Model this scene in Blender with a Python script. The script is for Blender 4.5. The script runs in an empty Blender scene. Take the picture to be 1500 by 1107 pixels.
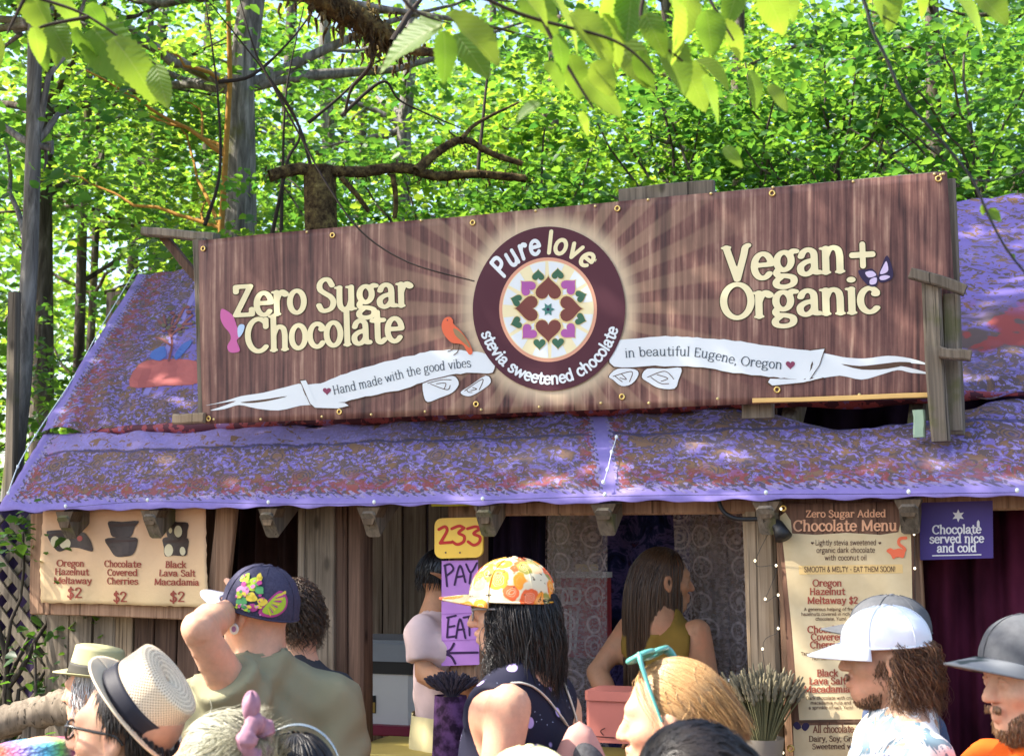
import bpy, bmesh, math, random
import numpy as np
from mathutils import Vector, Matrix
from mathutils.geometry import tessellate_polygon

random.seed(7); RNG = np.random.default_rng(7)
SC = bpy.context.scene; COL = SC.collection
rad = math.radians

# ------------------------------------------------------------------ camera, sky, sun, exposure
FPX, W0, H0, CAMZ = 2000.0, 1500.0, 1107.0, 1.75
PITCH, ROLL = math.atan(237 / FPX), 0.006
fw = Vector((0, math.cos(PITCH), math.sin(PITCH))); up0 = Vector((0, -math.sin(PITCH), math.cos(PITCH))); rt0 = Vector((1, 0, 0))
CR = rt0 * math.cos(ROLL) - up0 * math.sin(ROLL); CU = rt0 * math.sin(ROLL) + up0 * math.cos(ROLL)
CAM = Vector((0, 0, CAMZ))
cd = bpy.data.cameras.new('camera'); co = bpy.data.objects.new('camera', cd); COL.objects.link(co)
co.matrix_world = Matrix(((CR.x, CU.x, -fw.x, CAM.x), (CR.y, CU.y, -fw.y, CAM.y), (CR.z, CU.z, -fw.z, CAM.z), (0, 0, 0, 1)))
cd.sensor_width = 36; cd.lens = 36 * FPX / W0; cd.clip_start = 0.05; cd.clip_end = 2000
cd.dof.use_dof = True; cd.dof.focus_distance = 4.7; cd.dof.aperture_fstop = 7.0
SC.camera = co

SUNDIR = Vector((-0.68, -0.04, 0.73)).normalized()          # towards the sun: from the left, high
SUN_EL = math.asin(SUNDIR.z); SUN_AZ = math.atan2(SUNDIR.x, SUNDIR.y)
wd = bpy.data.worlds.new('World'); SC.world = wd; wd.use_nodes = True
wt = wd.node_tree; bg = wt.nodes['Background']; sk = wt.nodes.new('ShaderNodeTexSky')
sk.sky_type = 'NISHITA'; sk.sun_disc = False; sk.sun_elevation = SUN_EL; sk.sun_rotation = SUN_AZ
sk.air_density = 1.0; sk.dust_density = 2.5; sk.ozone_density = 0.6
wt.links.new(sk.outputs[0], bg.inputs[0]); bg.inputs[1].default_value = 0.15
sl = bpy.data.lights.new('sun', 'SUN'); sl.energy = 5.0; sl.angle = rad(0.53); sl.color = (1.0, 0.93, 0.82)
so = bpy.data.objects.new('sun', sl); COL.objects.link(so); so.rotation_euler = SUNDIR.to_track_quat('Z', 'Y').to_euler(); so.location = (-6, 3, 12)
SC.view_settings.view_transform = 'Standard'; SC.view_settings.look = 'None'; SC.view_settings.gamma = 1; SC.view_settings.exposure = 1.6
SC.cycles.max_bounces = 7; SC.cycles.diffuse_bounces = 4; SC.cycles.transmission_bounces = 5; SC.cycles.transparent_max_bounces = 6
SC.cycles.use_denoising = True; SC.cycles.sample_clamp_indirect = 8

# ------------------------------------------------------------------ pixel and stall frames
def ray(px, py): return fw + CR * ((px - W0 / 2) / FPX) + CU * ((H0 / 2 - py) / FPX)
def P(px, py, D):
    d = ray(px, py); return CAM + d * (D / d.y)
BA = rad(21.4); E1 = Vector((math.cos(BA), -math.sin(BA), 0)); E2 = Vector((math.sin(BA), math.cos(BA), 0)); BO = Vector((0, 4.6, 0)); EZ = Vector((0, 0, 1))
def Bl(s, t, z): return BO + E1 * s + E2 * t + EZ * z          # stall: s along the front, t back, z up
def hit(px, py, T):                                            # pixel onto the stall plane t = T
    d = ray(px, py); return CAM + d * ((T - (CAM - BO).dot(E2)) / d.dot(E2))
def loc(p): return ((p - BO).dot(E1), (p - BO).dot(E2), p.z)

# ------------------------------------------------------------------ objects
def tag(o, label=None, cat=None, group=None, kind=None):
    if label: o['label'] = label
    if cat: o['category'] = cat
    if group: o['group'] = group
    if kind: o['kind'] = kind
    return o
def empty(name, at=(0, 0, 0), rz=0, **k):
    o = bpy.data.objects.new(name, None); COL.objects.link(o); o.location = at; o.rotation_euler = (0, 0, rz); o.empty_display_size = .1
    return tag(o, **k)
def link(name, me, parent=None, off=None):
    o = bpy.data.objects.new(name, me); COL.objects.link(o)
    if off is not None: o.location = off
    if parent: o.parent = parent
    return o
def mesh(name, v, f, mat, smooth=False, uv=None, col=None):
    me = bpy.data.meshes.new(name); v = np.asarray(v, dtype=np.float32).reshape(-1, 3)
    if isinstance(f, np.ndarray):
        k = f.shape[1]; n = len(f)
        me.vertices.add(len(v)); me.vertices.foreach_set('co', v.ravel())
        me.loops.add(n * k); me.polygons.add(n)
        me.polygons.foreach_set('loop_start', np.arange(0, n * k, k, dtype=np.int32))
        me.loops.foreach_set('vertex_index', f.astype(np.int32).ravel()); me.update(calc_edges=True)
    else:
        me.from_pydata(v.tolist(), [], [list(map(int, q)) for q in f])
    if uv is not None:
        L = me.uv_layers.new(name='UVMap'); vi = np.empty(len(me.loops), np.int32); me.loops.foreach_get('vertex_index', vi)
        L.data.foreach_set('uv', np.asarray(uv, np.float32)[vi].ravel())
    if col is not None:
        a = me.attributes.new('tint', 'FLOAT', 'POINT'); a.data.foreach_set('value', np.asarray(col, np.float32))
    if smooth: me.polygons.foreach_set('use_smooth', np.ones(len(me.polygons), bool))
    for m in (mat if isinstance(mat, list) else [mat]): me.materials.append(m)
    me.validate(); return me
def wobj(name, v, f, mat, parent=None, base=True, **k):
    """world-space vertices; parents of these are unrotated"""
    v = np.asarray(v, float).reshape(-1, 3)
    if parent is None:
        c = np.array([(v[:, 0].min() + v[:, 0].max()) / 2, (v[:, 1].min() + v[:, 1].max()) / 2, v[:, 2].min()]); off = c
        o = link(name, mesh(name, v - c, f, mat, **k), None, tuple(c))
    else:
        base = Vector(parent.location); g = parent.parent
        while g: base = base + g.location; g = g.parent
        c = v.mean(0); o = link(name, mesh(name, v - c, f, mat, **k), parent, tuple(c - np.array(base)))
    return o
def copyobj(o, parent=None):
    c = o.copy(); COL.objects.link(c); c.parent = parent; return c

# ------------------------------------------------------------------ geometry kit
def catmull(pts, n=8, closed=False):
    p = np.asarray(pts, float); m = len(p); out = []
    for i in range(m if closed else m - 1):
        if closed: a, b, c, d = p[(i - 1) % m], p[i], p[(i + 1) % m], p[(i + 2) % m]
        else: a, b, c, d = p[max(i - 1, 0)], p[i], p[i + 1], p[min(i + 2, m - 1)]
        for k in range(n):
            t = k / n; out.append(.5 * ((2 * b) + (c - a) * t + (2 * a - 5 * b + 4 * c - d) * t * t + (3 * b - a - 3 * c + d) * t ** 3))
    if not closed: out.append(p[-1])
    return np.array(out)
def tubes(S, r, sides=5, cap=True, flat=1.0):
    """S (N,K,3) paths, r (N,K) or (K,) radii -> verts, quad faces"""
    S = np.asarray(S, float)
    if S.ndim == 2: S = S[None]
    N, K, _ = S.shape; r = np.broadcast_to(np.asarray(r, float), (N, K))
    T = np.gradient(S, axis=1); T /= np.linalg.norm(T, axis=2, keepdims=True) + 1e-9
    m = T.mean(1); ref = np.zeros((N, 3)); ax = np.abs(m).argmin(1); ref[np.arange(N), ax] = 1
    A = np.cross(T, ref[:, None, :]); A /= np.linalg.norm(A, axis=2, keepdims=True) + 1e-9; B = np.cross(T, A)
    th = np.arange(sides) * 2 * math.pi / sides
    V = S[:, :, None, :] + r[:, :, None, None] * (A[:, :, None, :] * np.cos(th)[:, None] + flat * B[:, :, None, :] * np.sin(th)[:, None])
    idx = np.arange(N * K * sides).reshape(N, K, sides); j = np.roll(idx, -1, axis=2)
    F = np.stack([idx[:, :-1], j[:, :-1], j[:, 1:], idx[:, 1:]], -1).reshape(-1, 4)
    return V.reshape(-1, 3), F
def grid(fn, nu, nv, closeu=False):
    u = np.linspace(0, 1, nu); v = np.linspace(0, 1, nv); V = np.array([fn(a, b) for a in u for b in v])
    idx = np.arange(nu * nv).reshape(nu, nv); F = np.stack([idx[:-1, :-1], idx[1:, :-1], idx[1:, 1:], idx[:-1, 1:]], -1).reshape(-1, 4)
    UV = np.array([(a, b) for a in u for b in v]); return V, F, UV
def join(parts):
    V, F, n = [], [], 0
    for v, f in parts:
        v = np.asarray(v, float).reshape(-1, 3); V.append(v); F += [[int(i) + n for i in q] for q in f]; n += len(v)
    return np.concatenate(V), F
def timber_vf(p, q, w, d, wdir, segs=4, jit=.002, ch=.15):
    """rough sawn length from p to q; w along wdir, d across"""
    p, q = np.array(p, float), np.array(q, float); t = q - p; L = np.linalg.norm(t); t /= L
    a = np.array(wdir, float); a -= t * a.dot(t); a /= np.linalg.norm(a); b = np.cross(t, a)
    c = ch * min(w, d); prof = [(-w/2+c, -d/2), (w/2-c, -d/2), (w/2, -d/2+c), (w/2, d/2-c), (w/2-c, d/2), (-w/2+c, d/2), (-w/2, d/2-c), (-w/2, -d/2+c)]
    V = []; ph = random.random() * 9
    for i in range(segs + 1):
        x = i / segs; wob = jit * math.sin(ph + 5 * x); wo2 = jit * math.cos(ph * 2 + 4 * x)
        for (u, v) in prof: V.append(p + t * L * x + a * (u + wob + random.uniform(-jit, jit) * .4) + b * (v + wo2 * .5))
    F = []
    for i in range(segs):
        for k in range(8): F.append((i*8+k, i*8+(k+1) % 8, (i+1)*8+(k+1) % 8, (i+1)*8+k))
    F.append(tuple(range(7, -1, -1))); F.append(tuple(segs*8+k for k in range(8)))
    return np.array(V), F
def timber(name, p, q, w, d, mat, parent=None, wdir=None, **k):
    v, f = timber_vf(p, q, w, d, tuple(E1) if wdir is None else wdir, **k); return wobj(name, v, f, mat, parent)
def ptimber(name, x1, y1, x2, y2, T, wpx, d, mat, parent=None, **k):
    """timber lying in the stall plane t=T between two photo pixels, wpx wide in the photo"""
    p, q = hit(x1, y1, T), hit(x2, y2, T); t = (q - p).normalized(); m = (p + q) / 2
    return timber(name, p + E2 * d / 2, q + E2 * d / 2, wpx * m.y / FPX, d, mat, parent, wdir=tuple(t.cross(E2)), **k)

# ------------------------------------------------------------------ implicit surfaces (people, hats, cloth)
class Field:
    def __init__(s, xs, ys, zs): s.ax = [np.asarray(a, float) for a in (xs, ys, zs)]; s.F = np.full([len(a) for a in s.ax], 1.0); s.cell = max(np.diff(a).max() for a in s.ax)
    def _loc(s, lo, hi, m):
        sl_ = []
        for a, l, h in zip(s.ax, lo, hi):
            i0 = max(0, np.searchsorted(a, l - m) - 1); i1 = min(len(a), np.searchsorted(a, h + m) + 1); sl_.append(slice(i0, max(i1, i0)))
        g = np.meshgrid(*[a[q] for a, q in zip(s.ax, sl_)], indexing='ij'); return tuple(sl_), np.stack(g, -1)
    def put(s, sl_, d, k, sub):
        A = s.F[sl_]
        if sub: s.F[sl_] = -(np.minimum(-A, d) if k <= 0 else smin(-A, d, k))
        else: s.F[sl_] = np.minimum(A, d) if k <= 0 else smin(A, d, k)
    def ell(s, c, r, k=.02, R=None, sub=False):
        c, r = np.array(c, float), np.array(r, float); m = k + 3 * s.cell; rm = r if R is None else np.full(3, r.max())
        q, X = s._loc(c - rm, c + rm, m)
        if 0 in X.shape: return s
        X = X - c
        if R is not None: X = X @ np.array(R)
        k0 = np.linalg.norm(X / r, axis=-1); k1 = np.linalg.norm(X / (r * r), axis=-1) + 1e-9; s.put(q, k0 * (k0 - 1) / k1, k, sub); return s
    def cap(s, a, b, ra, rb, k=.02, sub=False):
        a, b = np.array(a, float), np.array(b, float); R_ = max(ra, rb); q, X = s._loc(np.minimum(a, b) - R_, np.maximum(a, b) + R_, k + 3 * s.cell)
        if 0 in X.shape: return s
        ab = b - a; t = np.clip(((X - a) @ ab) / (ab @ ab + 1e-12), 0, 1); d = np.linalg.norm(X - a - t[..., None] * ab, axis=-1) - (ra + (rb - ra) * t); s.put(q, d, k, sub); return s
    def cut(s, fn):
        g = np.meshgrid(*s.ax, indexing='ij'); s.F = np.maximum(s.F, fn(*g)); return s
    def disp(s, fn):
        g = np.meshgrid(*s.ax, indexing='ij'); s.F = s.F + fn(*g); return s
    def mesh(s):
        return surfnet(s.F, *s.ax)
def smin(a, b, k):
    h = np.clip(.5 + .5 * (b - a) / k, 0, 1); return b + (a - b) * h - k * h * (1 - h)
def surfnet(F, xs, ys, zs):
    S = F < 0; n = np.zeros(tuple(d - 1 for d in F.shape), np.int8)
    C = [(i, j, k) for i in (0, 1) for j in (0, 1) for k in (0, 1)]
    sl_ = lambda c: tuple(slice(o, d - 1 + o) for o, d in zip(c, F.shape))
    for c in C: n += S[sl_(c)]
    I = np.argwhere((n > 0) & (n < 8)); num = np.zeros((len(I), 3)); cnt = np.zeros(len(I))
    ax = [xs, ys, zs]
    for a in C:
        for d in range(3):
            if a[d]: continue
            b = list(a); b[d] = 1; ia = tuple((I + a).T); ib = tuple((I + b).T); fa, fb = F[ia], F[ib]; cr = (fa < 0) != (fb < 0)
            t = np.where(cr, fa / np.where(cr, fa - fb, 1), 0); pa = np.stack([ax[e][ia[e]] for e in range(3)], -1); pb = np.stack([ax[e][ib[e]] for e in range(3)], -1)
            num += np.where(cr[:, None], pa + (pb - pa) * t[:, None], 0); cnt += cr
    V = num / cnt[:, None]; lut = np.full(n.shape, -1, np.int64); lut[tuple(I.T)] = np.arange(len(I)); faces = []
    for d in range(3):
        e, g = (d + 1) % 3, (d + 2) % 3
        A = np.take(S, range(0, F.shape[d] - 1), axis=d); B = np.take(S, range(1, F.shape[d]), axis=d); X = np.argwhere(A != B)
        X = X[(X[:, e] > 0) & (X[:, g] > 0) & (X[:, e] < F.shape[e] - 1) & (X[:, g] < F.shape[g] - 1)]
        if not len(X): continue
        q = []
        for (de, dg) in ((-1, -1), (0, -1), (0, 0), (-1, 0)):
            Y = X.copy(); Y[:, e] += de; Y[:, g] += dg; q.append(lut[tuple(Y.T)])
        q = np.stack(q, -1); fl = ~A[tuple(X.T)]; q[fl] = q[fl][:, ::-1]; faces.append(q)
    Q = np.concatenate(faces); return V, Q[(Q >= 0).all(1)]

# ------------------------------------------------------------------ materials
class Mt:
    def __init__(s, name, rough=.7, spec=.3):
        s.m = bpy.data.materials.new(name); s.m.use_nodes = True; s.t = s.m.node_tree; s.b = s.t.nodes['Principled BSDF']
        s.b.inputs['Roughness'].default_value = rough; s.b.inputs['Specular IOR Level'].default_value = spec
    def set(s, sock, v):
        if isinstance(v, bpy.types.NodeSocket): s.t.links.new(v, sock)
        elif isinstance(v, (tuple, list)) and len(v) == 3 and sock.type == 'RGBA': sock.default_value = (*v, 1)
        else: sock.default_value = v
    def n(s, ty, ins={}, **kw):
        d = s.t.nodes.new('ShaderNode' + ty)
        for k, v in kw.items(): setattr(d, k, v)
        for k, v in ins.items(): s.set(d.inputs[k], v)
        return d
    def ma(s, op, a, b=0.0, clamp=False): d = s.n('Math', {0: a, 1: b}, operation=op); d.use_clamp = clamp; return d.outputs[0]
    def co(s, k='Object'): return s.n('TexCoord').outputs[k]
    def mp(s, vec, scale=(1, 1, 1), loc=(0, 0, 0), rot=(0, 0, 0)): return s.n('Mapping', {'Vector': vec, 'Scale': scale, 'Location': loc, 'Rotation': rot}).outputs[0]
    def no(s, vec, scale, detail=3, rough=.55, dist=0, out='Fac'): return s.n('TexNoise', {'Vector': vec, 'Scale': scale, 'Detail': detail, 'Roughness': rough, 'Distortion': dist}).outputs[out]
    def vo(s, vec, scale, feature='F1', out='Distance', rnd=1.0): return s.n('TexVoronoi', {'Vector': vec, 'Scale': scale, 'Randomness': rnd}, feature=feature).outputs[out]
    def rp(s, fac, stops, interp='LINEAR'):
        d = s.n('ValToRGB', {'Fac': fac}); cr = d.color_ramp; cr.interpolation = interp
        while len(cr.elements) < len(stops): cr.elements.new(.5)
        for e, (p, c) in zip(cr.elements, stops): e.position = p; e.color = (*c, 1) if not isinstance(c, (int, float)) else (c, c, c, 1)
        return d.outputs[0]
    def mx(s, fac, a, b, blend='MIX'):
        d = s.n('Mix', data_type='RGBA', blend_type=blend); s.set(d.inputs[0], fac); s.set(d.inputs[6], a); s.set(d.inputs[7], b); return d.outputs[2]
    def sep(s, v): d = s.n('SeparateXYZ', {0: v}); return d.outputs
    def ss(s, x, a, b): d = s.n('MapRange', {'Value': x, 'From Min': a, 'From Max': b}); d.interpolation_type = 'SMOOTHSTEP'; return d.outputs[0]
    def base(s, c): s.set(s.b.inputs['Base Color'], c); return s
    def bump(s, h, st=.4, dist=.004): s.set(s.b.inputs['Normal'], s.n('Bump', {'Height': h, 'Strength': st, 'Distance': dist}).outputs[0]); return s
    def rnd(s): return s.n('ObjectInfo').outputs['Random']
    def attr(s, n): return s.n('Attribute', attribute_name=n).outputs['Fac']
    def translucent(s, c, f):
        tr = s.n('BsdfTranslucent', {'Color': c}); mxs = s.n('MixShader', {0: f, 1: s.b.outputs[0], 2: tr.outputs[0]}); s.t.links.new(mxs.outputs[0], s.t.nodes['Material Output'].inputs[0]); return s
def srgb(r, g, b): return tuple(((c / 255 + .055) / 1.055) ** 2.4 if c > 10 else c / 255 / 12.92 for c in (r, g, b))
def plain(name, c, rough=.7, spec=.3, var=.12, sc=14, metal=0):
    m = Mt(name, rough, spec); nz = m.no(m.co(), sc, 4)
    m.base(m.mx(nz, tuple(x * (1 - var) for x in c), tuple(min(1, x * (1 + var)) for x in c))); m.b.inputs['Metallic'].default_value = metal
    return m.m
def wood(name, dark, light, gaxis=2, rough=.85, sc=1.0, moss=0):
    m = Mt(name, rough, .2); v = m.co(); r = m.rnd()
    off = m.n('CombineXYZ', {0: m.ma('MULTIPLY', r, 37.0), 1: m.ma('MULTIPLY', r, 11.0), 2: m.ma('MULTIPLY', r, 5.0)}).outputs[0]
    v = m.n('VectorMath', {0: v, 1: off}, operation='ADD').outputs[0]
    s3 = [60 * sc] * 3; s3[gaxis] = 2.2 * sc; g = m.no(m.mp(v, tuple(s3)), 1, 5, .65, .6); s4 = [14 * sc] * 3; s4[gaxis] = 1.0 * sc
    g2 = m.no(m.mp(v, tuple(s4)), 1, 3); sk_ = [9.0, 9.0, 9.0]; sk_[gaxis] = 4.2; kd = m.vo(m.mp(v, tuple(sk_)), 1.0)
    f = m.ma('ADD', m.ma('MULTIPLY', g, .65), m.ma('MULTIPLY', g2, .35)); c = m.rp(f, [(.34, dark), (.5, tuple((a + b) / 2 for a, b in zip(dark, light))), (.66, light)])
    c = m.mx(m.ma('MULTIPLY', m.ss(kd, .16, .05), .75), c, tuple(x * .35 for x in dark)); c = m.mx(m.ma('MULTIPLY', r, .45), c, tuple(x * .62 for x in dark))
    crk = m.ss(m.no(m.mp(v, tuple(1.1 * sc if i == gaxis else 75 * sc for i in range(3)), (2, 5, 1)), 1, 3, .5, .3), .63, .69); c = m.mx(m.ma('MULTIPLY', crk, .75), c, tuple(x * .25 for x in dark)); stn = m.no(v, 4, 4); c = m.mx(m.ma('MULTIPLY', m.ss(stn, .55, .75), .4), c, tuple(x * .8 for x in dark))
    if moss: c = m.mx(m.ma('MULTIPLY', m.ss(m.no(v, 6, 4), .52, .66), moss), c, (.09, .1, .025))
    m.base(c).bump(m.ma('SUBTRACT', f, m.ma('MULTIPLY', crk, .5)), .7, .004); return m.m
WGREY = wood('weathered_grey_wood', (.085, .068, .05), (.37, .30, .225))
WBROWN = wood('dark_brown_wood', (.045, .026, .018), (.19, .115, .08))
WWARM = wood('warm_board_wood', (.16, .085, .05), (.45, .28, .175))
WINT = wood('inner_plank_wood', (.13, .10, .075), (.44, .36, .27))
WPALE = wood('pale_post_wood', (.2, .14, .085), (.52, .40, .27))
WMOSSY = wood('old_grey_wood', (.07, .058, .045), (.30, .25, .19), moss=.6)

# ------------------------------------------------------------------ lettering: pen strokes -> filled outlines
GL = {
'a': (.52, 's .09,.37 .14,.46 .25,.5 .36,.44 .38,.3;l .38,.32 .38,.08;s .38,.12 .4,.03 .48,.02;s .38,.28 .2,.25 .08,.17 .09,.05 .19,0 .3,.04 .38,.13'),
'b': (.53, 'l .11,.74 .11,.03;o .29,.25,.17,.25;f .08,.74'), 'c': (.47, 'a .27,.25,.2,.25,42,318;d .4,.38'),
'd': (.55, 'l .42,.74 .42,0;o .24,.25,.17,.25;f .38,.74;f .46,0'), 'e': (.49, 'l .09,.27 .42,.27;a .26,.25,.19,.25,5,318'),
'f': (.36, 's .4,.67 .34,.74 .24,.72 .19,.62 .19,.5;l .19,.56 .19,0;l .06,.48 .35,.48;f .19,0'),
'g': (.53, 'o .24,.31,.16,.18;s .36,.42 .43,.5 .51,.49;s .14,.17 .07,.09 .12,.02 .3,0 .44,-.05 .43,-.17 .26,-.22 .09,-.19 .06,-.1 .16,-.02'),
'h': (.55, 'l .11,.74 .11,0;s .11,.32 .18,.46 .29,.5 .39,.44 .42,.3;l .42,.32 .42,0;f .11,0;f .42,0;f .08,.74'),
'i': (.24, 'l .12,.5 .12,0;d .12,.69;f .12,0;f .09,.5'), 'k': (.52, 'l .11,.74 .11,0;l .42,.5 .13,.21;l .22,.29 .43,0;f .11,0;f .44,0;f .42,.5'),
'l': (.24, 'l .12,.74 .12,0;f .12,0;f .09,.74'),
'm': (.8, 'l .11,.5 .11,0;s .11,.32 .17,.46 .26,.5 .35,.44 .39,.3;l .39,.32 .39,0;s .39,.32 .45,.46 .54,.5 .63,.44 .67,.3;l .67,.32 .67,0;f .11,0;f .39,0;f .67,0;f .08,.5'),
'n': (.55, 'l .11,.5 .11,0;s .11,.32 .18,.46 .29,.5 .39,.44 .42,.3;l .42,.32 .42,0;f .11,0;f .42,0;f .08,.5'), 'o': (.5, 'o .25,.25,.19,.25'),
'p': (.53, 'l .11,.5 .11,-.22;o .29,.25,.17,.25;f .11,-.22;f .08,.5'), 'r': (.4, 'l .11,.5 .11,0;s .11,.3 .17,.43 .26,.5 .35,.46;d .34,.44;f .11,0;f .08,.5'),
's': (.44, 's .37,.4 .29,.49 .17,.49 .1,.4 .14,.3 .26,.25 .37,.18 .37,.07 .26,0 .13,.01 .07,.1'), 't': (.38, 'l .18,.66 .18,.1;s .18,.14 .2,.03 .28,0 .37,.06;l .05,.48 .34,.48'),
'u': (.56, 's .11,.5 .11,.16 .16,.03 .26,0 .36,.06 .42,.2;l .42,.5 .42,0;f .08,.5;f .38,.5;f .46,0'), 'v': (.5, 'l .07,.5 .25,.02 .43,.5;f .07,.5;f .43,.5'),
'w': (.74, 'l .07,.5 .22,.02 .37,.46 .52,.02 .67,.5;f .07,.5;f .67,.5'), 'y': (.5, 'l .07,.5 .26,.04;s .44,.5 .27,.06 .19,-.14 .06,-.19;f .07,.5;f .44,.5'),
'z': (.45, 'l .07,.47 .38,.47 .07,.02 .4,.02;l .4,.02 .4,.1'), 'x': (.5, 'l .07,.5 .43,0;l .43,.5 .07,0'),
'A': (.64, 'l .07,0 .31,.69 .57,0;l .16,.24 .47,.24;f .07,0;f .57,0'), 'B': (.56, 'l .13,0 .13,.7;s .13,.69 .3,.7 .42,.63 .42,.46 .3,.38 .13,.37;s .13,.37 .34,.37 .47,.29 .47,.1 .34,0 .13,.01;f .1,0;f .1,.7'),
'C': (.66, 'a .36,.35,.29,.35,48,312;l .56,.68 .56,.52'), 'D': (.66, 'l .13,0 .13,.7;s .13,.69 .3,.7 .5,.61 .58,.35 .5,.09 .3,0 .13,.01;f .1,0;f .1,.7'),
'E': (.57, 'l .13,0 .13,.7;l .13,.68 .48,.68;l .13,.36 .4,.36;l .13,.02 .5,.02;l .48,.68 .48,.57;l .5,.02 .5,.14'), 'G': (.68, 'a .36,.35,.29,.35,48,330;l .6,.3 .6,.1;l .44,.3 .65,.3'),
'H': (.68, 'l .14,0 .14,.7;l .54,0 .54,.7;l .14,.37 .54,.37;f .14,0;f .54,0;f .14,.7;f .54,.7'), 'L': (.54, 'l .14,0 .14,.7;l .14,.02 .48,.02;l .48,.02 .48,.16;f .14,.7'),
'M': (.84, 'l .13,0 .13,.7;l .15,.68 .42,.06 .69,.68;l .71,.7 .71,0;f .13,0;f .71,0'), 'N': (.68, 'l .13,0 .13,.7;l .13,.7 .55,0;l .55,0 .55,.7;f .13,0;f .55,.7'),
'O': (.72, 'o .36,.35,.3,.35'), 'P': (.56, 'l .13,0 .13,.7;s .13,.69 .32,.7 .46,.63 .46,.42 .32,.33 .13,.33;f .13,0;f .1,.7'),
'S': (.52, 's .43,.56 .34,.69 .2,.7 .1,.61 .11,.48 .24,.39 .38,.31 .46,.2 .42,.06 .29,0 .15,.01 .07,.13'), 'T': (.58, 'l .29,.68 .29,0;l .06,.68 .52,.68;l .06,.68 .06,.57;l .52,.68 .52,.57;f .29,0'),
'U': (.66, 's .12,.7 .12,.2 .2,.03 .33,0 .46,.03 .54,.2 .54,.7'), 'V': (.62, 'l .08,.69 .31,.02;s .31,.02 .46,.5 .5,.66 .56,.7;f .08,.69'), 'Y': (.6, 'l .07,.7 .3,.34 .53,.7;l .3,.36 .3,0;f .3,0'),
'X': (.6, 'l .07,.7 .53,0;l .53,.7 .07,0'), 'Z': (.56, 'l .1,.55 .1,.67 .48,.67 .08,.03 .5,.03 .5,.15'), 'I': (.28, 'l .14,0 .14,.7;f .14,0;f .14,.7'), 'R': (.6, 'l .13,0 .13,.7;s .13,.69 .32,.7 .46,.63 .46,.44 .32,.36 .13,.35;l .3,.35 .52,0;f .13,0'),
'2': (.5, 's .08,.53 .12,.65 .25,.7 .38,.63 .4,.5 .3,.34 .08,.03;l .08,.03 .43,.03'), '3': (.48, 's .1,.62 .22,.7 .36,.64 .36,.47 .2,.38;s .2,.38 .38,.34 .4,.12 .25,0 .07,.08'),
'$': (.5, 's .4,.54 .32,.64 .2,.65 .11,.57 .13,.46 .25,.38 .38,.3 .42,.17 .36,.05 .24,.01 .1,.06 .07,.15;l .25,.76 .25,-.1'),
'&': (.6, 's .5,.02 .3,.3 .18,.5 .2,.64 .3,.7 .38,.62 .35,.5 .16,.32 .08,.16 .14,.03 .28,0 .42,.1 .5,.3'), '+': (.6, 'l .08,.36 .52,.36;l .3,.58 .3,.14'), '!': (.24, 'l .12,.7 .12,.22;d .12,.03'),
'.': (.2, 'd .1,.03'), ',': (.22, 's .11,.05 .12,-.03 .07,-.12'), '-': (.4, 'l .1,.3 .3,.3'), "'": (.2, 'l .1,.72 .1,.58'), ' ': (.28, ''),
}
def parse(g, serif, sw=.075):
    out = []
    for t in GL[g][1].split(';'):
        if not t: continue
        k, rest = t[0], t[2:]
        pts = [tuple(map(float, q.split(','))) for q in rest.split(' ')]
        if k == 'l': out.append((np.array(pts), 1))
        elif k == 's': out.append((catmull(pts, 6), 1))
        elif k == 'o':
            cx, cy, rx, ry = pts[0]; a = np.linspace(0, 2 * math.pi, 33); out.append((np.stack([cx + rx * np.cos(a), cy + ry * np.sin(a)], 1), 1))
        elif k == 'a':
            cx, cy, rx, ry, a0, a1 = pts[0]; a = np.radians(np.linspace(a0, a1, 26)); out.append((np.stack([cx + rx * np.cos(a), cy + ry * np.sin(a)], 1), 1))
        elif k == 'd': out.append((np.array([pts[0], (pts[0][0] + .001, pts[0][1])]), 1.25))
        elif k == 'f' and serif:
            x, y = pts[0]; out.append((np.array([(x - sw, y), (x + sw, y)]), .55))
    return out
def raster(strokes, a, b, res):
    """strokes swept by an elliptical nib (a wide, b high) -> 2d verts, polys"""
    allp = np.concatenate([s for s, _ in strokes]); lo = allp.min(0) - a * 1.6 - 2 / res; hi = allp.max(0) + a * 1.6 + 2 / res; ky = a / b
    xs = np.arange(lo[0], hi[0], 1 / res); ys = np.arange(lo[1], hi[1], 1 / res); X, Y = np.meshgrid(xs, ys, indexing='ij'); F = np.full(X.shape, 9.0)
    for s, wgt in strokes:
        for p, q in zip(s[:-1], s[1:]):
            i0, i1 = np.searchsorted(xs, [min(p[0], q[0]) - 2 * a, max(p[0], q[0]) + 2 * a]); j0, j1 = np.searchsorted(ys, [min(p[1], q[1]) - 2 * a, max(p[1], q[1]) + 2 * a])
            x, y = X[i0:i1, j0:j1], Y[i0:i1, j0:j1]; dx, dy = q[0] - p[0], (q[1] - p[1]) * ky
            t = np.clip(((x - p[0]) * dx + (y - p[1]) * ky * dy) / (dx * dx + dy * dy + 1e-12), 0, 1)
            d = np.hypot(x - p[0] - t * dx, (y - p[1]) * ky - t * dy) - a * wgt; F[i0:i1, j0:j1] = np.minimum(F[i0:i1, j0:j1], d)
    return msq(F, xs, ys)
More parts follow.
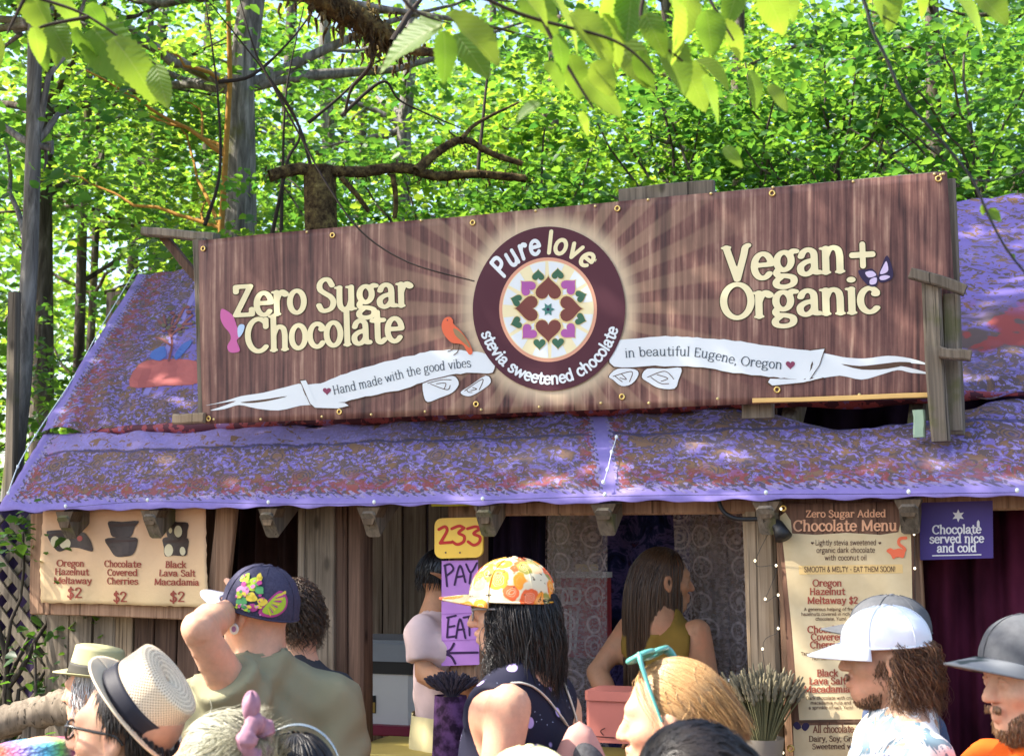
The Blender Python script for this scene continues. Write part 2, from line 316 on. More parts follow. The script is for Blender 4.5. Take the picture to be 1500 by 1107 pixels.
def msq(F, xs, ys):
    V, Fc, cache = [], [], {}
    def vert(key, x, y):
        if key not in cache: cache[key] = len(V); V.append((x, y))
        return cache[key]
    I = F < 0; nx, ny = F.shape
    def corner(i, j): return vert((i, j), xs[i], ys[j])
    def edge(i, j, k, l):
        if (i, j) > (k, l): i, j, k, l = k, l, i, j
        t = F[i, j] / (F[i, j] - F[k, l]); return vert((i, j, k, l), xs[i] + (xs[k] - xs[i]) * t, ys[j] + (ys[l] - ys[j]) * t)
    cs = I[:-1, :-1].astype(int) + I[1:, :-1] + I[1:, 1:] + I[:-1, 1:]
    for i in range(nx - 1):
        j = 0
        while j < ny - 1:
            c = cs[i, j]
            if c == 0: j += 1; continue
            if c == 4:
                k = j
                while k < ny - 1 and cs[i, k] == 4: k += 1
                Fc.append((corner(i, j), corner(i + 1, j), corner(i + 1, k), corner(i, k))); j = k; continue
            q = [(i, j), (i + 1, j), (i + 1, j + 1), (i, j + 1)]; poly = []
            for n_ in range(4):
                a, b = q[n_], q[(n_ + 1) % 4]
                if I[a]: poly.append(corner(*a))
                if I[a] != I[b]: poly.append(edge(*a, *b))
            if len(poly) >= 3: Fc.append(tuple(poly))
            j += 1
    return np.array(V).reshape(-1, 2), Fc
GC = {}
def glyph(ch, a, b, serif, res):
    k = (ch, a, b, serif, res)
    if k not in GC: st = parse(ch, serif); GC[k] = raster(st, a, b, res) if st else (np.zeros((0, 2)), [])
    return GC[k]
def textpath(txt, path, cap, a=.055, b=.035, serif=True, res=30, width=None, track=0, anchor='l', slant=0, vaxis=None):
    """lay text along a pixel-space polyline; cap = capital height in px. returns 2d verts (px), faces"""
    pth = catmull(path, 12) if len(path) > 2 else np.array(path, float); seg = np.linalg.norm(np.diff(pth, axis=0), axis=1); cum = np.concatenate([[0], np.cumsum(seg)])
    em = cap / .7; adv = [GL[c][0] + track for c in txt]; sx = em
    if width: sx = width / sum(adv)
    tot = sum(adv) * sx; x0 = {'l': 0, 'c': (cum[-1] - tot) / 2, 'r': cum[-1] - tot}[anchor]; V, F, n = [], [], 0
    def at(d):
        i = int(np.clip(np.searchsorted(cum, d) - 1, 0, len(seg) - 1)); t = (d - cum[i]) / seg[i]; return pth[i] + (pth[i + 1] - pth[i]) * t, (pth[i + 1] - pth[i]) / seg[i]
    for c, ad in zip(txt, adv):
        gv, gf = glyph(c, a, b, serif, res)
        if len(gv):
            p, t = at(x0 + ad * sx / 2); nrm = np.array([t[1], -t[0]]) if vaxis is None else np.array(vaxis, float)
            u = (gv[:, 0:1] - GL[c][0] / 2) * sx; v = gv[:, 1:2] * em; V.append(p + t * (u + slant * v) + nrm * v); F += [[i + n for i in q] for q in gf]; n += len(gv)
        x0 += ad * sx
    return (np.concatenate(V) if V else np.zeros((0, 2))), F
def poly2d(pts, smooth=0):
    p = catmull(pts, smooth, True) if smooth else np.array(pts, float)
    tri = tessellate_polygon([[Vector((x, y, 0)) for x, y in p]]); return refine(p, [tuple(t) for t in tri])
def refine(p, tri, L=13):
    if np.ptp(p, axis=0).max() < L * 1.3: return p, tri
    bm = bmesh.new(); vs = [bm.verts.new((x, y, 0)) for x, y in p]
    for t in tri:
        try: bm.faces.new([vs[i] for i in t])
        except ValueError: pass
    for _ in range(6):
        es = [e for e in bm.edges if e.calc_length() > L]
        if not es: break
        bmesh.ops.subdivide_edges(bm, edges=es, cuts=1); bmesh.ops.triangulate(bm, faces=[f for f in bm.faces if len(f.verts) > 3])
    bm.verts.index_update(); V = np.array([(v.co.x, v.co.y) for v in bm.verts]); F = [tuple(v.index for v in f.verts) for f in bm.faces]; bm.free(); return V, F
def ellipse2d(cx, cy, rx, ry, n=64, r0=0.0):
    a = np.linspace(0, 2 * math.pi, n, endpoint=False); o = np.stack([cx + rx * np.cos(a), cy + ry * np.sin(a)], 1)
    if r0 <= 0:
        V = [np.array([[cx, cy]])]; F = []; rings = max(3, int(rx / 12))
        for k in range(1, rings + 1): V.append(np.stack([cx + rx * k / rings * np.cos(a), cy + ry * k / rings * np.sin(a)], 1))
        for i in range(n): F.append((0, 1 + i, 1 + (i + 1) % n))
        for k in range(rings - 1):
            for i in range(n): F.append((1 + k * n + i, 1 + (k + 1) * n + i, 1 + (k + 1) * n + (i + 1) % n, 1 + k * n + (i + 1) % n))
        return np.concatenate(V), F
    q = np.stack([cx + rx * r0 * np.cos(a), cy + ry * r0 * np.sin(a)], 1); return np.concatenate([o, q]), [(i, (i + 1) % n, n + (i + 1) % n, n + i) for i in range(n)]
def heart2d(cx, cy, r, rot=0):
    t = np.linspace(0, 2 * math.pi, 28, endpoint=False); x = 16 * np.sin(t) ** 3; y = 13 * np.cos(t) - 5 * np.cos(2 * t) - 2 * np.cos(3 * t) - np.cos(4 * t)
    x, y = x / 17 * r, -y / 17 * r; c, s = math.cos(rot), math.sin(rot); return poly2d(np.stack([cx + x * c - y * s, cy + x * s + y * c], 1))
def stroke2d(paths, w, res=1.2): return raster([(catmull(p, 6) if len(p) > 2 else np.array(p, float), 1) for p in paths], w / 2, w / 2, res)
def shrink(pts, k): p = np.array(pts, float); c = p.mean(0); return c + (p - c) * k
class Sheet:
    """a printed sheet in the stall plane t=T: print is laid on it by photo pixel, a hair proud of the cloth"""
    def __init__(s, T, wave=lambda a, z: 0.0): s.T, s.wave, s.par = T, wave, None
    def pt(s, px, py, lay=0):
        p = hit(px, py, s.T); a, _, z = loc(p); return p + E2 * (s.wave(a, z) - lay * .0012)
    def put(s, name, vf, mat, lay, parent=None, label=None):
        v, f = vf; V = [s.pt(x, y, lay) for x, y in v]
        f = [tuple(q) for q in f]; o = wobj(name, V, f, mat, parent or s.par)
        if label: o['label'] = label
        return o
    def cloth(s, name, quad, nu, nv, mat, parent, uvfn=None, jag=0):
        """quad TL,TR,BR,BL in px"""
        q = np.array(quad, float); V, UV = [], []
        for i in range(nu):
            for j in range(nv):
                u, v = i / (nu - 1), j / (nv - 1); p = (q[0] * (1 - u) + q[1] * u) * (1 - v) + (q[3] * (1 - u) + q[2] * u) * v
                if jag and (i in (0, nu - 1) or j in (0, nv - 1)): p = p + np.array([random.uniform(-jag, jag), random.uniform(-jag, jag)])
                V.append(s.pt(*p)); UV.append(uvfn(*p) if uvfn else (u, 1 - v))
        idx = np.arange(nu * nv).reshape(nu, nv); F = np.stack([idx[:-1, :-1], idx[:-1, 1:], idx[1:, 1:], idx[1:, :-1]], -1).reshape(-1, 4)
        o = wobj(name, V, F, mat, parent, uv=UV, smooth=True); m = o.modifiers.new('thick', 'SOLIDIFY'); m.thickness = .002; m.offset = -1
        return o

# ================================================================== SETTING
gm = Mt('trodden_earth', .95, .1); gn = gm.no(gm.co(), 3, 6); gm.base(gm.rp(gn, [(.3, (.05, .035, .022)), (.55, (.13, .095, .06)), (.7, (.2, .16, .1))])).bump(gm.no(gm.co(), 30, 5), .6, .02)
def gz(x, y): return -.02 + .03 * math.sin(x * .35) * math.cos(y * .3) if y < 60 else -.02
V, F, _ = grid(lambda a, b: ((a - .5) * 600, -100 + b * 500, 0), 25, 25); V[:, 2] = -.02
tag(wobj('ground', V, F, gm.m), kind='structure')

# ================================================================== THE STALL
pL, pR = hit(0, 746, 0), hit(1500, 723, 0); sL, _, zL = loc(pL); sR, _, zR = loc(pR)
SLOPE, TR = .70, 1.83; SEND = sR + 1.0
def zf(s): return zL + (zR - zL) * (s - sL) / (sR - sL)
sL2 = loc(hit(203, 392, TR))[0]
def sleft(t): return sL + (sL2 - sL) * t / TR
def roofz(s, t): return zf(s) + SLOPE * t
def rooft(px, py, dz=0.0):               # pixel onto the roof slope
    lo, hi = -.3, 2.6
    for _ in range(40):
        m = (lo + hi) / 2; s, _t, z = loc(hit(px, py, m))
        if z > roofz(s, m) + dz: lo = m
        else: hi = m
    return lo
def ronroof(px, py, lift=.004):
    t = rooft(px, py, lift); return hit(px, py, t)

def tapestry_mat(name, upper):
    m = Mt(name, .85, .15); uv = m.co('UV'); u, v, _ = m.sep(uv)
    LAV, LAV2 = (.23, .178, .49), (.335, .28, .61); DK = (.10, .085, .10); BR = (.25, .15, .09); RED = (.33, .085, .08); BLU = (.06, .09, .3); OL = (.15, .11, .105)
    wv = m.n('VectorMath', {0: uv, 1: m.n('VectorMath', {0: m.no(uv, 9, 3, out='Color'), 1: (.03, .03, .03)}, operation='MULTIPLY').outputs[0]}, operation='ADD').outputs[0]
    n1 = m.no(wv, 27, 3, .55, 1.4); n2 = m.no(m.mp(wv, loc=(3.7, 1.1, 0)), 22, 3, .6, 1.2); n3 = m.no(m.mp(wv, loc=(9.1, 4.2, 0)), 30, 4, .6, .8); n4 = m.no(m.mp(wv, loc=(1.3, 7.7, 0)), 52, 3)
    ub = PB; db = m.ma('MINIMUM', m.ma('MULTIPLY', m.ma('ABSOLUTE', u), 1.3), m.ma('MULTIPLY', m.ma('ABSOLUTE', m.ma('SUBTRACT', u, ub + .025)), 2.2))
    dv = m.ma('ADD', v, 0.0) if not upper else m.ma('ADD', v, .3)
    d = m.ma('MINIMUM', db, dv)
    # floral field: leaf sprays, rust blooms with rings, red small blossom
    c = m.mx(m.ss(n1, .45, .50), LAV, OL); c = m.mx(m.ss(n4, .55, .60), c, LAV2); c = m.mx(m.ss(n2, .55, .58), c, BR); c = m.mx(m.ma('MULTIPLY', m.ss(m.ma('ABSOLUTE', m.ma('SUBTRACT', n1, .475)), .018, .006), .8), c, DK)
    vd = m.vo(wv, 6.0, rnd=.5); ring = m.ma('SINE', m.ma('ADD', m.ma('MULTIPLY', vd, 85.0), m.ma('MULTIPLY', n1, 6.0))); ro = m.mx(m.ss(ring, -.2, .5), BR, DK)
    c = m.mx(m.ma('MULTIPLY', m.ss(vd, .30, .22), .75), c, ro)
    low = m.ss(d, .24, .12) if not upper else m.ss(d, .42, .12)
    c = m.mx(m.ma('MULTIPLY', m.ss(n3, .49, .54), m.ma('ADD', m.ma('MULTIPLY', low, .75), .05)), c, RED)
    if upper:
        inn = m.ss(u, .42, .5); field = m.mx(m.ss(n2, .54, .58), LAV, OL); field = m.mx(m.ss(n3, .56, .60), field, BR); big = m.no(uv, 3.2, 3)
        rt_ = m.ss(u, 3.0, 3.2); blo = m.mx(m.ss(m.no(wv, 6, 3), .46, .5), RED, OL); field = m.mx(m.ma('MULTIPLY', m.ma('MULTIPLY', rt_, m.ss(v, 1.25, 1.0)), m.ss(big, .38, .46)), field, blo)
        c = m.mx(m.ma('MULTIPLY', inn, m.ss(v, .78, .82)), c, field)
        c = m.mx(m.ma('MULTIPLY', m.ss(m.ma('ABSOLUTE', m.ma('SUBTRACT', u, .45)), .02, .012), m.ss(v, .8, .84)), c, LAV2)
    else:
        sp = m.mx(m.ss(n2, .58, .62), LAV2, BR); c = m.mx(m.ma('MULTIPLY', m.ma('MULTIPLY', m.ss(v, .435, .442), .75), m.ss(u, 2.0, 1.3)), c, sp)
        c = m.mx(m.ma('MULTIPLY', m.ss(m.ma('ABSOLUTE', m.ma('SUBTRACT', v, .425)), .010, .006), .8), c, (.08, .07, .15))
    # crenellated trim and plain border
    al = m.ma('ADD', u, m.ma('MULTIPLY', v, 1.0)); sq = m.ma('SINE', m.ma('MULTIPLY', al, 2 * math.pi / .034)); edge = m.ma('ADD', .050, m.ma('MULTIPLY', m.ss(sq, -.3, .3), .022))
    trim = m.mx(m.ss(n4, .45, .55), (.12, .1, .16), (.36, .30, .5)); c = m.mx(m.ss(m.ma('SUBTRACT', m.ma('ADD', edge, .028), d), -.002, .002), c, trim)
    pl = m.mx(m.no(uv, 40, 3), LAV, LAV2); c = m.mx(m.ss(m.ma('SUBTRACT', edge, d), -.003, .003), c, pl)
    fade = m.no(uv, 2.3, 4); c = m.mx(m.ma('MULTIPLY', m.ss(fade, .5, .75), .22), c, (.42, .36, .55))
    m.base(c).bump(m.no(uv, 420, 2), .12, .001); tr = m.n('BsdfTranslucent', {'Color': c}); mxs = m.n('MixShader', {0: .3, 1: m.b.outputs[0], 2: tr.outputs[0]}); m.t.links.new(mxs.outputs[0], m.t.nodes['Material Output'].inputs[0])
    return m.m
PB = loc(hit(884, 722, 0))[0] - sL
TAPL, TAPU = tapestry_mat('printed_cotton_lower', False), tapestry_mat('printed_cotton_upper', True)

def sag(s):                               # the lower cloth hangs open towards the right
    return .11 * math.exp(-((s - sgap) / .33) ** 2)
sgap = loc(hit(1290, 635, .4))[0]
def lower(a, b):
    s = sleft(0) + a * (SEND - sleft(0)); ttop = .455 - sag(s); t = -.03 + b * (ttop + .03)
    s += (sleft(t) - sleft(0)) * (1 - a); z = roofz(s, t) + .018
    w = b * b; z += .004 * math.sin(s * 21 + 3 * t) * w + .005 * math.sin(s * 9.3 + 1) * w + .0025 * math.sin((s + t * 2.2) * 47)
    z += .0035 * math.sin(s * 17 - t * 26) * math.sin(s * 3.1 + 1) + .003 * math.sin(s * 29 + t * 40) * math.sin(s * 2.3)
    z -= .022 * abs(math.sin((s - .1) * math.pi / .36)) * (1 - b) * .12 + (.003 if b < .04 else 0)
    if b > .9: z += .004 * math.sin(s * 33) * (b - .9) * 10 - sag(s) * .35 * (b - .9) * 10
    return tuple(Bl(s, t, z))
V, F, UV = grid(lower, 260, 26)
uvm = [(loc(Vector(p))[0] - sleft(loc(Vector(p))[1]), loc(Vector(p))[1] * 1.22 + .04) for p in V]
o = wobj('tapestry', V, F[:, ::-1], TAPL, uv=uvm, smooth=True); o.modifiers.new('thick', 'SOLIDIFY').thickness = .002
tag(o, 'purple floral printed cloth forming the lower strip of the stall awning', 'tapestry')
TB = .43
def upz(s, t):
    b = (t - TB) / (TR - TB); return .05 + .008 * math.sin(s * 6 + t * 5) + .006 * math.sin(s * 15 - t * 4) * (1 - b) + .004 * math.sin((s * 1.3 + t) * 31)
def upper(a, b):
    t = TB + b * (TR - TB); s0 = sleft(t); s = s0 + a * (SEND - s0); z = roofz(s, t) + upz(s, t)
    if b < .05: z -= .012 * (1 + math.sin(s * 26))
    return tuple(Bl(s, t, z))
V, F, UV = grid(upper, 220, 60)
uvm = [(loc(Vector(p))[0] - sleft(loc(Vector(p))[1]), loc(Vector(p))[1] * 1.22) for p in V]
o = wobj('tapestry', V, F[:, ::-1], TAPU, uv=uvm, smooth=True); o.modifiers.new('thick', 'SOLIDIFY').thickness = .002
tag(o, 'large purple tapestry with a printed tree covering the stall roof behind the banner', 'tapestry'); ROOFCLOTH = o
# rolled hem hanging along the seam between the two cloths (dark red underside showing)
def hem(a, b):
    s = sleft(.43) + .25 + a * (SEND - sleft(.43) - .25); r = .020 + .008 * math.sin(s * 7) + .004 * math.sin(s * 19); th = b * 2 * math.pi
    return tuple(Bl(s, .44 + r * .8 * math.cos(th), roofz(s, .44) + .030 + r * math.sin(th)))
V, F, UV = grid(hem, 160, 11); REDC = Mt('dark_red_print'); rn = REDC.no(REDC.mp(REDC.co(), (1, 1, 1)), 18, 4); REDC.base(REDC.rp(rn, [(.35, (.07, .015, .03)), (.5, (.26, .05, .06)), (.6, (.2, .1, .25)), (.7, (.4, .25, .3))], 'CONSTANT')); REDC = REDC.m
wobj('rolled_hem', V, F, REDC, ROOFCLOTH, smooth=True)
# printed tree on the roof cloth
PBROWN = plain('print_brown', (.20, .06, .055)); PBLUE = plain('print_blue', (.05, .11, .34)); PRED = plain('print_red', (.36, .09, .08)); POL = plain('print_olive', (.11, .09, .05))
def roofprint(name, vf, mat, lift):
    v, f = vf; V = []
    for x, y in v:
        p = hit(x, y, rooft(x, y, .055)); s, t, _z = loc(p); V.append(hit(x, y, rooft(x, y, upz(s, t) + lift + .003)))
    return wobj(name, V, f, mat, ROOFCLOTH)
roofprint('printed_tree', stroke2d([[(247, 528), (252, 505), (250, 480), (256, 462)], [(252, 495), (243, 478), (240, 462)], [(252, 490), (268, 475), (282, 462)], [(249, 505), (238, 497), (228, 494)], [(254, 478), (262, 466), (270, 450)], [(243, 478), (232, 470)], [(268, 475), (281, 474)]], 3.2), PBROWN, .003)
roofprint('printed_bird', poly2d([(219, 521), (226, 512), (240, 507), (243, 520), (235, 528), (224, 526)], 4), PBLUE, .003)
roofprint('printed_bird', poly2d([(256, 520), (266, 505), (280, 498), (279, 505), (268, 518), (258, 527)], 4), PBLUE, .003)
roofprint('printed_ground', poly2d([(190, 566), (204, 533), (240, 526), (290, 530), (293, 560), (240, 565)], 3), PRED, .0015)
for k in range(26):
    a = random.uniform(0, 6.28); r = random.uniform(6, 34); cx, cy = 254 + r * math.cos(a), 470 + r * .8 * math.sin(a)
    if cx < 288: roofprint('printed_leaf', ellipse2d(cx, cy, random.uniform(2, 5), random.uniform(1.5, 3), 8), random.choice([POL, PBROWN, POL]), .004 + k * .0001)

# stall frame
WTAIL = wood('umber_wood', (.05, .034, .022), (.19, .135, .085))
stall = empty('market_stall', tuple(Bl(0, .6, 0)), label='weathered timber market stall under purple cloth awning', cat='stall')
for px, py in ((112, 757), (236, 752), (407, 753), (553, 752), (721, 746), (893, 742), (1128, 740), (1333, 738), (1560, 735)):
    s = loc(hit(px, py, .05))[0]; w = .055
    p0, p1 = Bl(s, -.005, roofz(s, 0) - .075), Bl(s, TR, roofz(s, TR) - .05)
    v, f = timber_vf(p0, p1, w, .1, tuple(E1), segs=6); v = v.reshape(-1, 8, 3)
    wobj('rafter', v.reshape(-1, 3), f, WMOSSY, stall)
    # cut rafter tail with tapered end
    zt = roofz(s, 0) - .012; wt_, wb, dz = random.uniform(.036, .045), random.uniform(.014, .02), random.uniform(.05, .062)
    pts = [Bl(s + a * w_, t_, zt - c_) for t_ in (-.022, .04) for (a, w_, c_) in ((-1, wt_, 0), (1, wt_, 0), (1, wb, dz), (-1, wb, dz))]
    wobj('rafter_tail', pts, [(3, 2, 1, 0), (4, 5, 6, 7), (0, 1, 5, 4), (1, 2, 6, 5), (2, 3, 7, 6), (3, 0, 4, 7)], WTAIL, stall)
def gpost(name, x1, x2, ytop, T, mat, d=.05, parent=None, lean=0, zb=0):
    """upright board from the ground to photo height ytop, between photo columns x1..x2 (at the top)"""
    a, b = hit(x1, ytop, T), hit(x2, ytop, T); c = (a + b) / 2; w = (b - a).length; q = Vector((c.x, c.y, zb)) + E1 * lean
    return timber(name, q + E2 * d / 2, c + E2 * d / 2, w, d, mat, parent or stall, wdir=tuple(E1), jit=.0016, segs=5)
gpost('post', 655, 703, 728, .12, WWARM, .09)
gpost('post', 1086, 1133, 728, .10, WPALE, .09, lean=.02)
gpost('post', 1134, 1151, 728, .105, WWARM, .06, lean=.02)
gpost('post', 1322, 1344, 726, .11, WWARM, .07, lean=.02)
gpost('post', 507, 531, 730, .20, WBROWN, .09, lean=.02)
gpost('board', 447, 489, 730, .17, WGREY, .03, lean=.02); gpost('board', 436, 446, 730, .172, WGREY, .035, lean=.02); gpost('board', 490, 507, 730, .19, WBROWN, .03, lean=.02)
timber('header_beam', Bl(loc(hit(690, 735, .06))[0], .14, zf(0) - .02), Bl(SEND, .14, zf(SEND) - .02), .05, .08, WWARM, stall, wdir=(0, 0, 1))
timber('ridge_beam', Bl(sleft(TR) + .05, TR, roofz(sL2, TR) - .02), Bl(SEND, TR, roofz(SEND, TR) - .02), .08, .06, WMOSSY, stall, wdir=(0, 0, 1))
sb = loc(hit(525, 800, 1.25))[0]
for k in range(17):                       # inner plank wall
    w = random.uniform(.085, .125); a = Bl(sb + w / 2, 1.25 + random.uniform(0, .012), 0); hgt = roofz(sb, 1.25) - .14
    timber('plank', a, a + Vector((random.uniform(-.006, .006), 0, hgt)), w, .022, WINT if k < 9 else WBROWN, stall, segs=4); sb += w + random.uniform(.003, .009)
# dark hangings that close the stall
def cloth_mat(name, c1, c2, sc=6, rough=.9):
    m = Mt(name, rough, .1); n_ = m.no(m.mp(m.co(), (1, 1, .4)), sc, 4); m.base(m.rp(n_, [(.35, c1), (.65, c2)])).bump(m.no(m.co(), 260, 2), .2, .001); return m.m
MAROON = cloth_mat('maroon_cloth', (.028, .004, .012), (.10, .016, .04)); DPURP = cloth_mat('dark_purple_cloth', (.008, .006, .014), (.04, .025, .07)); BROWNC = cloth_mat('brown_drape', (.03, .016, .014), (.09, .045, .04))
TIE = Mt('tie_dye', .9, .1); tn = TIE.no(TIE.co(), 9, 5, .7, 1.5); TIE.base(TIE.rp(tn, [(.3, (.005, .006, .02)), (.47, (.02, .025, .09)), (.55, (.12, .09, .25)), (.62, (.02, .02, .07)), (.75, (.2, .04, .04))])); TIE = TIE.m
def drape(name, x1, x2, ytop, T, mat, label, cat='curtain', zb=.02, folds=7, amp=.03, thick=.002, group=None, n=90, ybot=None, uvs=1.0):
    a, b = loc(hit(x1, ytop, T)), loc(hit(x2, ytop, T)); zt = (a[2] + b[2]) / 2
    if ybot: zb = loc(hit((x1 + x2) / 2, ybot, T))[2]
    ph = random.random() * 6
    def fn(u, v):
        s = a[0] + (b[0] - a[0]) * u; fz = amp * (.55 + .45 * v) * (math.sin(u * folds * 6.283 + ph + .6 * math.sin(v * 3)) + .4 * math.sin(u * folds * 2.3 * 6.283 + 2 * ph))
        return tuple(Bl(s + .01 * math.sin(v * 5 + u * 9), T + fz, a[2] + (b[2] - a[2]) * u - v * (zt - zb)))
    V, F, UV = grid(fn, n, 16); o = wobj(name, V, F, mat, smooth=True, uv=[(u * (b[0] - a[0]), v * (zt - zb)) for u, v in UV])
    if thick: o.modifiers.new('thick', 'SOLIDIFY').thickness = thick
    return tag(o, label, cat, group)
drape('curtain', 1338, 1640, 722, .30, MAROON, 'dark maroon curtain behind the purple sign at the right end of the stall', folds=5)
drape('curtain', 325, 445, 722, .62, BROWNC, 'near black brown drape in the opening right of the price poster', folds=4)
drape('curtain', 690, 800, 722, .72, DPURP, 'dark purple curtain in the doorway right of the yellow number sign', folds=4)
drape('curtain', 872, 1010, 715, 1.02, TIE, 'blue black tie dyed cloth hanging behind the long haired server', folds=2, amp=.02)
drape('curtain', 200, 1750, 560, 1.62, DPURP, 'black purple backdrop cloth closing the rear of the stall', folds=22, n=200)
lm = Mt('lace', .8, .1); luv = lm.co('UV'); dd = lm.vo(luv, 9.5, rnd=.35); rg = lm.ma('ADD', lm.ss(lm.ma('ABSOLUTE', lm.ma('SUBTRACT', dd, .40)), .045, .01), lm.ma('MULTIPLY', lm.ss(lm.ma('ABSOLUTE', lm.ma('SUBTRACT', dd, .17)), .06, .01), .7)); net = lm.no(luv, 70, 3)
al = lm.ma('ADD', lm.ma('MULTIPLY', lm.ma('MULTIPLY', rg, lm.no(luv, 25, 3)), .75), lm.ma('ADD', .36, lm.ma('MULTIPLY', lm.ss(net, .45, .6), .2)), True)
lm.base((.55, .47, .48)); tp = lm.n('BsdfTransparent'); mxs = lm.n('MixShader', {0: al, 1: tp.outputs[0], 2: lm.b.outputs[0]}); lm.t.links.new(mxs.outputs[0], lm.t.nodes['Material Output'].inputs[0]); LACE = lm.m
drape('lace_curtain', 782, 889, 700, .74, LACE, 'dark grey lace curtain hanging left of the long haired server', folds=5, amp=.008, thick=0)
drape('lace_curtain', 984, 1092, 700, .72, LACE, 'grey lace curtain with round motifs right of the long haired server', folds=5, amp=.008, thick=0)
# shelf, red board and white cup glimpsed through the lace
RBO = plain('red_chalk_board', (.40, .045, .06)); WHITE = plain('white_paint', (.72, .72, .70), .5); CREAM = plain('cream_card', (.62, .50, .30)); GREYP = plain('grey_plastic', (.28, .32, .37), .35, .5)
def boxpx(name, x1, y1, x2, y2, T, d, mat, parent=None, top=None):
    a, b = loc(hit(x1, y2, T)), loc(hit(x2, y1, T)); s0, s1, z0, z1 = a[0], b[0], a[2], b[2]; zc = (z0 + z1) / 2
    v, f = timber_vf(Bl((s0 + s1) / 2, T + d / 2, z0), Bl((s0 + s1) / 2, T + d / 2, z1), s1 - s0, d, tuple(E1), segs=1, jit=0, ch=.08); return wobj(name, v, f, mat, parent)
tag(boxpx('notice_board', 822, 846, 893, 962, .95, .02, RBO), 'red painted board with white drawing behind the lace curtain', 'notice board')
b_ = bpy.context.scene.objects['notice_board']
SRB = Sheet(.95); SRB.par = b_
SRB.put('chalk_drawing', stroke2d([[(826, 862), (846, 862), (850, 870), (846, 882), (826, 882), (824, 872), (826, 862)], [(837, 862), (838, 882)], [(829, 893), (827, 955)], [(847, 893), (842, 955)], [(836, 893), (836, 950)]], 4), WHITE, 1.5)
sh = empty('wall_shelf', tuple(Bl(.3, .85, 1.6)), label='white shelf with a cream box on it glimpsed through the lace', cat='shelf')
boxpx('shelf_board', 815, 838, 885, 846, .9, .12, WHITE, sh); boxpx('box', 842, 826, 868, 837, .92, .08, CREAM, sh)
lamp = empty('hanging_lantern', tuple(Bl(.3, .9, 1.8)), label='pale green glass lantern panes glowing behind top of the lace curtain', cat='lantern')
GLW = Mt('lantern_glass', .3); GLW.base((.5, .6, .5)); GLW.b.inputs['Emission Color'].default_value = (.75, 1, .8, 1); GLW.b.inputs['Emission Strength'].default_value = .9; GLW = GLW.m
for (x1, x2) in ((768, 780), (800, 832), (846, 866)): boxpx('pane', x1, 737, x2, 752, 1.0, .03, GLW, lamp)
boxpx('rail', 764, 732, 870, 736, 1.005, .02, WBROWN, lamp)

# ------------------------------------------------------------------ fence, lattice, log, stakes at the left
fence = empty('plank_fence', tuple(Bl(-1.7, .25, 0)), label='grey and brown vertical plank fence below the price poster', cat='fence')
for x1, x2, m_ in ((74, 106, WGREY), (107, 140, WGREY), (142, 173, WGREY), (174, 199, WPALE), (202, 229, WBROWN), (231, 262, WBROWN), (264, 298, WBROWN), (300, 334, WBROWN)):
    gpost('plank', x1, x2, 742, .24 + random.uniform(0, .012), m_, .022, fence)
timber('rail', Bl(loc(hit(76, 800, .28))[0], .285, .5), Bl(loc(hit(332, 800, .28))[0], .285, .5), .08, .035, WGREY, fence, wdir=(0, 0, 1))
lat = empty('lattice_screen', tuple(hit(30, 900, .34)) [:2] + (0,), label='weathered diagonal lattice screen with ivy at the left end', cat='lattice')
l0, l1 = loc(hit(-140, 900, .34))[0], loc(hit(76, 900, .34))[0]; z0, z1 = .1, 1.86
for dr in (1, -1):
    k = l0 - 2.2
    while k < l1 + 2.2:
        pts = []
        a, b = (k, z0), (k + dr * (z1 - z0), z1)       # clip to l0..l1
        t0, t1 = 0.0, 1.0; ds = b[0] - a[0]
        ta, tb = (l0 - a[0]) / ds, (l1 - a[0]) / ds; ta, tb = min(ta, tb), max(ta, tb); t0, t1 = max(t0, ta), min(t1, tb)
        if t1 - t0 > .03:
            p = Bl(a[0] + ds * t0, .34 + .012 * dr, z0 + (z1 - z0) * t0); q = Bl(a[0] + ds * t1, .34 + .012 * dr, z0 + (z1 - z0) * t1)
            timber('slat', p, q, .032, .009, WMOSSY, lat, wdir=tuple((q - p).normalized().cross(E2)), segs=2, jit=.001)
        k += .105
drape('curtain', -260, 70, 735, .75, DPURP, 'dark purple cloth hanging behind the lattice screen', folds=5)
# driftwood log
lp = [P(-130, 1075, 4.75), P(-20, 1062, 4.72), P(50, 1045, 4.7), P(95, 1035, 4.68), P(150, 1040, 4.62), P(240, 1055, 4.52)]
pth = catmull([tuple(p) for p in lp], 8); V, F = tubes(pth, .055 + .004 * np.sin(np.arange(len(pth)) * .31), 14); V = V + RNG.normal(0, .0035, V.shape)
lg = empty('driftwood_rail', (lp[1].x, lp[1].y, 0), label='thick silvery driftwood log forming a rail before the lattice', cat='log'); wobj('log', V, F, WGREY, lg, smooth=True)
for k in (0, 2, 4):
    p = lp[k]; timber('support_post', (p.x, p.y, 0), (p.x, p.y, p.z), .06, .06, WGREY, lg)
st = tag(wobj('wooden_stake', *timber_vf(tuple(hit(26, 700, .9)) [:2] + (0,), tuple(hit(22, 428, .9)), .055, .04, tuple(E1)), WMOSSY), 'tall thin wooden stake standing left of the roof edge', 'stake')
st = tag(wobj('wooden_stake', *timber_vf(tuple(hit(166, 470, 1.95)) [:2] + (0,), tuple(hit(168, 428, 1.95)), .1, .025, tuple(E1)), WGREY), 'wide grey board end showing behind upper left roof edge', 'board')

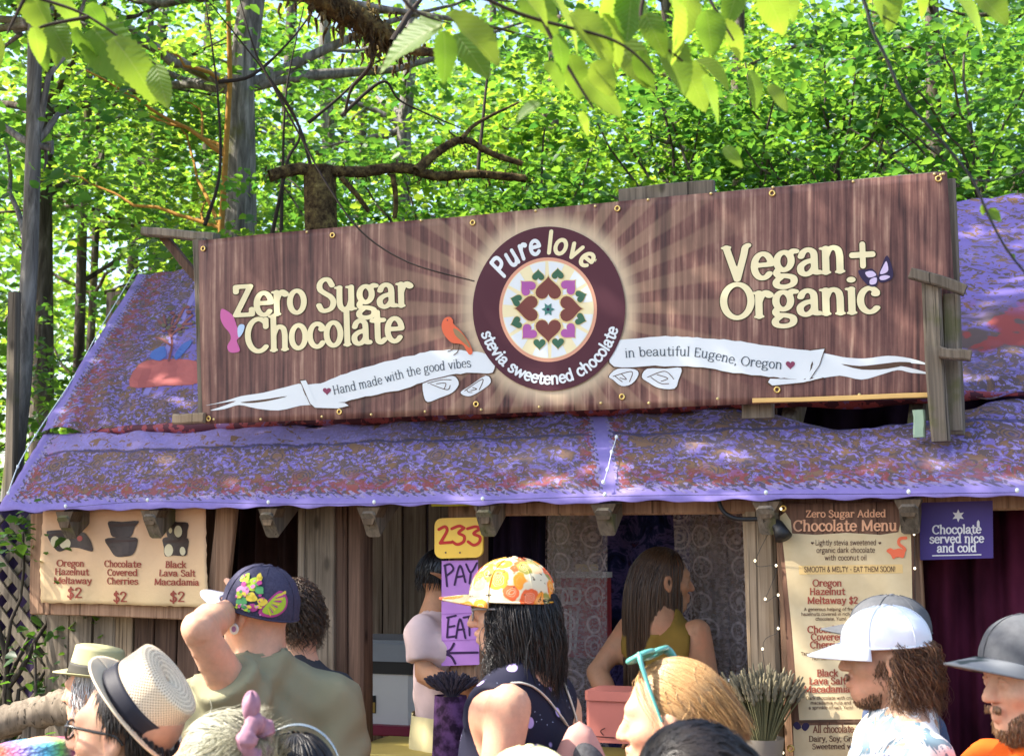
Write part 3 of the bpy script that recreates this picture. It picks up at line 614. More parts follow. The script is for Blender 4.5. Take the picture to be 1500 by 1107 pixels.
# ------------------------------------------------------------------ the big banner
bw = lambda s, z: .004 * math.sin(s * 5.2 + z * 3) + .003 * math.sin(s * 11 - z * 7)
BT = .20; ban = Sheet(BT, bw)
bm_ = Mt('banner_wood_print', .55, .35); uv = bm_.co('UV'); u, v, _ = bm_.sep(uv)
gr = bm_.no(bm_.mp(uv, (125, 4.0, 1)), 1, 3, .6, .35); gr2 = bm_.no(bm_.mp(uv, (18, 2.6, 1)), 1, 4, .6, .9); fl = bm_.no(bm_.mp(uv, (60, 26, 1)), 1, 4, .7)
g = bm_.ma('ADD', bm_.ma('MULTIPLY', gr, .62), bm_.ma('ADD', bm_.ma('MULTIPLY', gr2, .22), bm_.ma('MULTIPLY', fl, .16)))
r_ = bm_.ma('SQRT', bm_.ma('ADD', bm_.ma('MULTIPLY', bm_.ma('MULTIPLY', u, 1.07), bm_.ma('MULTIPLY', u, 1.07)), bm_.ma('MULTIPLY', v, v)))
ang = bm_.ma('ARCTAN2', v, u); rayw = bm_.ma('SINE', bm_.ma('ADD', bm_.ma('MULTIPLY', ang, 30.0), bm_.ma('MULTIPLY', bm_.no(uv, 3, 2), 3.0)))
rays = bm_.ma('MULTIPLY', bm_.ma('MULTIPLY', bm_.ma('ADD', bm_.ma('MULTIPLY', bm_.ss(rayw, -.4, .4), 1.0), .0), bm_.ss(r_, .40, .12)), .30)
c = bm_.rp(g, [(.36, (.040, .014, .013)), (.46, (.115, .046, .038)), (.55, (.20, .095, .072)), (.66, (.42, .265, .19))])
c = bm_.mx(rays, c, (.48, .33, .2)); sm = bm_.ss(bm_.ma('ABSOLUTE', bm_.ma('SUBTRACT', u, .168)), .009, .002); sm2 = bm_.ss(bm_.ma('ABSOLUTE', bm_.ma('ADD', u, .268)), .009, .002)
c = bm_.mx(bm_.ma('MULTIPLY', bm_.ma('MAXIMUM', sm, sm2), .55), c, (.03, .012, .012)); c = bm_.mx(bm_.ma('MULTIPLY', bm_.ss(r_, .150, .119), .7), c, (.70, .57, .38))
bm_.base(c); BANM = bm_.m
bq = [(289, 352), (1387, 251), (1408, 581), (297, 621)]
c0 = hit(850, 600, BT); banner = empty('banner', (c0.x, c0.y, c0.z), label='long wood grain printed banner reading Zero Sugar Chocolate, Vegan + Organic', cat='banner')
ban.par = banner
ban.cloth('banner_cloth', bq, 90, 28, BANM, banner, lambda x, y: ((x - 805) / 1000, (452 - y) / 1000))
def flat(name, c, rough=.6): m = Mt(name, rough, .25); m.base(c); return m.m
CRM, DGRN, PURP = flat('print_cream', (.80, .72, .44)), flat('print_dark_shadow', (.045, .03, .012)), flat('print_maroon', (.075, .018, .03)); PALE = flat('print_pale_blue_white', (.70, .75, .77)); TXT = flat('print_slate', (.07, .09, .11))
SHD = flat('print_umber', (.09, .05, .03)); LPUR = flat('print_orchid', (.38, .1, .34)); DGR = flat('print_green', (.045, .13, .075)); HBR = flat('print_chestnut', (.17, .05, .04)); YEL = flat('print_straw', (.72, .58, .27)); PEACH = flat('print_peach', (.66, .33, .22)); TEAL = flat('print_teal', (.06, .2, .17)); ORG = flat('print_orange', (.72, .14, .06)); OLW = flat('print_olive_wing', (.3, .2, .1)); PNK = flat('print_pink', (.55, .13, .34)); SKYB = flat('print_sky', (.45, .6, .8)); LAVW = flat('print_lavender_white', (.62, .52, .72)); NAVY = flat('print_navy', (.03, .02, .06))
big = dict(a=.079, b=.048, res=46)
def title(txt, path, cap, width, va=None):
    vf = textpath(txt, path, cap, width=width, vaxis=va, **big); sh_ = textpath(txt, path, cap, width=width, a=.099, b=.069, res=46, vaxis=va)
    ban.put('lettering_shadow', sh_, DGRN, 1.0); ban.put('lettering', vf, CRM, 2.0)
title('Zero Sugar', [(341, 464), (606, 447)], 45, 264, (-.02, -1)); title('Chocolate', [(359, 515.5), (592, 499)], 47, 233, (-.02, -1))
title('Vegan', [(1060, 413), (1238, 397)], 50, 180, (-.03, -1)); title('Organic', [(1057, 467), (1288, 456)], 49, 231, (-.03, -1))
ban.put('lettering_shadow', stroke2d([[(1248, 374), (1278, 372)], [(1263, 358), (1264, 389)]], 12), DGRN, 1.0); ban.put('lettering', stroke2d([[(1248, 374), (1278, 372)], [(1263, 358), (1264, 389)]], 8.5), CRM, 2.0)
# ribbon
def ribbon(mir):
    if mir == 0:
        tail = [(301, 594), (330, 587), (352, 580), (385, 575), (418, 567), (446, 563), (462, 590), (440, 594), (408, 601), (375, 598), (350, 593), (328, 599), (308, 601), (325, 595), (345, 587), (318, 591)]
        slit = [(352, 589), (385, 585), (421, 580), (398, 586), (370, 590)]
        band = [(446, 565), (470, 561), (500, 549), (532, 539), (565, 530), (600, 522), (632, 515), (668, 513), (700, 516), (722, 524), (722, 545), (692, 546), (660, 550), (622, 560), (585, 572), (545, 579), (505, 588), (468, 592), (458, 588)]
        fold = [(441, 558), (449, 557), (462, 587), (505, 590), (511, 594), (495, 598), (462, 597), (455, 591)]
    else:
        tail = [(1190, 517), (1235, 523), (1267, 525), (1301, 521), (1334, 525), (1361, 534), (1335, 532), (1300, 533), (1330, 538), (1361, 547), (1335, 546), (1315, 542), (1290, 549), (1262, 556), (1230, 550), (1190, 553)]
        slit = [(1232, 533), (1260, 536), (1290, 533), (1318, 530), (1335, 532), (1300, 540), (1262, 541)]
        band = [(893, 507), (913, 498), (965, 493), (1000, 493), (1030, 495), (1062, 498), (1095, 502), (1140, 509), (1192, 515), (1188, 535), (1181, 555), (1150, 554), (1127, 552), (1075, 546), (1040, 540), (1007, 537), (960, 536), (900, 537)]
        fold = [(1186, 514), (1208, 511), (1200, 535), (1186, 556), (1200, 551), (1206, 553), (1178, 560), (1132, 565), (1126, 560), (1129, 555), (1180, 556), (1192, 535)]
    for nm, p, m_, l_, sm_ in (('ribbon_shadow', shrink(tail, 1.02), SHD, 1.0, 3), ('ribbon_tail', tail, PALE, 1.6, 3), ('ribbon_slit', slit, SHD, 2.2, 3)): ban.put(nm, poly2d(p, sm_), m_, l_)
    rb = []                                     # deckled edge
    for x, y in catmull(band, 4, True): rb.append((x + random.uniform(-.6, .6), y + random.uniform(-.9, .9)))
    ban.put('ribbon_shadow', poly2d(shrink(rb, 1.013) + np.array([0, 1.2])), SHD, 2.6); ban.put('ribbon_band', poly2d(rb), PALE, 3.2); ban.put('ribbon_shadow', poly2d(shrink(fold, 1.06)), SHD, 3.6); ban.put('ribbon_fold', poly2d(fold), CRM if 0 else PALE, 4.0)
ribbon(0); ribbon(1)
for sc_ in ([(621, 560), (630, 556), (648, 553), (662, 551), (669, 553), (673, 563), (664, 575), (645, 583), (628, 589), (622, 578)], [(676, 574), (688, 566), (712, 550), (719, 560), (705, 572), (690, 580), (680, 579)], [(892, 551), (905, 540), (930, 541), (935, 549), (925, 562), (910, 565), (898, 556)], [(940, 552), (948, 540), (975, 540), (998, 539), (994, 556), (988, 569), (965, 568), (950, 560)]):
    ban.put('ribbon_shadow', poly2d(shrink(sc_, 1.07), 3), SHD, 1.4); ban.put('ribbon_curl', poly2d(sc_, 3), PALE, 2.0); cc = np.array(sc_).mean(0)
    ban.put('ribbon_crease', stroke2d([[tuple(cc + (np.array(sc_[i]) - cc) * .72) for i in (0, 2, 4)], [tuple(cc + (np.array(sc_[i]) - cc) * .55) for i in (5, 6, 0)], [tuple(cc + (np.array(sc_[i]) - cc) * .35) for i in (1, 4, 6)]], 1.1), SHD, 2.7)
ban.put('lettering', textpath('Hand made with the good vibes', [(489, 578), (529, 569.5), (565, 561), (600, 552), (630, 545.5), (662, 541), (696, 537)], 12.5, a=.042, b=.026, res=26, width=207), TXT, 4.4)
ban.put('lettering', textpath('in beautiful Eugene, Oregon', [(916, 524), (955, 521.5), (1005, 521.5), (1042, 526), (1085, 535), (1146, 541)], 13, a=.042, b=.026, res=26, width=232), TXT, 4.4)
ban.put('heart', heart2d(479.5, 572.6, 6.3), flat('print_wine', (.23, .05, .1)), 4.4); ban.put('heart', heart2d(1158.4, 534.6, 7.2), flat('print_wine', (.23, .05, .1)), 4.4)
# emblem
CX, CY = 805.3, 452.4
em = ban.put('emblem', ellipse2d(CX, CY, 111.6, 120, 96), PURP, 4.8)
def eput(n_, vf, m_, l_): return ban.put(n_, vf, m_, l_)
eput('emblem_ring', ellipse2d(803.6, 453.7, 71.6, 76.4, 80), PEACH, 5.4); eput('emblem_field', ellipse2d(803.6, 453.7, 67, 71.5, 80), CRM, 6.0)
for k in range(12):
    a0 = k * math.pi / 6 + (.0 if k % 2 else .1); a1 = a0 + .36; R1 = 66
    eput('emblem_ray', poly2d([(803.6 + 20 * math.cos(a0 + .15), 453.7 + 21 * math.sin(a0 + .15))] + [(803.6 + R1 * math.cos(a), 453.7 + R1 * 1.067 * math.sin(a)) for a in np.linspace(a0, a1, 5)]), PALE, 6.4)
eput('emblem_disc', ellipse2d(803.3, 453, 21, 22, 32), PALE, 6.8)
for (x, y, r, rot, m_) in [(803.6, 424, 20, math.pi, HBR), (835, 452.5, 20, -math.pi / 2, HBR), (803.6, 482.5, 20, 0, HBR), (774, 452, 20, math.pi / 2, HBR), (773, 421, 13, math.pi * .75, LPUR), (834.5, 419.5, 13, -math.pi * .75, LPUR), (774.7, 487, 13, math.pi * .25, LPUR), (834.5, 486, 13, -math.pi * .25, LPUR)] + [(x, y, 9.5, rr, DGR) for x, y, rr in ((789, 404, math.pi), (817.5, 402, math.pi), (851.3, 434, -math.pi * .6), (851, 468, -math.pi * .4), (818, 502.4, 0), (790.6, 503.6, 0), (757.3, 473, math.pi * .4), (757.3, 440, math.pi * .6))]:
    eput('heart_shadow', heart2d(x, y, r * 1.14, rot), YEL, 7.2); eput('heart', heart2d(x, y, r, rot), m_, 7.8)
sp_ = [(803.2 + (10 if k % 2 else 5.2) * math.sin(k * math.pi / 6), 453.3 - (10.5 if k % 2 else 5.4) * math.cos(k * math.pi / 6)) for k in range(12)]
eput('star', poly2d(sp_), TEAL, 8.2); eput('star_centre', ellipse2d(803.2, 453.3, 2.4, 2.4, 12), NAVY, 8.6)
def arc(cx, cy, rx, ry, a0, a1): return [(cx + rx * math.cos(rad(a)), cy - ry * math.sin(rad(a))) for a in np.linspace(a0, a1, 14)]
eput('lettering', textpath('Pure', arc(CX - 1, CY + 2, 80, 84, 147, 93), 27, a=.075, b=.072, serif=False, res=30, width=70, slant=.12), PALE, 6.0)
eput('lettering', textpath('love', arc(CX - 1, CY + 2, 80, 84, 93, 45), 29, a=.075, b=.072, serif=False, res=30, width=66, slant=.12), CRM, 6.0)
eput('lettering', textpath('stevia sweetened chocolate', arc(CX, CY, 105, 110, 199, 349), 16, a=.07, b=.065, serif=False, res=26, width=272), PALE, 6.0)
eput('trademark', textpath('TM', [(866, 381), (873, 384)], 4, a=.06, b=.06, serif=False, res=14), CRM, 6.0)
# birds, butterfly
ban.put('bird', poly2d([(324.7, 452.8), (333, 455.5), (341, 462), (345, 471.8), (347.8, 480), (353, 475), (357, 477), (356, 482.6), (351, 493.5), (346.4, 499), (351, 512.5), (343.7, 516.5), (335.6, 515), (332.9, 507), (338, 496), (335.6, 486.7), (328.8, 478.6), (323.4, 466.4)], 3), PNK, 2.4)
ban.put('bird_head', poly2d([(347.8, 481), (352, 475), (358, 477), (355, 488), (349, 494)], 3), SKYB, 3.0)
z2 = lambda L: [(620 + x / 3.459, 300 + y / 3.459) for x, y in L]
ban.put('bird_legs', stroke2d([z2([(155, 695), (158, 730), (130, 745)]), z2([(190, 705), (180, 745), (160, 762)])], 1.2), SHD, 4.4)
ban.put('bird', poly2d(z2([(100, 600), (115, 575), (140, 570), (155, 585), (158, 605), (185, 630), (215, 665), (240, 705), (255, 750), (235, 758), (210, 715), (185, 705), (150, 700), (115, 665), (100, 630)]), 3), ORG, 4.8); ban.put('bird_wing', poly2d(z2([(158, 628), (185, 640), (215, 670), (245, 728), (200, 692), (168, 662)]), 3), OLW, 5.4); ban.put('bird_eye', ellipse2d(657, 469.5, 1, 1, 8), NAVY, 5.6)
z4 = lambda L: [(1200 + x / 2.636, 240 + y / 2.636) for x, y in L]
for L in ([(225, 432), (205, 405), (180, 408), (150, 412), (165, 445), (195, 472), (222, 468)], [(228, 432), (240, 395), (262, 352), (284, 410), (282, 440), (258, 455), (232, 456)]):
    ban.put('butterfly_wing_edge', poly2d(z4(L), 3), NAVY, 2.4)
for L in ([(222, 430), (205, 412), (175, 418), (190, 440)], [(222, 436), (195, 446), (195, 466), (220, 462)], [(232, 425), (245, 395), (260, 372), (268, 410), (250, 425)], [(232, 434), (258, 428), (276, 435), (255, 448), (234, 448)]):
    ban.put('butterfly_wing', poly2d(z4(shrink(L, .9)), 3), LAVW, 3.0)
# grommets, screws, frame timbers
BRASS = plain('brass', (.7, .5, .16), .3, .6, metal=.9); SCREW = plain('brass_screw', (.75, .6, .25), .35, .6, metal=.7)
gv, gf = [], []
th = np.linspace(0, 6.2832, 16, endpoint=False)
def torus(R, r, n=16, k=6):
    V = [((R + r * math.cos(b)) * math.cos(a), r * math.sin(b) * .8, (R + r * math.cos(b)) * math.sin(a)) for a in np.linspace(0, 6.2832, n, endpoint=False) for b in np.linspace(0, 6.2832, k, endpoint=False)]
    F = [(i * k + j, i * k + (j + 1) % k, ((i + 1) % n) * k + (j + 1) % k, ((i + 1) % n) * k + j) for i in range(n) for j in range(k)]; return V, F
GRM = mesh('grommet', *torus(.0085, .0032), BRASS, smooth=True); scv, scf, _ = grid(lambda a, b: (.0055 * math.sin(b * 1.57) * math.cos(a * 6.2832), -.004 * math.cos(b * 1.57), .0055 * math.sin(b * 1.57) * math.sin(a * 6.2832)), 9, 4); SCR = mesh('screw', scv, scf, SCREW, smooth=True)
for x, y in ((297, 364), (488, 345), (692, 326), (905, 306), (1131, 283), (1375, 262), (306, 613), (497, 603), (698, 592), (911, 581), (1139, 571)):
    p = ban.pt(x, y, 3); o = link('grommet', GRM, banner, tuple(p - banner.location)); o.rotation_euler = (0, 0, -BA)
for x, y in ((450, 340), (528, 332), (617, 323), (785, 309), (872, 302), (950, 293), (1042, 284), (1132, 274), (1250, 266), (1382, 255), (382, 614), (471, 610), (544, 607), (624, 603), (705, 600), (790, 596), (880, 590), (950, 590), (1052, 584), (1259, 578), (297, 615), (313, 614), (1369, 255), (1378, 256)):
    p = ban.pt(x, y, 1); o = link('screw', SCR, banner, tuple(p - banner.location)); o.rotation_euler = (0, 0, -BA)
fr = stall
TF = BT + .012
ptimber('top_rail', 300, 358, 1385, 257, TF, 12, .03, WMOSSY, fr); ptimber('bottom_rail', 305, 612, 1400, 574, TF, 14, .03, WMOSSY, fr)
ptimber('board', 906, 288, 1045, 275, TF + .004, 26, .03, WMOSSY, fr)
ptimber('upright', 290, 350, 299, 616, TF + .035, 22, .04, WMOSSY, fr); ptimber('upright', 640, 335, 648, 598, TF + .035, 30, .04, WMOSSY, fr); ptimber('upright', 1105, 285, 1110, 612, TF + .035, 46, .04, WGREY, fr); ptimber('upright', 1386, 262, 1402, 636, TF + .035, 24, .05, WMOSSY, fr)
ptimber('gold_batten', 1102, 586, 1402, 578, BT - .018, 7, .012, plain('yellow_lath', (.72, .46, .16)), fr)
ptimber('front_post', 1362, 405, 1377, 646, BT - .075, 27, .055, WMOSSY, fr); ptimber('front_post', 1392, 430, 1397, 630, BT - .03, 24, .04, WMOSSY, fr)
ptimber('cross_piece', 1333, 398, 1414, 424, BT - .10, 17, .03, WMOSSY, fr); ptimber('cross_piece', 1376, 515, 1422, 521, BT - .11, 16, .04, WGREY, fr)
ptimber('bracket', 206, 338, 312, 346, TF + .05, 13, .05, WMOSSY, fr); ptimber('bracket', 236, 346, 297, 418, TF + .11, 13, .03, WBROWN, fr)
ptimber('block', 252, 613, 297, 612, BT - .02, 15, .05, WPALE, fr); ptimber('block', 1345, 600, 1347, 640, BT - .04, 17, .04, plain('green_painted_block', (.3, .42, .3)), fr)

# ------------------------------------------------------------------ price poster at the left
pw = lambda s, z: .006 * math.sin(s * 14 + z * 9) + .004 * math.sin(s * 31 - z * 12)
PT = .10; pos = Sheet(PT, pw); c0 = hit(180, 900, PT)
poster = empty('price_poster', (c0.x, c0.y, c0.z), label='tan cloth price poster with three chocolate pictures hung on a board frame', cat='poster'); pos.par = poster
for a in ((46, 752, 54, 898, 26), (322, 742, 316, 892, 34), ): ptimber('frame_board', a[0] + 8, a[1], a[2], a[3], PT + .02, a[4], .025, WWARM, poster)
ptimber('frame_board', 46, 888, 330, 896, PT + .024, 24, .025, WWARM, poster)
tan = Mt('tan_cloth', .85, .15); tn = tan.no(tan.co(), 5, 4); tan.base(tan.mx(tan.sep(tan.co('UV'))[1], (.66, .49, .27), (.68, .42, .27))); tan.bump(tan.no(tan.co(), 22, 4), .5, .008); TAN = tan.m
pos.cloth('poster_cloth', [(61, 747), (301, 741), (305, 889), (61, 882)], 40, 24, TAN, poster, jag=.8)
RUST = flat('print_rust', (.30, .065, .04)); CHOC = plain('print_chocolate', (.032, .018, .016), .5, .4, .75, 55); CHOC2 = flat('print_chocolate_light', (.06, .035, .03)); NUT = flat('print_nut', (.62, .55, .36))
z8 = lambda L: [(x / 3.459, 720 + y / 3.459) for x, y in L]
for L in ([(238, 206), (262, 196), (330, 193), (372, 200), (420, 204), (448, 225), (468, 258), (474, 300), (440, 296), (400, 286), (352, 282), (315, 298), (290, 300), (262, 262)], [(556, 150), (620, 152), (705, 147), (686, 180), (672, 224), (640, 232), (575, 228), (560, 190)], [(536, 240), (600, 232), (660, 230), (700, 236), (697, 280), (680, 318), (640, 328), (590, 326), (560, 290)], [(838, 150), (900, 153), (960, 158), (954, 200), (945, 238), (900, 240), (848, 236)], [(820, 235), (880, 230), (955, 236), (950, 290), (938, 324), (880, 322), (836, 326), (826, 280)]):
    pos.put('chocolate_picture', poly2d(z8(L), 3), CHOC, 2.2)
for L in ([(258, 215), (370, 205), (360, 215), (265, 225)], [(570, 165), (690, 160), (680, 172), (572, 176)], [(550, 246), (690, 242), (685, 252), (556, 256)], [(835, 245), (945, 245), (940, 255), (838, 256)]): pos.put('chocolate_rim', poly2d(z8(L), 2), CHOC2, 2.8)
for x, y, rx, ry in ((280, 252, 20, 28), (326, 262, 26, 28), (403, 236, 16, 14), (862, 196, 10, 14), (906, 200, 22, 30), (854, 296, 24, 32), (926, 300, 14, 22)):
    pos.put('nut_picture', ellipse2d(x / 3.459, 720 + y / 3.459, rx / 3.459, ry / 3.459, 18), NUT if x != 403 else flat('print_nut_red', (.35, .08, .07)), 2.8)
for x, y, t in ((103, 829, 'Oregon'), (105, 841.5, 'Hazelnut'), (106, 854.5, 'Meltaway'), (180, 830, 'Chocolate'), (180, 842.5, 'Covered'), (180, 855, 'Cherries'), (257, 831, 'Black'), (259, 843.5, 'Lava Salt'), (259, 856.5, 'Macadamia')):
    pos.put('lettering', textpath(t, [(x - 40, y - .6), (x + 40, y + .6)], 9, a=.07, b=.045, res=22, anchor='c'), RUST, 2.2)
for x, y in ((110, 875), (177, 881), (259, 881)): pos.put('lettering', textpath('$2', [(x - 20, y), (x + 20, y)], 14.5, a=.06, b=.04, res=26, anchor='c'), RUST, 2.2)

# ------------------------------------------------------------------ chocolate menu
mw = lambda s, z: .003 * math.sin(s * 16 + z * 3) + .003 * math.sin(z * 11)
MT_ = .045; men = Sheet(MT_, mw); c0 = hit(1245, 1107, MT_)
menu = empty('menu_poster', (c0.x, c0.y, c0.z - .3), label='tall parchment printed chocolate menu hung between two posts', cat='poster'); men.par = menu
men.cloth('poster_sheet', [(1139, 738), (1337, 733), (1347, 1190), (1168, 1190)], 16, 40, wood('menu_wood_print', (.07, .035, .025), (.30, .16, .10)), menu)
PAR = Mt('parchment_print', .7, .2); pn = PAR.no(PAR.co(), 7, 5); PAR.base(PAR.rp(pn, [(.3, (.50, .38, .21)), (.7, (.66, .54, .33))])); PAR = PAR.m
par = [(1142, 756), (1150, 750), (1158, 762), (1160, 781), (1195, 783), (1240, 780), (1290, 783), (1316, 779), (1320, 762), (1328, 758), (1334, 770), (1336, 850), (1338, 950), (1341, 1052), (1171, 1054), (1166, 1000), (1160, 920), (1152, 840)]
men.put('parchment', poly2d(par), PAR, 1.2); men.put('parchment', poly2d([(1162, 1062), (1342, 1060), (1346, 1185), (1167, 1185)]), PAR, 1.2)
BUFF = flat('print_buff', (.66, .45, .18)); SAL = flat('print_salmon', (.70, .36, .20)); UMB = flat('print_umber_text', (.10, .05, .03))
men.put('printed_band', poly2d([(1170, 828), (1322, 826), (1323, 839), (1171, 841)]), BUFF, 1.8)
def mtext(t, x, y, cap, m_, width=None, a=.06, b=.04, serif=True, res=20): men.put('lettering', textpath(t, [(x - 90, y + .4), (x + 90, y - .4)], cap, a=a, b=b, serif=serif, res=res, anchor='c', width=width), m_, 2.6)
mtext('Zero Sugar Added', 1239, 757, 10, SAL, 118, .066, .045); mtext('Chocolate Menu', 1238, 777, 15, SAL, 153, .066, .045, res=26)
mtext('Lightly stevia sweetened', 1239, 798, 7.5, UMB, 90, .05, .04, False); mtext('organic dark chocolate', 1239, 809, 7.5, UMB, 86, .05, .04, False); mtext('with coconut oil', 1239, 820, 7.5, UMB, 62, .05, .04, False)
mtext('SMOOTH & MELTY - EAT THEM SOON!', 1245, 837, 7.5, UMB, 134, .05, .045, False)
for t, y in (('Oregon', 858), ('Hazelnut', 870.5), ('Meltaway $2', 883.5), ('Chocolate', 926), ('Covered', 937), ('Cherries $2', 948.5), ('Black', 990), ('Lava Salt', 1001.5), ('Macadamia $2', 1013.5)): mtext(t, 1212 + (8 if '$' in t else 0), y, 9.5, RUST, None, .07, .05)
for t, y in (('A generous helping of fresh', 894), ('hazelnuts covered in rich dark', 901), ('chocolate. Yum!', 908), ('Tangy blue cherries covered in', 959), ('rich dark chocolate', 966), ('Dark chocolate with crisp', 1024), ('macadamia nuts and', 1031), ('a sprinkle of salt. Yum!', 1038)): mtext(t, 1217, y, 4.6, UMB, None, .055, .05, False, 14)
mtext('All chocolate is free of', 1243, 1072, 10, flat('print_brown_text', (.16, .055, .03)), 104, .066, .045); mtext('Dairy, Soy, Grains, Gluten', 1243, 1085, 8, UMB, 116); mtext('Sweetened with Stevia', 1240, 1096, 7.5, UMB, 100)
men.put('printed_rule', stroke2d([[(1172, 1057), (1215, 1055.5), (1260, 1057), (1338, 1055)]], 3), SHD, 2.6)
z7 = lambda L: [(1080 + x / 2.721, 700 + y / 2.721) for x, y in L]
men.put('squirrel_print', stroke2d([z7([(640, 310), (668, 285), (645, 262), (648, 242), (672, 238)])], 4.5), ORG, 2.6); men.put('squirrel_print', poly2d(z7([(595, 290), (610, 278), (625, 284), (648, 280), (668, 292), (662, 318), (640, 312), (622, 322), (612, 305)]), 3), ORG, 3.2)
for x, y, r in ((1190, 795, 2.4), (1289, 795, 2.4)): men.put('heart', heart2d(x, y, r), UMB, 2.6)
for L in ([(1168, 1068), (1162, 1061), (1168, 1056), (1174, 1064)], [(1174, 1064), (1180, 1057), (1186, 1062), (1180, 1070)]): men.put('butterfly_print', poly2d(L, 3), NAVY, 2.6)
for x, y in ((1147, 744), (1328, 748), (1159, 1095)):
    o = link('grommet', GRM, menu, tuple(men.pt(x, y, 3) - menu.location)); o.rotation_euler = (0, 0, -BA)

# ------------------------------------------------------------------ small signs
def signpx(name, pts, T, d, mat, label, cat='sign', smooth=0):
    """rigid board of outline pts (px)"""
    p = catmull(pts, smooth, True) if smooth else np.array(pts, float); tri = tessellate_polygon([[Vector((x, y, 0)) for x, y in p]]); n = len(p); V = [hit(x, y, T) for x, y in p] + [hit(x, y, T) + E2 * d for x, y in p]
    F = [tuple(t) for t in tri] + [tuple(n + i for i in t[::-1]) for t in tri] + [(i, (i + 1) % n, n + (i + 1) % n, n + i) for i in range(n)]
    c = hit(*np.array(pts).mean(0), T); r = empty(name, (c.x, c.y, c.z - .05), label=label, cat=cat); wobj('board', V, F, mat, r); S_ = Sheet(T); S_.par = r; return S_
def rrect(x1, y1, x2, y2, r, sk=0):
    o_ = []
    for cx, cy, a0 in ((x2 - r, y1 + r, -90), (x2 - r, y2 - r, 0), (x1 + r, y2 - r, 90), (x1 + r, y1 + r, 180)):
        for k in range(6): a = rad(a0 + 18 * k); o_.append((cx + r * math.cos(a), cy + r * math.sin(a) + sk * (cx - x1)))
    return o_
S = signpx('number_sign', rrect(636.5, 759, 707, 818, 11, -.03), .085, .012, plain('yellow_enamel', (.80, .50, .05), .4, .5), 'yellow rounded board painted with red 233')
RPA = flat('red_paint', (.50, .03, .02), .5)
S.put('numeral', stroke2d([[(643, 775), (652, 771), (655, 777), (648, 790), (645, 795)], [(645, 795), (661, 794)]], 4.4), RPA, 1.2); S.put('numeral', stroke2d([[(662, 774), (673, 770), (680, 773)], [(680, 773), (672, 780), (680, 785), (679, 793), (670, 797), (663, 793)]], 4.4), RPA, 1.2); S.put('numeral', stroke2d([[(685, 774), (697, 771), (704, 774)], [(704, 774), (694, 781), (703, 786), (702, 794), (694, 798), (686, 793)]], 4.4), RPA, 1.2)
for x, y in ((653, 809), (674, 809)): S.put('nail', ellipse2d(x, y, 1.3, 1.3, 8), NAVY, 1.5)
signpx('yellow_strip', [(631.5, 733), (706, 731), (706.5, 740), (632, 741.5)], .055, .01, plain('lime_yellow_paint', (.62, .66, .05), .5), 'lime yellow strip of card above the number sign', 'strip')
PAP = plain('purple_paper', (.42, .20, .52), .8); MARK = flat('marker_violet', (.035, .012, .06))
S = signpx('paper_sign', [(647, 821), (700, 820), (702, 973), (646.5, 975)], .10, .002, PAP, 'purple paper notes reading PAY and EAT with an arrow on the post')
S.put('lettering', stroke2d([[(652, 828), (655, 858)], [(651, 828), (660, 826), (664, 834), (654, 843)], [(666, 856), (674, 828), (682, 852)], [(669, 845), (680, 843)], [(683, 826), (690, 838), (699, 824)], [(690, 838), (688, 854)]], 3.0), MARK, 1.2)
S.put('lettering', stroke2d([[(649, 879), (683, 878)]], 2.4), MARK, 1.2); S.put('lettering', stroke2d([[(657, 904), (655, 933)], [(655, 904), (668, 901)], [(656, 918), (666, 916)], [(655, 933), (668, 931)], [(668, 934), (674, 906), (682, 934)], [(670, 922), (680, 921)], [(679, 904), (695, 901)], [(687, 903), (688, 930)]], 2.8), MARK, 1.2); S.put('lettering', stroke2d([[(651, 956), (700, 955)], [(665, 942), (660, 951), (651, 956), (661, 961), (667, 971)]], 3.4), MARK, 1.2)
S.put('paper_edge', stroke2d([[(647, 899), (701, 897)], [(647, 938), (702, 936)]], 1.0), plain('purple_paper_edge', (.30, .13, .38)), 1.2)
S = signpx('cloth_sign', [(1346.5, 736), (1454, 733), (1455, 817), (1348, 820)], .10, .004, plain('indigo_vinyl', (.06, .035, .19), .5), 'indigo sign saying chocolate served nice and cold')
WT = flat('print_white', (.78, .76, .76)); star = [(1403.7 + (9.5 if k % 2 == 0 else 4.6) * math.sin(k * math.pi / 6), 755 - (9.5 if k % 2 == 0 else 4.6) * math.cos(k * math.pi / 6)) for k in range(12)]; S.put('star', poly2d(star), WT, 1.2)
for t, y, w in (('Chocolate', 781, 72), ('served nice', 794.5, 80), ('and cold', 808, 58)): S.put('lettering', textpath(t, [(1361, y + .6), (1442, y - .6)], 12, a=.075, b=.05, res=24, anchor='c', width=w), WT, 1.2)
S.put('printed_rule', stroke2d([[(1366, 813.5), (1437, 812)]], 1.6), WT, 1.2); S.put('bottle_print', poly2d([(1431, 771), (1431, 764), (1433, 761), (1435, 764), (1435, 771)]), WT, 1.2)

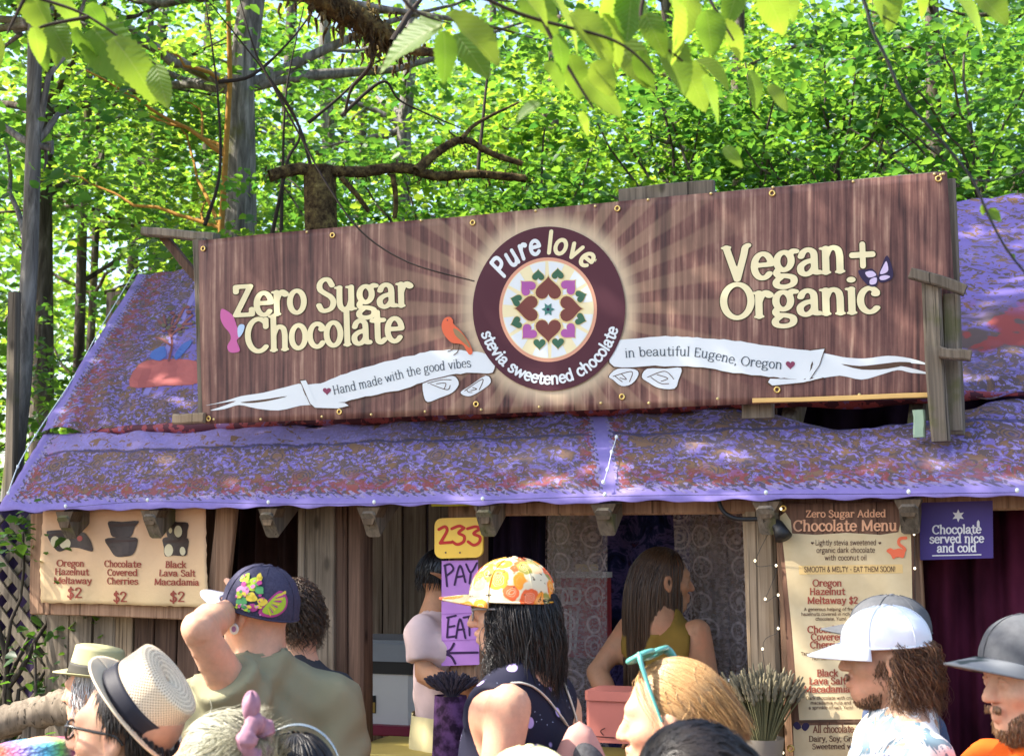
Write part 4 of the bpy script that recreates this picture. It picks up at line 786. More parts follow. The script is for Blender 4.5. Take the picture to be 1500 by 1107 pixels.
# ------------------------------------------------------------------ clip lamp on its cable, string lights
BLK = plain('black_rubber', (.012, .012, .013), .45, .4)
cl = empty('clip_lamp', tuple(hit(1100, 790, .03)), label='black clip lamp on curved cable beside the menu', cat='lamp')
V, F = tubes(catmull([tuple(hit(x, y, .03)) for x, y in ((1053, 726), (1054, 738), (1062, 751), (1078, 759), (1100, 760), (1122, 760), (1136, 765))], 8), .007, 8); wobj('cable', V, F, BLK, cl, smooth=True)
V, F = tubes([tuple(hit(1134, 762, .02)), tuple(hit(1138, 768, .02)), tuple(hit(1142, 774, .015)), tuple(hit(1148, 787, .0)), tuple(hit(1149, 789, .0))], [.012, .02, .021, .028, .004], 14); wobj('lamp_shade', V, F, BLK, cl, smooth=True)
BULB = Mt('warm_bulb', .2, .5); BULB.base((.85, .8, .65)); BULB.b.inputs['Emission Color'].default_value = (1, .85, .55, 1); BULB.b.inputs['Emission Strength'].default_value = 1.0; BULB = BULB.m
PIN = plain('white_glass_bulb', (.75, .8, .78), .25, .5)
bv, bf, _ = grid(lambda a, b: (.0075 * math.sin(b * 3.1416) * math.cos(a * 6.2832), .0075 * math.sin(b * 3.1416) * math.sin(a * 6.2832), .009 * math.cos(b * 3.1416)), 11, 8); BM = mesh('bulb', bv * .5, bf, BULB, smooth=True); BM2 = mesh('bulb', bv * .85, bf, PIN, smooth=True)
def lights(pxs, T, label, me, sw=.0009, cable=True):
    pts = [hit(x, y, T) for x, y in pxs]; r = empty('string_lights', tuple(pts[0]), label=label, cat='string lights')
    if cable:
        V, F = tubes(catmull([tuple(p - EZ * .006) for p in pts], 6), sw, 5); wobj('wire', V, F, BLK, r)
    for p in pts: link('bulb', me, r, tuple(p - pts[0]))
lights([(96, 741), (216, 732), (393, 735), (548, 735), (707, 730), (886, 724), (1122, 721), (1331, 720), (1490, 718)], -.045, 'row of small white bulbs along the front edge of the awning', BM2)
lights([(1144, 745), (1106, 821), (1137, 828), (1121, 877), (1140, 871), (1140, 920), (1117, 950), (1147, 1102)], .035, 'string of tiny warm bulbs winding down the pale post', BM)
lights([(1332, 740), (1339, 782), (1340, 832), (1341, 900)], .03, 'few warm bulbs down the post right of the menu', BM)
RAKE = [ronroof(x, y, .06) for x, y in ((12, 722), (26, 683), (52, 637), (108, 552), (143, 488), (174, 436), (198, 396))]
r = empty('string_lights', tuple(RAKE[0]), label='small white bulbs up the left sloping edge of the roof', cat='string lights')
V, F = tubes(catmull([tuple(p) for p in RAKE], 4), .0025, 5); wobj('wire', V, F, PIN, r)
for p in RAKE: link('bulb', BM2, r, tuple(p - RAKE[0]))
r0 = [ronroof(x, y, .06) for x, y in ((903, 640), (896, 662), (890, 688), (884, 706))]; r = empty('string_lights', tuple(r0[0]), label='four white bulbs down the plain strip between awning panels', cat='string lights')
V, F = tubes(catmull([tuple(p) for p in r0], 4), .0015, 5); wobj('wire', V, F, PIN, r)
for p in r0: link('bulb', BM2, r, tuple(p - r0[0]))

# ------------------------------------------------------------------ counter, cooler, lavender
ctr = empty('counter', tuple(Bl(0, 0, 0)), label='long plank counter with a yellow top board across the stall front', cat='counter')
YT = plain('mustard_board', (.42, .33, .09), .7); zc = loc(hit(590, 1086, .3))[2]; CORAL = plain('coral_paint', (.52, .17, .13), .6)
s0, s1 = loc(hit(510, 1086, .1))[0], loc(hit(1340, 1086, .1))[0]
v, f = timber_vf(Bl(s0, .22, zc - .02), Bl(s1, .22, zc - .02), .42, .04, tuple(E2), segs=1, jit=0, ch=.1); wobj('top_board', v, f, YT, ctr)
for k in range(18):
    a = s0 + (s1 - s0) * (k + .5) / 18; timber('front_plank', Bl(a, .05, 0), Bl(a, .05, zc - .045), (s1 - s0) / 18 - .006, .02, WGREY, ctr)
bx = empty('wooden_box', tuple(Bl(loc(hit(960, 1100, .02))[0], .1, zc)), label='coral pink painted wooden box on the counter behind the blonde woman', cat='box')
boxpx('box_body', 858, 1026, 1042, 1086, .02, .16, CORAL, bx); boxpx('box_lid', 855, 1018, 1045, 1025, .012, .18, CORAL, bx); SB = Sheet(.018); SB.par = bx; SB.put('painted_mark', stroke2d([[(884, 1076), (880, 1070), (886, 1066)], [(872, 1078), (900, 1080)]], 1.6), flat('mark_dark', (.06, .02, .02)), 1.2)
bx = empty('wooden_box', tuple(Bl(loc(hit(1065, 1100, .05))[0], .1, zc)), label='dark red wooden tray on the counter left of the lavender', cat='tray'); boxpx('tray_body', 1046, 1008, 1092, 1084, .06, .16, plain('oxblood_paint', (.10, .02, .018), .5), bx); boxpx('tray_rim', 1043, 1003, 1094, 1007, .05, .18, WHITE, bx)
def lavender(name, cx, ytop, ybase, T, wpx, n, cols, label, spread=.16):
    base = hit(cx, ybase, T); top = hit(cx, ytop, T); H = (top - base).length; r = empty(name, tuple(base), label=label, cat='dried flowers')
    K = 6; S_ = np.zeros((n, K, 3)); R_ = np.zeros((n, K)); hd = []
    for i in range(n):
        a, q = random.random() * 6.283, math.sqrt(random.random()); h = H * random.uniform(.72, 1.0) * (1 - .18 * q); dx, dy = q * spread * math.cos(a), q * spread * .5 * math.sin(a)
        for k in range(K): t = k / (K - 1); S_[i, k] = (base.x + dx * (.25 + .75 * t ** 1.2), base.y + dy * (.25 + .75 * t), base.z + h * t)
        hd.append((S_[i, -1].copy(), S_[i, -1] - S_[i, -2]))
    V, F = tubes(S_, .0022, 4); wobj('stems', V, F, cols[0], r)['kind'] = 'stuff'
    S2 = np.zeros((n, 7, 3)); R2 = np.zeros((n, 7))
    for i, (p, d) in enumerate(hd):
        d = d / np.linalg.norm(d)
        for k in range(7): S2[i, k] = p + d * (k * .009 - .012); R2[i, k] = .007 * (.5 + .5 * (k % 2)) * (1 - .1 * k) + .001
    V, F = tubes(S2, R2, 5); V += RNG.normal(0, .0008, V.shape); wobj('flower_heads', V, F, cols[1], r)['kind'] = 'stuff'; return r
LST = plain('dry_stem', (.17, .16, .075), .9); LFL = plain('dry_lavender', (.22, .19, .12), .9); LDK = plain('dark_lavender', (.05, .04, .055), .9)
lv = lavender('dried_lavender', 1118, 984, 1090, -.02, 100, 150, (LST, LFL), 'tall bunch of grey green dried lavender against the pale post', .115)
CPOT = plain('stoneware', (.25, .22, .18), .5)
def pot(base, r0, r1, h, mat, parent):
    V, F, _ = grid(lambda a, b: (base.x + (r0 + (r1 - r0) * b) * math.cos(a * 6.2832), base.y + (r0 + (r1 - r0) * b) * math.sin(a * 6.2832), base.z - h + h * b), 20, 5); V2 = [(base.x, base.y, base.z - h)]; wobj('pot', V, F, mat, parent, smooth=True)
pot(hit(1118, 1080, -.02), .05, .065, .10, CPOT, lv)
tb = empty('cloth_covered_stand', tuple(Bl(loc(hit(668, 1100, -.04))[0], .0, 0)), label='dark purple velvet cloth draped over a small stand below the paper sign', cat='stand')
VEL = Mt('purple_velvet', .8, .1); vn = VEL.no(VEL.co(), 22, 4); VEL.base(VEL.rp(vn, [(.4, (.018, .008, .022)), (.6, (.11, .05, .14))])); VEL = VEL.m
def dr(a, b):
    cx = loc(hit(660, 1000, -.06))[0]; wv_ = .055 + .05 * b; th = a * 6.2832; rr = 1 + .12 * math.sin(th * 7 + b * 3) * b
    return tuple(Bl(cx + wv_ * rr * math.cos(th), -.06 + wv_ * rr * .8 * math.sin(th), loc(hit(660, 1018, -.06))[2] * (1 - b) + .02 * b))
V, F, _ = grid(dr, 60, 14); wobj('cloth', V, F, VEL, tb, smooth=True); p = Bl(loc(hit(660, 1002, -.06))[0], -.06, 0); timber('stand_post', p, p + EZ * (hit(660, 1020, -.06).z), .06, .06, WGREY, tb)
lavender('dried_lavender', 662, 998, 1020, -.06, 60, 90, (LDK, LDK), 'short dark bunch of dried lavender on the velvet covered stand', .06)
# cooler on a side table
tbl = empty('side_table', tuple(Bl(loc(hit(560, 1070, .95))[0], .95, 0)), label='low red clothed table carrying the white cooler inside the stall', cat='table'); zt = loc(hit(570, 1062, .75))[2]
s0, s1 = loc(hit(470, 1062, .95))[0], loc(hit(660, 1062, .95))[0]; v, f = timber_vf(Bl(s0, .95, zt - .02), Bl(s1, .95, zt - .02), .44, .04, tuple(E2), segs=1, jit=0); wobj('table_top', v, f, plain('red_oilcloth', (.22, .02, .05), .5), tbl)
for a, b in ((s0 + .05, .76), (s1 - .05, .76), (s0 + .05, 1.14), (s1 - .05, 1.14)): timber('leg', Bl(a, b, 0), Bl(a, b, zt - .04), .05, .05, WBROWN, tbl)
cb = empty('cooler', tuple(Bl(loc(hit(560, 1060, .76))[0], .95, zt)), label='white cooler box with a grey lid on the table behind the post', cat='cooler'); CWH = plain('cooler_white', (.78, .78, .74), .45, .4, .05)
boxpx('tub', 488, 984, 606, 1060, .78, .32, CWH, cb); boxpx('seal', 486, 966, 612, 984, .77, .34, BLK, cb); boxpx('lid', 483, 944, 614, 966, .755, .37, GREYP, cb); boxpx('lid_top', 490, 938, 606, 944, .77, .34, GREYP, cb); boxpx('latch', 606, 968, 622, 1004, .80, .06, BLK, cb); SB = Sheet(.779); SB.par = cb
SB.put('lettering', ellipse2d(539, 1004, 5, 5, 20, .5), NAVY, 1.5); SB.put('lettering', textpath('Y', [(522, 1009), (533, 1009)], 10, a=.09, b=.07, serif=False), NAVY, 1.5); SB.put('sticker', poly2d([(528, 1018), (551, 1018), (551, 1044), (528, 1044)]), flat('sticker_black', (.02, .02, .02)), 1.5); SB.put('sticker', poly2d([(529, 1028), (550, 1028), (550, 1043), (529, 1043)]), flat('sticker_gold', (.40, .26, .06)), 2.5)

# ================================================================== FOREST
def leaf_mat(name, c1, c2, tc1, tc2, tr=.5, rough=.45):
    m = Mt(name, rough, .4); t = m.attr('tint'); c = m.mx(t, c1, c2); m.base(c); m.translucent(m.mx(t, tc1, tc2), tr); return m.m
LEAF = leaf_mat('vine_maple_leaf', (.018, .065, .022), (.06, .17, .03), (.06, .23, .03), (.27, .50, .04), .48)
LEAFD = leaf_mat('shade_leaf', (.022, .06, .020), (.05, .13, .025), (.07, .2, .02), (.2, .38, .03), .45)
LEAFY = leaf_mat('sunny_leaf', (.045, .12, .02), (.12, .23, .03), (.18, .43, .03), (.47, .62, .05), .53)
bk = Mt('bark', .95, .1); bv_ = bk.co(); bn = bk.no(bk.mp(bv_, (14, 14, 2.2)), 1, 5, .65, .8); bc = bk.rp(bn, [(.3, (.022, .018, .014)), (.5, (.075, .062, .05)), (.7, (.19, .165, .14))]); bc = bk.mx(bk.ss(bk.no(bv_, 3.0, 4), .52, .64), bc, (.075, .075, .02)); bk.base(bc).bump(bn, .9, .02); BARK = bk.m
bk = Mt('pale_bark', .95, .1); bv_ = bk.co(); bn = bk.no(bk.mp(bv_, (26, 26, 3)), 1, 5, .65, .6); bc = bk.rp(bn, [(.3, (.06, .055, .05)), (.5, (.16, .15, .135)), (.7, (.33, .31, .28))]); bc = bk.mx(bk.ss(bk.no(bv_, 2.2, 4), .55, .68), bc, (.10, .10, .03)); bk.base(bc).bump(bn, .8, .012); BARKP = bk.m
bk = Mt('mossy_bark', .98, .05); bn = bk.no(bk.co(), 26, 5, .7); bk.base(bk.rp(bn, [(.35, (.025, .017, .011)), (.5, (.085, .06, .03)), (.62, (.17, .13, .05)), (.75, (.3, .25, .1))])).bump(bn, 1, .02); MOSS = bk.m
TWIG = plain('dark_twig', (.035, .026, .02), .9)

def leaves_vf(C, size, tilt=.6, droop=.15, up=None):
    """leaf blades at points C: folded pointed ovals, random heading, blades roughly level"""
    n = len(C); size = np.broadcast_to(size, (n,)); a = RNG.uniform(0, 6.2832, n); d = np.stack([np.cos(a), np.sin(a), -droop + RNG.normal(0, .35, n)], 1); d /= np.linalg.norm(d, axis=1, keepdims=True)
    u = np.stack([RNG.normal(0, tilt, n), RNG.normal(0, tilt, n), np.ones(n)], 1); b = np.cross(u, d); b /= np.linalg.norm(b, axis=1, keepdims=True) + 1e-9; w = np.cross(d, b)
    T = np.array([(0, 0, 0), (.28, .33, .07), (.68, .26, .05), (1, 0, -.1), (.68, -.26, .05), (.28, -.33, .07)])
    V = C[:, None, :] + size[:, None, None] * (d[:, None, :] * (T[:, 0:1] - .4) + b[:, None, :] * T[:, 1:2] + w[:, None, :] * T[:, 2:3])
    k = np.arange(n)[:, None] * 6; F = np.concatenate([k + np.array([0, 3, 2, 1]), k + np.array([0, 5, 4, 3])]); return V.reshape(-1, 3), F
def sprays(centers, rad_, per, thick=.05, tiltz=.25):
    out = []
    for c in centers:
        r = rad_ * RNG.uniform(.7, 1.25); m = int(per * RNG.uniform(.6, 1.3)); q = np.sqrt(RNG.uniform(0, 1, m)) * r; a = RNG.uniform(0, 6.2832, m); g = RNG.normal(0, tiltz, 2)
        x, y = q * np.cos(a), q * np.sin(a); out.append(np.stack([c[0] + x, c[1] + y, c[2] + x * g[0] + y * g[1] + RNG.normal(0, thick, m) - .18 * q * q / r], 1))
    return np.concatenate(out)
def crown(name, C, size, mat, parent, tint=None, **k):
    V, F = leaves_vf(C, size, **k); n = len(C); t = RNG.beta(1.6, 1.8, n) if tint is None else np.clip(RNG.normal(tint, .22, n), 0, 1)
    return wobj(name, V, F, mat, parent, col=np.repeat(t, 6))
def wob(p, q, n, amp):
    p, q = np.array(p, float), np.array(q, float); t = np.linspace(0, 1, n)[:, None]; w = np.cumsum(RNG.normal(0, amp, (n, 3)), 0) * np.sin(t * math.pi); return p + (q - p) * t + w
def tree(name, px, D, h, r, label, group=None, bark=None, blob=None, nspray=30, per=110, srad=.5, lsize=.07, mat=None, lean=(0, 0), tint=None, limbs=8, cat='tree'):
    """blob: crown ellipsoid (dx, dy, z, rx, ry, rz) about the trunk foot"""
    x = (px - 750) / FPX * D; t = empty(name, (x, D, 0), label=label, cat=cat, group=group); top = (x + lean[0], D + lean[1], h)
    pth = wob((x, D, -.05), top, 14, .02 + r * .12); R_ = r * np.linspace(1.12, .35, 14); R_[0] *= 1.35; V, F = tubes(pth, R_, 12); wobj('trunk', V, F, bark or BARK, t, smooth=True)
    bx_, by_, bz, rx, ry, rz = blob or (0, 0, h * .7, 1.5, 1.5, h * .35); C = []
    while len(C) < nspray:
        q = RNG.uniform(-1, 1, 3)
        if (q ** 2).sum() < 1: C.append((x + bx_ + q[0] * rx, D + by_ + q[1] * ry, bz + q[2] * rz))
    S_ = []
    for c in C[:limbs * 2]:
        k = int(np.clip(np.searchsorted(pth[:, 2], c[2] - RNG.uniform(.3, 1.2)), 1, 13)); S_.append(wob(pth[k], c, 9, .025))
    if S_:
        V, F = tubes(np.array(S_), np.linspace(r * .32 + .006, .005, 9), 6); wobj('branches', V, F, bark or BARK, t, smooth=True)['kind'] = 'stuff'
    if nspray: SP = sprays(C, srad, per); crown('crown', SP, lsize * 1.0 * RNG.uniform(.5, 1.4, sum(len(q_) for q_ in [SP])), mat or LEAF, t, tint)
    return t
G1 = 'forest trees behind the stall'
tree('maple_tree', 333, 9.5, 9.5, .15, 'stout grey trunked tree rising behind the left end of the banner', G1, BARKP, (.2, .6, 6.0, 2.3, 1.6, 2.2), 46, 120, .55, .075)
tree('maple_tree', 5, 6.6, 8, .05, 'slim grey trunk at the far left edge of the picture', G1, BARKP, (-.4, .5, 4.6, 1.4, 1.2, 1.3), 12, 90, .5, .07)
tree('maple_tree', 55, 10, 9, .10, 'dark rough trunk left of the wooden stake', G1, BARK, (.1, .3, 5.6, 1.8, 1.3, 1.9), 40, 120, .5, .07, LEAF)
tree('maple_tree', 108, 12, 9, .06, 'thin dark trunk standing right of the rough trunk at left', G1, BARK, (.2, .5, 5.6, 1.7, 1.2, 2.2), 36, 120, .55, .075)
tree('maple_tree', 137, 13.2, 9, .05, 'second thin dark trunk in the left background', G1, BARK, (.3, .4, 5.4, 1.8, 1.2, 2.6), 34, 120, .55, .08, LEAFY)
tree('maple_tree', 592, 13, 11, .10, 'straight grey trunk above the left half of the banner', G1, BARKP, (0, .6, 5.2, 2.0, 1.5, 2.2), 48, 120, .6, .08)
tree('maple_tree', 315, 9.1, 7, .03, 'thin golden lit stem just left of the stout grey trunk', G1, plain('golden_lit_bark', (.32, .17, .04), .95, .1, .5, 30), (-.5, .4, 4.6, .9, .8, 1.0), 10, 80, .4, .07, LEAFY)  # the stem's orange lit stripe is put into its bark colour
tree('maple_tree', 820, 15, 10, .11, 'tree behind the round emblem of the banner', G1, BARK, (0, 0, 5.2, 2.6, 1.8, 2.6), 60, 120, .6, .09, LEAFY)
tree('maple_tree', 1120, 13, 10, .1, 'bright leafed tree behind the right half of the banner', G1, BARK, (0, 0, 4.9, 2.2, 1.5, 2.4), 60, 125, .6, .085, LEAFY)
tree('maple_tree', 1420, 12, 10, .1, 'leafy tree above the right end of the roof', G1, BARK, (0, 0, 4.7, 2.0, 1.4, 2.4), 56, 125, .6, .085)
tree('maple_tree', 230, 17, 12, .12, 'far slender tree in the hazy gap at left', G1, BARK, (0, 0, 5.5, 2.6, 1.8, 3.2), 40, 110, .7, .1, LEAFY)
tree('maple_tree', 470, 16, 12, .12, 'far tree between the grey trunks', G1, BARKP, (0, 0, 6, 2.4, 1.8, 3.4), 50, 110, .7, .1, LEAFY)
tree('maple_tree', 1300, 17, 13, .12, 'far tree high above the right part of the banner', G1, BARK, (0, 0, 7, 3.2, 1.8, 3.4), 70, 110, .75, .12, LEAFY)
tree('maple_tree', 1560, 14, 12, .12, 'tree crown at the upper right corner', G1, BARK, (-.5, 0, 5.6, 1.8, 1.4, 2.6), 56, 110, .65, .1)
tree('maple_tree', 960, 18, 13, .12, 'far tree high above the emblem', G1, BARK, (0, 0, 7, 3.2, 1.8, 3.4), 70, 110, .75, .12, LEAF)
G2 = 'hazel bushes behind the stall roof'
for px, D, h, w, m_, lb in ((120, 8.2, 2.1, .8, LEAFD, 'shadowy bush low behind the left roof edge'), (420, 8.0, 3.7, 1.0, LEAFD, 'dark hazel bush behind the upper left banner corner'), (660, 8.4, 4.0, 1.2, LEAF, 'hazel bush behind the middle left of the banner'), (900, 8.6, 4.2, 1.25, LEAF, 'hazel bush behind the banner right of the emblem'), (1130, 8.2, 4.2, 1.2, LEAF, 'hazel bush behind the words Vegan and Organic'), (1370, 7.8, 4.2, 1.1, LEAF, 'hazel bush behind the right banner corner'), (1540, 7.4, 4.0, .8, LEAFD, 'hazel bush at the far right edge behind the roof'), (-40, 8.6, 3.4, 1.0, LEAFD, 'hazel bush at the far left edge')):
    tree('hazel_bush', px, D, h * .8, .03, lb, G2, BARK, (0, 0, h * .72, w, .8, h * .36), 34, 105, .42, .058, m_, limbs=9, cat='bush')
tree('hazel_bush', -30, 5.6, 1.9, .02, 'ivy like bush growing through the lattice at the far left', G2, BARK, (.25, 0, 1.2, .45, .12, .8), 16, 45, .22, .05, LEAFD, cat='bush')
for px, D, z, w, m_, lb in ((300, 8.4, 3.0, .8, LEAF, 'leafy hazel spray right of the stout grey trunk'), (560, 8.2, 3.5, 1.0, LEAF, 'leafy hazel spray around the mossy limbs'), (800, 8.6, 3.9, 1.1, LEAFY, 'bright hazel spray straight above the emblem'), (1020, 8.4, 4.0, 1.1, LEAF, 'hazel spray above the top board of the banner'), (1240, 8.2, 4.2, 1.1, LEAF, 'bright hazel spray above the plus sign'), (1460, 7.8, 4.0, .9, LEAF, 'hazel spray over the right roof ridge')):
    tree('hazel_bush', px, D, z * .9, .022, lb, G2, BARK, (0, 0, z, w, .6, .85), 30, 85, .36, .066, m_, limbs=8, cat='bush')
# far wood
n = 52000; D_ = RNG.uniform(19, 34, n); C = np.stack([RNG.uniform(-.52, .52, n) * D_, D_, RNG.uniform(.0, .47, n) * D_], 1); keep = RNG.uniform(0, 1, n) < .68 + .32 * np.sin(C[:, 0] * 1.1 + 2 * np.sin(C[:, 2] * .9)); C = C[keep]
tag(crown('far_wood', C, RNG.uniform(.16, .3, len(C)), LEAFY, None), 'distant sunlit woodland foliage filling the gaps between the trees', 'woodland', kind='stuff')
for k, (px, D) in enumerate(((180, 22), (262, 20), (520, 21), (700, 24), (400, 19))):
    x = (px - 750) / FPX * D; V, F = tubes(wob((x, D, 0), (x + .3, D, 12), 10, .04), np.linspace(.14, .06, 10), 8); tag(wobj('tree_trunk', V, F, BARK, smooth=True), ('far trunk above the left roof corner', 'far trunk left of the stout grey tree', 'far trunk left of the straight grey trunk', 'far trunk above the orange bird', 'far trunk right of the stout grey tree')[k], 'tree trunk', G1)
# mossy stump with level limbs behind the banner
tr = empty('mossy_tree', tuple(P(466, 700, 7.2))[:2] + (0,), label='broken mossy bole with level shaggy limbs behind the banner', cat='tree')
b0 = P(466, 330, 7.2); V, F = tubes(wob((b0.x, 7.2, 0), tuple(P(468, 246, 7.2)), 10, .008), .088, 12); wobj('trunk', V, F, MOSS, tr, smooth=True)
def limb(pxs, D, r0, r1, mat, parent, shag=0, name='limb'):
    p = catmull([tuple(P(x, y, D + .05 * i)) for i, (x, y) in enumerate(pxs)], 10); V, F = tubes(p, np.linspace(r0, r1, len(p)), 9); V = V + RNG.normal(0, r0 * .06, V.shape); wobj(name, V, F, mat, parent, smooth=True)
    if shag:
        k = RNG.integers(0, len(p), shag); c = p[k] + RNG.normal(0, r0 * .8, (shag, 3)); L = RNG.uniform(.3, 1.0, shag) * r0 * 1.1; S_ = np.stack([c + np.stack([RNG.normal(0, .25, shag) * L * j, RNG.normal(0, .25, shag) * L * j, -L * j], 1) for j in (0, .5, 1)], 1)
        V, F = tubes(S_, np.array([r0 * .12, r0 * .09, r0 * .02]), 4); wobj('hanging_moss', V, F, MOSS, parent)['kind'] = 'stuff'
limb([(395, 258), (440, 248), (520, 252), (590, 246), (640, 258), (700, 255), (770, 262)], 7.1, .035, .022, MOSS, tr, 260); limb([(610, 250), (645, 220), (680, 205), (720, 225), (765, 240)], 7.0, .026, .014, MOSS, tr, 120); limb([(676, 204), (700, 180), (760, 150)], 7.0, .014, .005, MOSS, tr); limb([(575, 255), (580, 290), (578, 320)], 7.05, .016, .012, MOSS, tr, 40); limb([(500, 260), (522, 285), (540, 310)], 7.05, .016, .012, MOSS, tr, 30)
# bare leaning stems
sts = empty('hazel_shrub', tuple(P(415, 700, 7.6))[:2] + (0,), label='dark bare hazel stems leaning up behind the upper left banner corner', cat='shrub')
for pxs in ([(412, 345), (414, 250), (420, 130), (445, 10)], [(398, 345), (420, 240), (432, 170), (300, -5)], [(300, 330), (322, 250), (318, 130), (300, -5)], [(470, 320), (440, 190), (380, 90), (350, -5)], [(452, 180), (500, 140), (540, 100)], [(320, 120), (370, 110), (425, 60), (470, 0)], [(700, 250), (712, 130), (720, 60)], [(500, 170), (560, 120), (590, 150), (680, 190)]):
    limb(pxs, 7.5 + random.uniform(-.4, .4), .012, .003, TWIG, sts, name='stem')

# ------------------------------------------------------------------ near overhanging branches
def serrated(n=22, w=.36, seed=1):
    rg = random.Random(seed); L, Rr = [], []; bd, twt, fd = rg.uniform(.05, .42), rg.uniform(-.5, .5), rg.uniform(.05, .45)
    for i in range(n + 1):
        t = i / n; h = w * (math.sin(math.pi * min(1, t ** .8)) ** .75) * (1 - .25 * t) + .0; tooth = (.035 if i % 2 else 0) * (1 if 0 < i < n else 0); L.append((t - tooth * .6, h + tooth)); Rr.append((t - tooth * .6, -h - tooth))
    mid = [(i / n, 0) for i in range(n + 1)]; zf_ = lambda x, y: fd * abs(y) - bd * x * x + twt * x * y + .05 * math.sin(x * 11 + seed) * abs(y); V = [(x, y, zf_(x, y)) for x, y in L] + [(x, y, zf_(x, y) - .012) for x, y in mid] + [(x, y, zf_(x, y)) for x, y in Rr]; m = n + 1
    F = [(i, m + i, m + i + 1, i + 1) for i in range(n)] + [(m + i, 2 * m + i, 2 * m + i + 1, m + i + 1) for i in range(n)]; UV = [(v[0], v[1] + .5) for v in V]; return V, F, UV
bl = Mt('broad_leaf', .5, .35); uv = bl.co('UV'); u, v, _ = bl.sep(uv); av = bl.ma('ABSOLUTE', bl.ma('SUBTRACT', v, .5)); vein = bl.ma('SINE', bl.ma('MULTIPLY', bl.ma('SUBTRACT', u, bl.ma('MULTIPLY', av, .8)), 62.0)); rr = bl.rnd()
c = bl.mx(rr, (.05, .12, .018), (.11, .19, .03)); c = bl.mx(bl.ma('MULTIPLY', bl.ss(vein, .85, .99), .16), c, (.16, .22, .07)); c = bl.mx(bl.ss(av, .014, .006), c, (.2, .24, .09)); c = bl.mx(bl.ma('MULTIPLY', bl.ss(bl.no(uv, 5, 4), .62, .72), .4), c, (.2, .14, .04)); bl.base(c).bump(vein, .25, .002); bl.translucent(bl.mx(rr, (.22, .42, .03), (.42, .58, .05)), .5); BLEAF = bl.m
LM = [mesh('leaf', *serrated(22, w, i)[:2], BLEAF, smooth=True, uv=serrated(22, w, i)[2]) for i, w in enumerate((.30, .36, .25, .33, .28, .38, .31))]
def near_branch(label, D, twigs, lvs):
    p0 = P(*twigs[0][0], D); r = empty('leafy_branch', tuple(p0), label=label, cat='branch')
    for tw in twigs:
        p = catmull([tuple(P(x, y, D)) for x, y in tw], 8); V, F = tubes(p, np.linspace(.004, .0016, len(p)), 6); wobj('twig', V, F, TWIG, r, smooth=True)
    for i, (x, y, L, ang, tilt) in enumerate(lvs):
        Dd = D + random.uniform(-.08, .12); q = P(x, y, Dd); s = L * Dd / FPX; o = link('leaf', LM[i % 7], r, tuple(q - p0)); a = rad(ang)
        d = CR * math.cos(a) - CU * math.sin(a) + fw * random.uniform(-.35, .35); d.normalize(); nrm = (fw * -math.cos(rad(tilt)) + EZ * math.sin(rad(tilt)) * 1.0 + CR * random.uniform(-.5, .5)); b = nrm.cross(d).normalized(); nn = d.cross(b)
        M = Matrix((d * s, b * s, nn * s)).transposed().to_4x4(); o.matrix_local = Matrix.Translation(q - p0) @ M
near_branch('bright leaf cluster hanging into the upper left corner', 2.2, [[(-60, -70), (40, -10), (130, 25), (235, 100)], [(40, -10), (20, 30), (10, 50)], [(130, 25), (60, 40), (45, 60)]],
    [(-20, 45, 62, 60, 40), (40, -25, 90, 70, 30), (75, -10, 70, 40, 50), (130, 5, 45, 60, 30), (50, 40, 55, 80, 40), (75, 35, 60, 60, 20), (90, 50, 50, 110, 40), (110, 40, 65, 70, 50), (135, 40, 120, 50, 30), (165, 55, 110, 48, 60), (200, 85, 75, 60, 20), (228, 95, 70, 75, 50), (20, -30, 75, 150, 40), (150, 10, 40, 45, 60), (60, 65, 40, 75, 60)])
near_branch('large drooping leaves over the middle of the picture top', 2.0, [[(560, -60), (600, 10), (660, 35)], [(640, -40), (760, 20), (900, 60), (960, 110)], [(760, -60), (800, 40), (845, 120), (870, 160)], [(960, -50), (940, 30), (1000, 90)]],
    [(648, 35, 118, 158, 40), (655, 20, 112, 40, 60), (650, 45, 75, 82, 30), (668, 50, 88, 52, 30), (690, -25, 80, 35, 50), (740, -30, 95, 30, 50), (770, -20, 90, 60, 30), (800, -10, 100, 40, 60), (835, 20, 100, 45, 40), (815, 50, 60, 70, 30), (835, 80, 70, 75, 50), (855, 115, 85, 40, 30), (795, 95, 55, 40, 50), (790, 150, 45, 150, 30), (905, -20, 80, 100, 40), (925, -10, 75, 95, 30), (885, 20, 85, 60, 50), (900, 55, 95, 55, 20), (945, 20, 75, 65, 40), (965, 60, 90, 55, 30), (985, 0, 95, 70, 50), (965, -30, 70, 40, 40), (870, 90, 60, 60, 60), (935, 75, 70, 75, 30), (848, 165, 40, 60, 40)])
near_branch('broad leaves hanging above the right half of the banner', 2.1, [[(1010, -60), (1040, 0), (1075, 60)], [(1100, -60), (1130, 0), (1150, 40)], [(1270, -50), (1300, 0)]],
    [(1010, -10, 75, 95, 40), (1035, 15, 70, 80, 20), (1060, 30, 65, 50, 50), (1000, 90, 85, 60, 30), (1030, 110, 80, 65, 40), (1020, 90, 65, 30, 50), (1115, -20, 85, 55, 40), (1085, -25, 70, 110, 30), (1140, -25, 65, 60, 50), (1100, 105, 55, 70, 40), (1125, 125, 50, 50, 30), (1310, -35, 80, 85, 20), (1285, -30, 80, 70, 40), (1340, -30, 60, 60, 50), (1385, -15, 115, 25, 40), (1420, -20, 85, 40, 30), (1060, 215, 40, 45, 30)])
tw = empty('bare_twig', tuple(P(1268, -20, 2.1)), label='thin dark bare twig crossing the upper right corner', cat='twig')
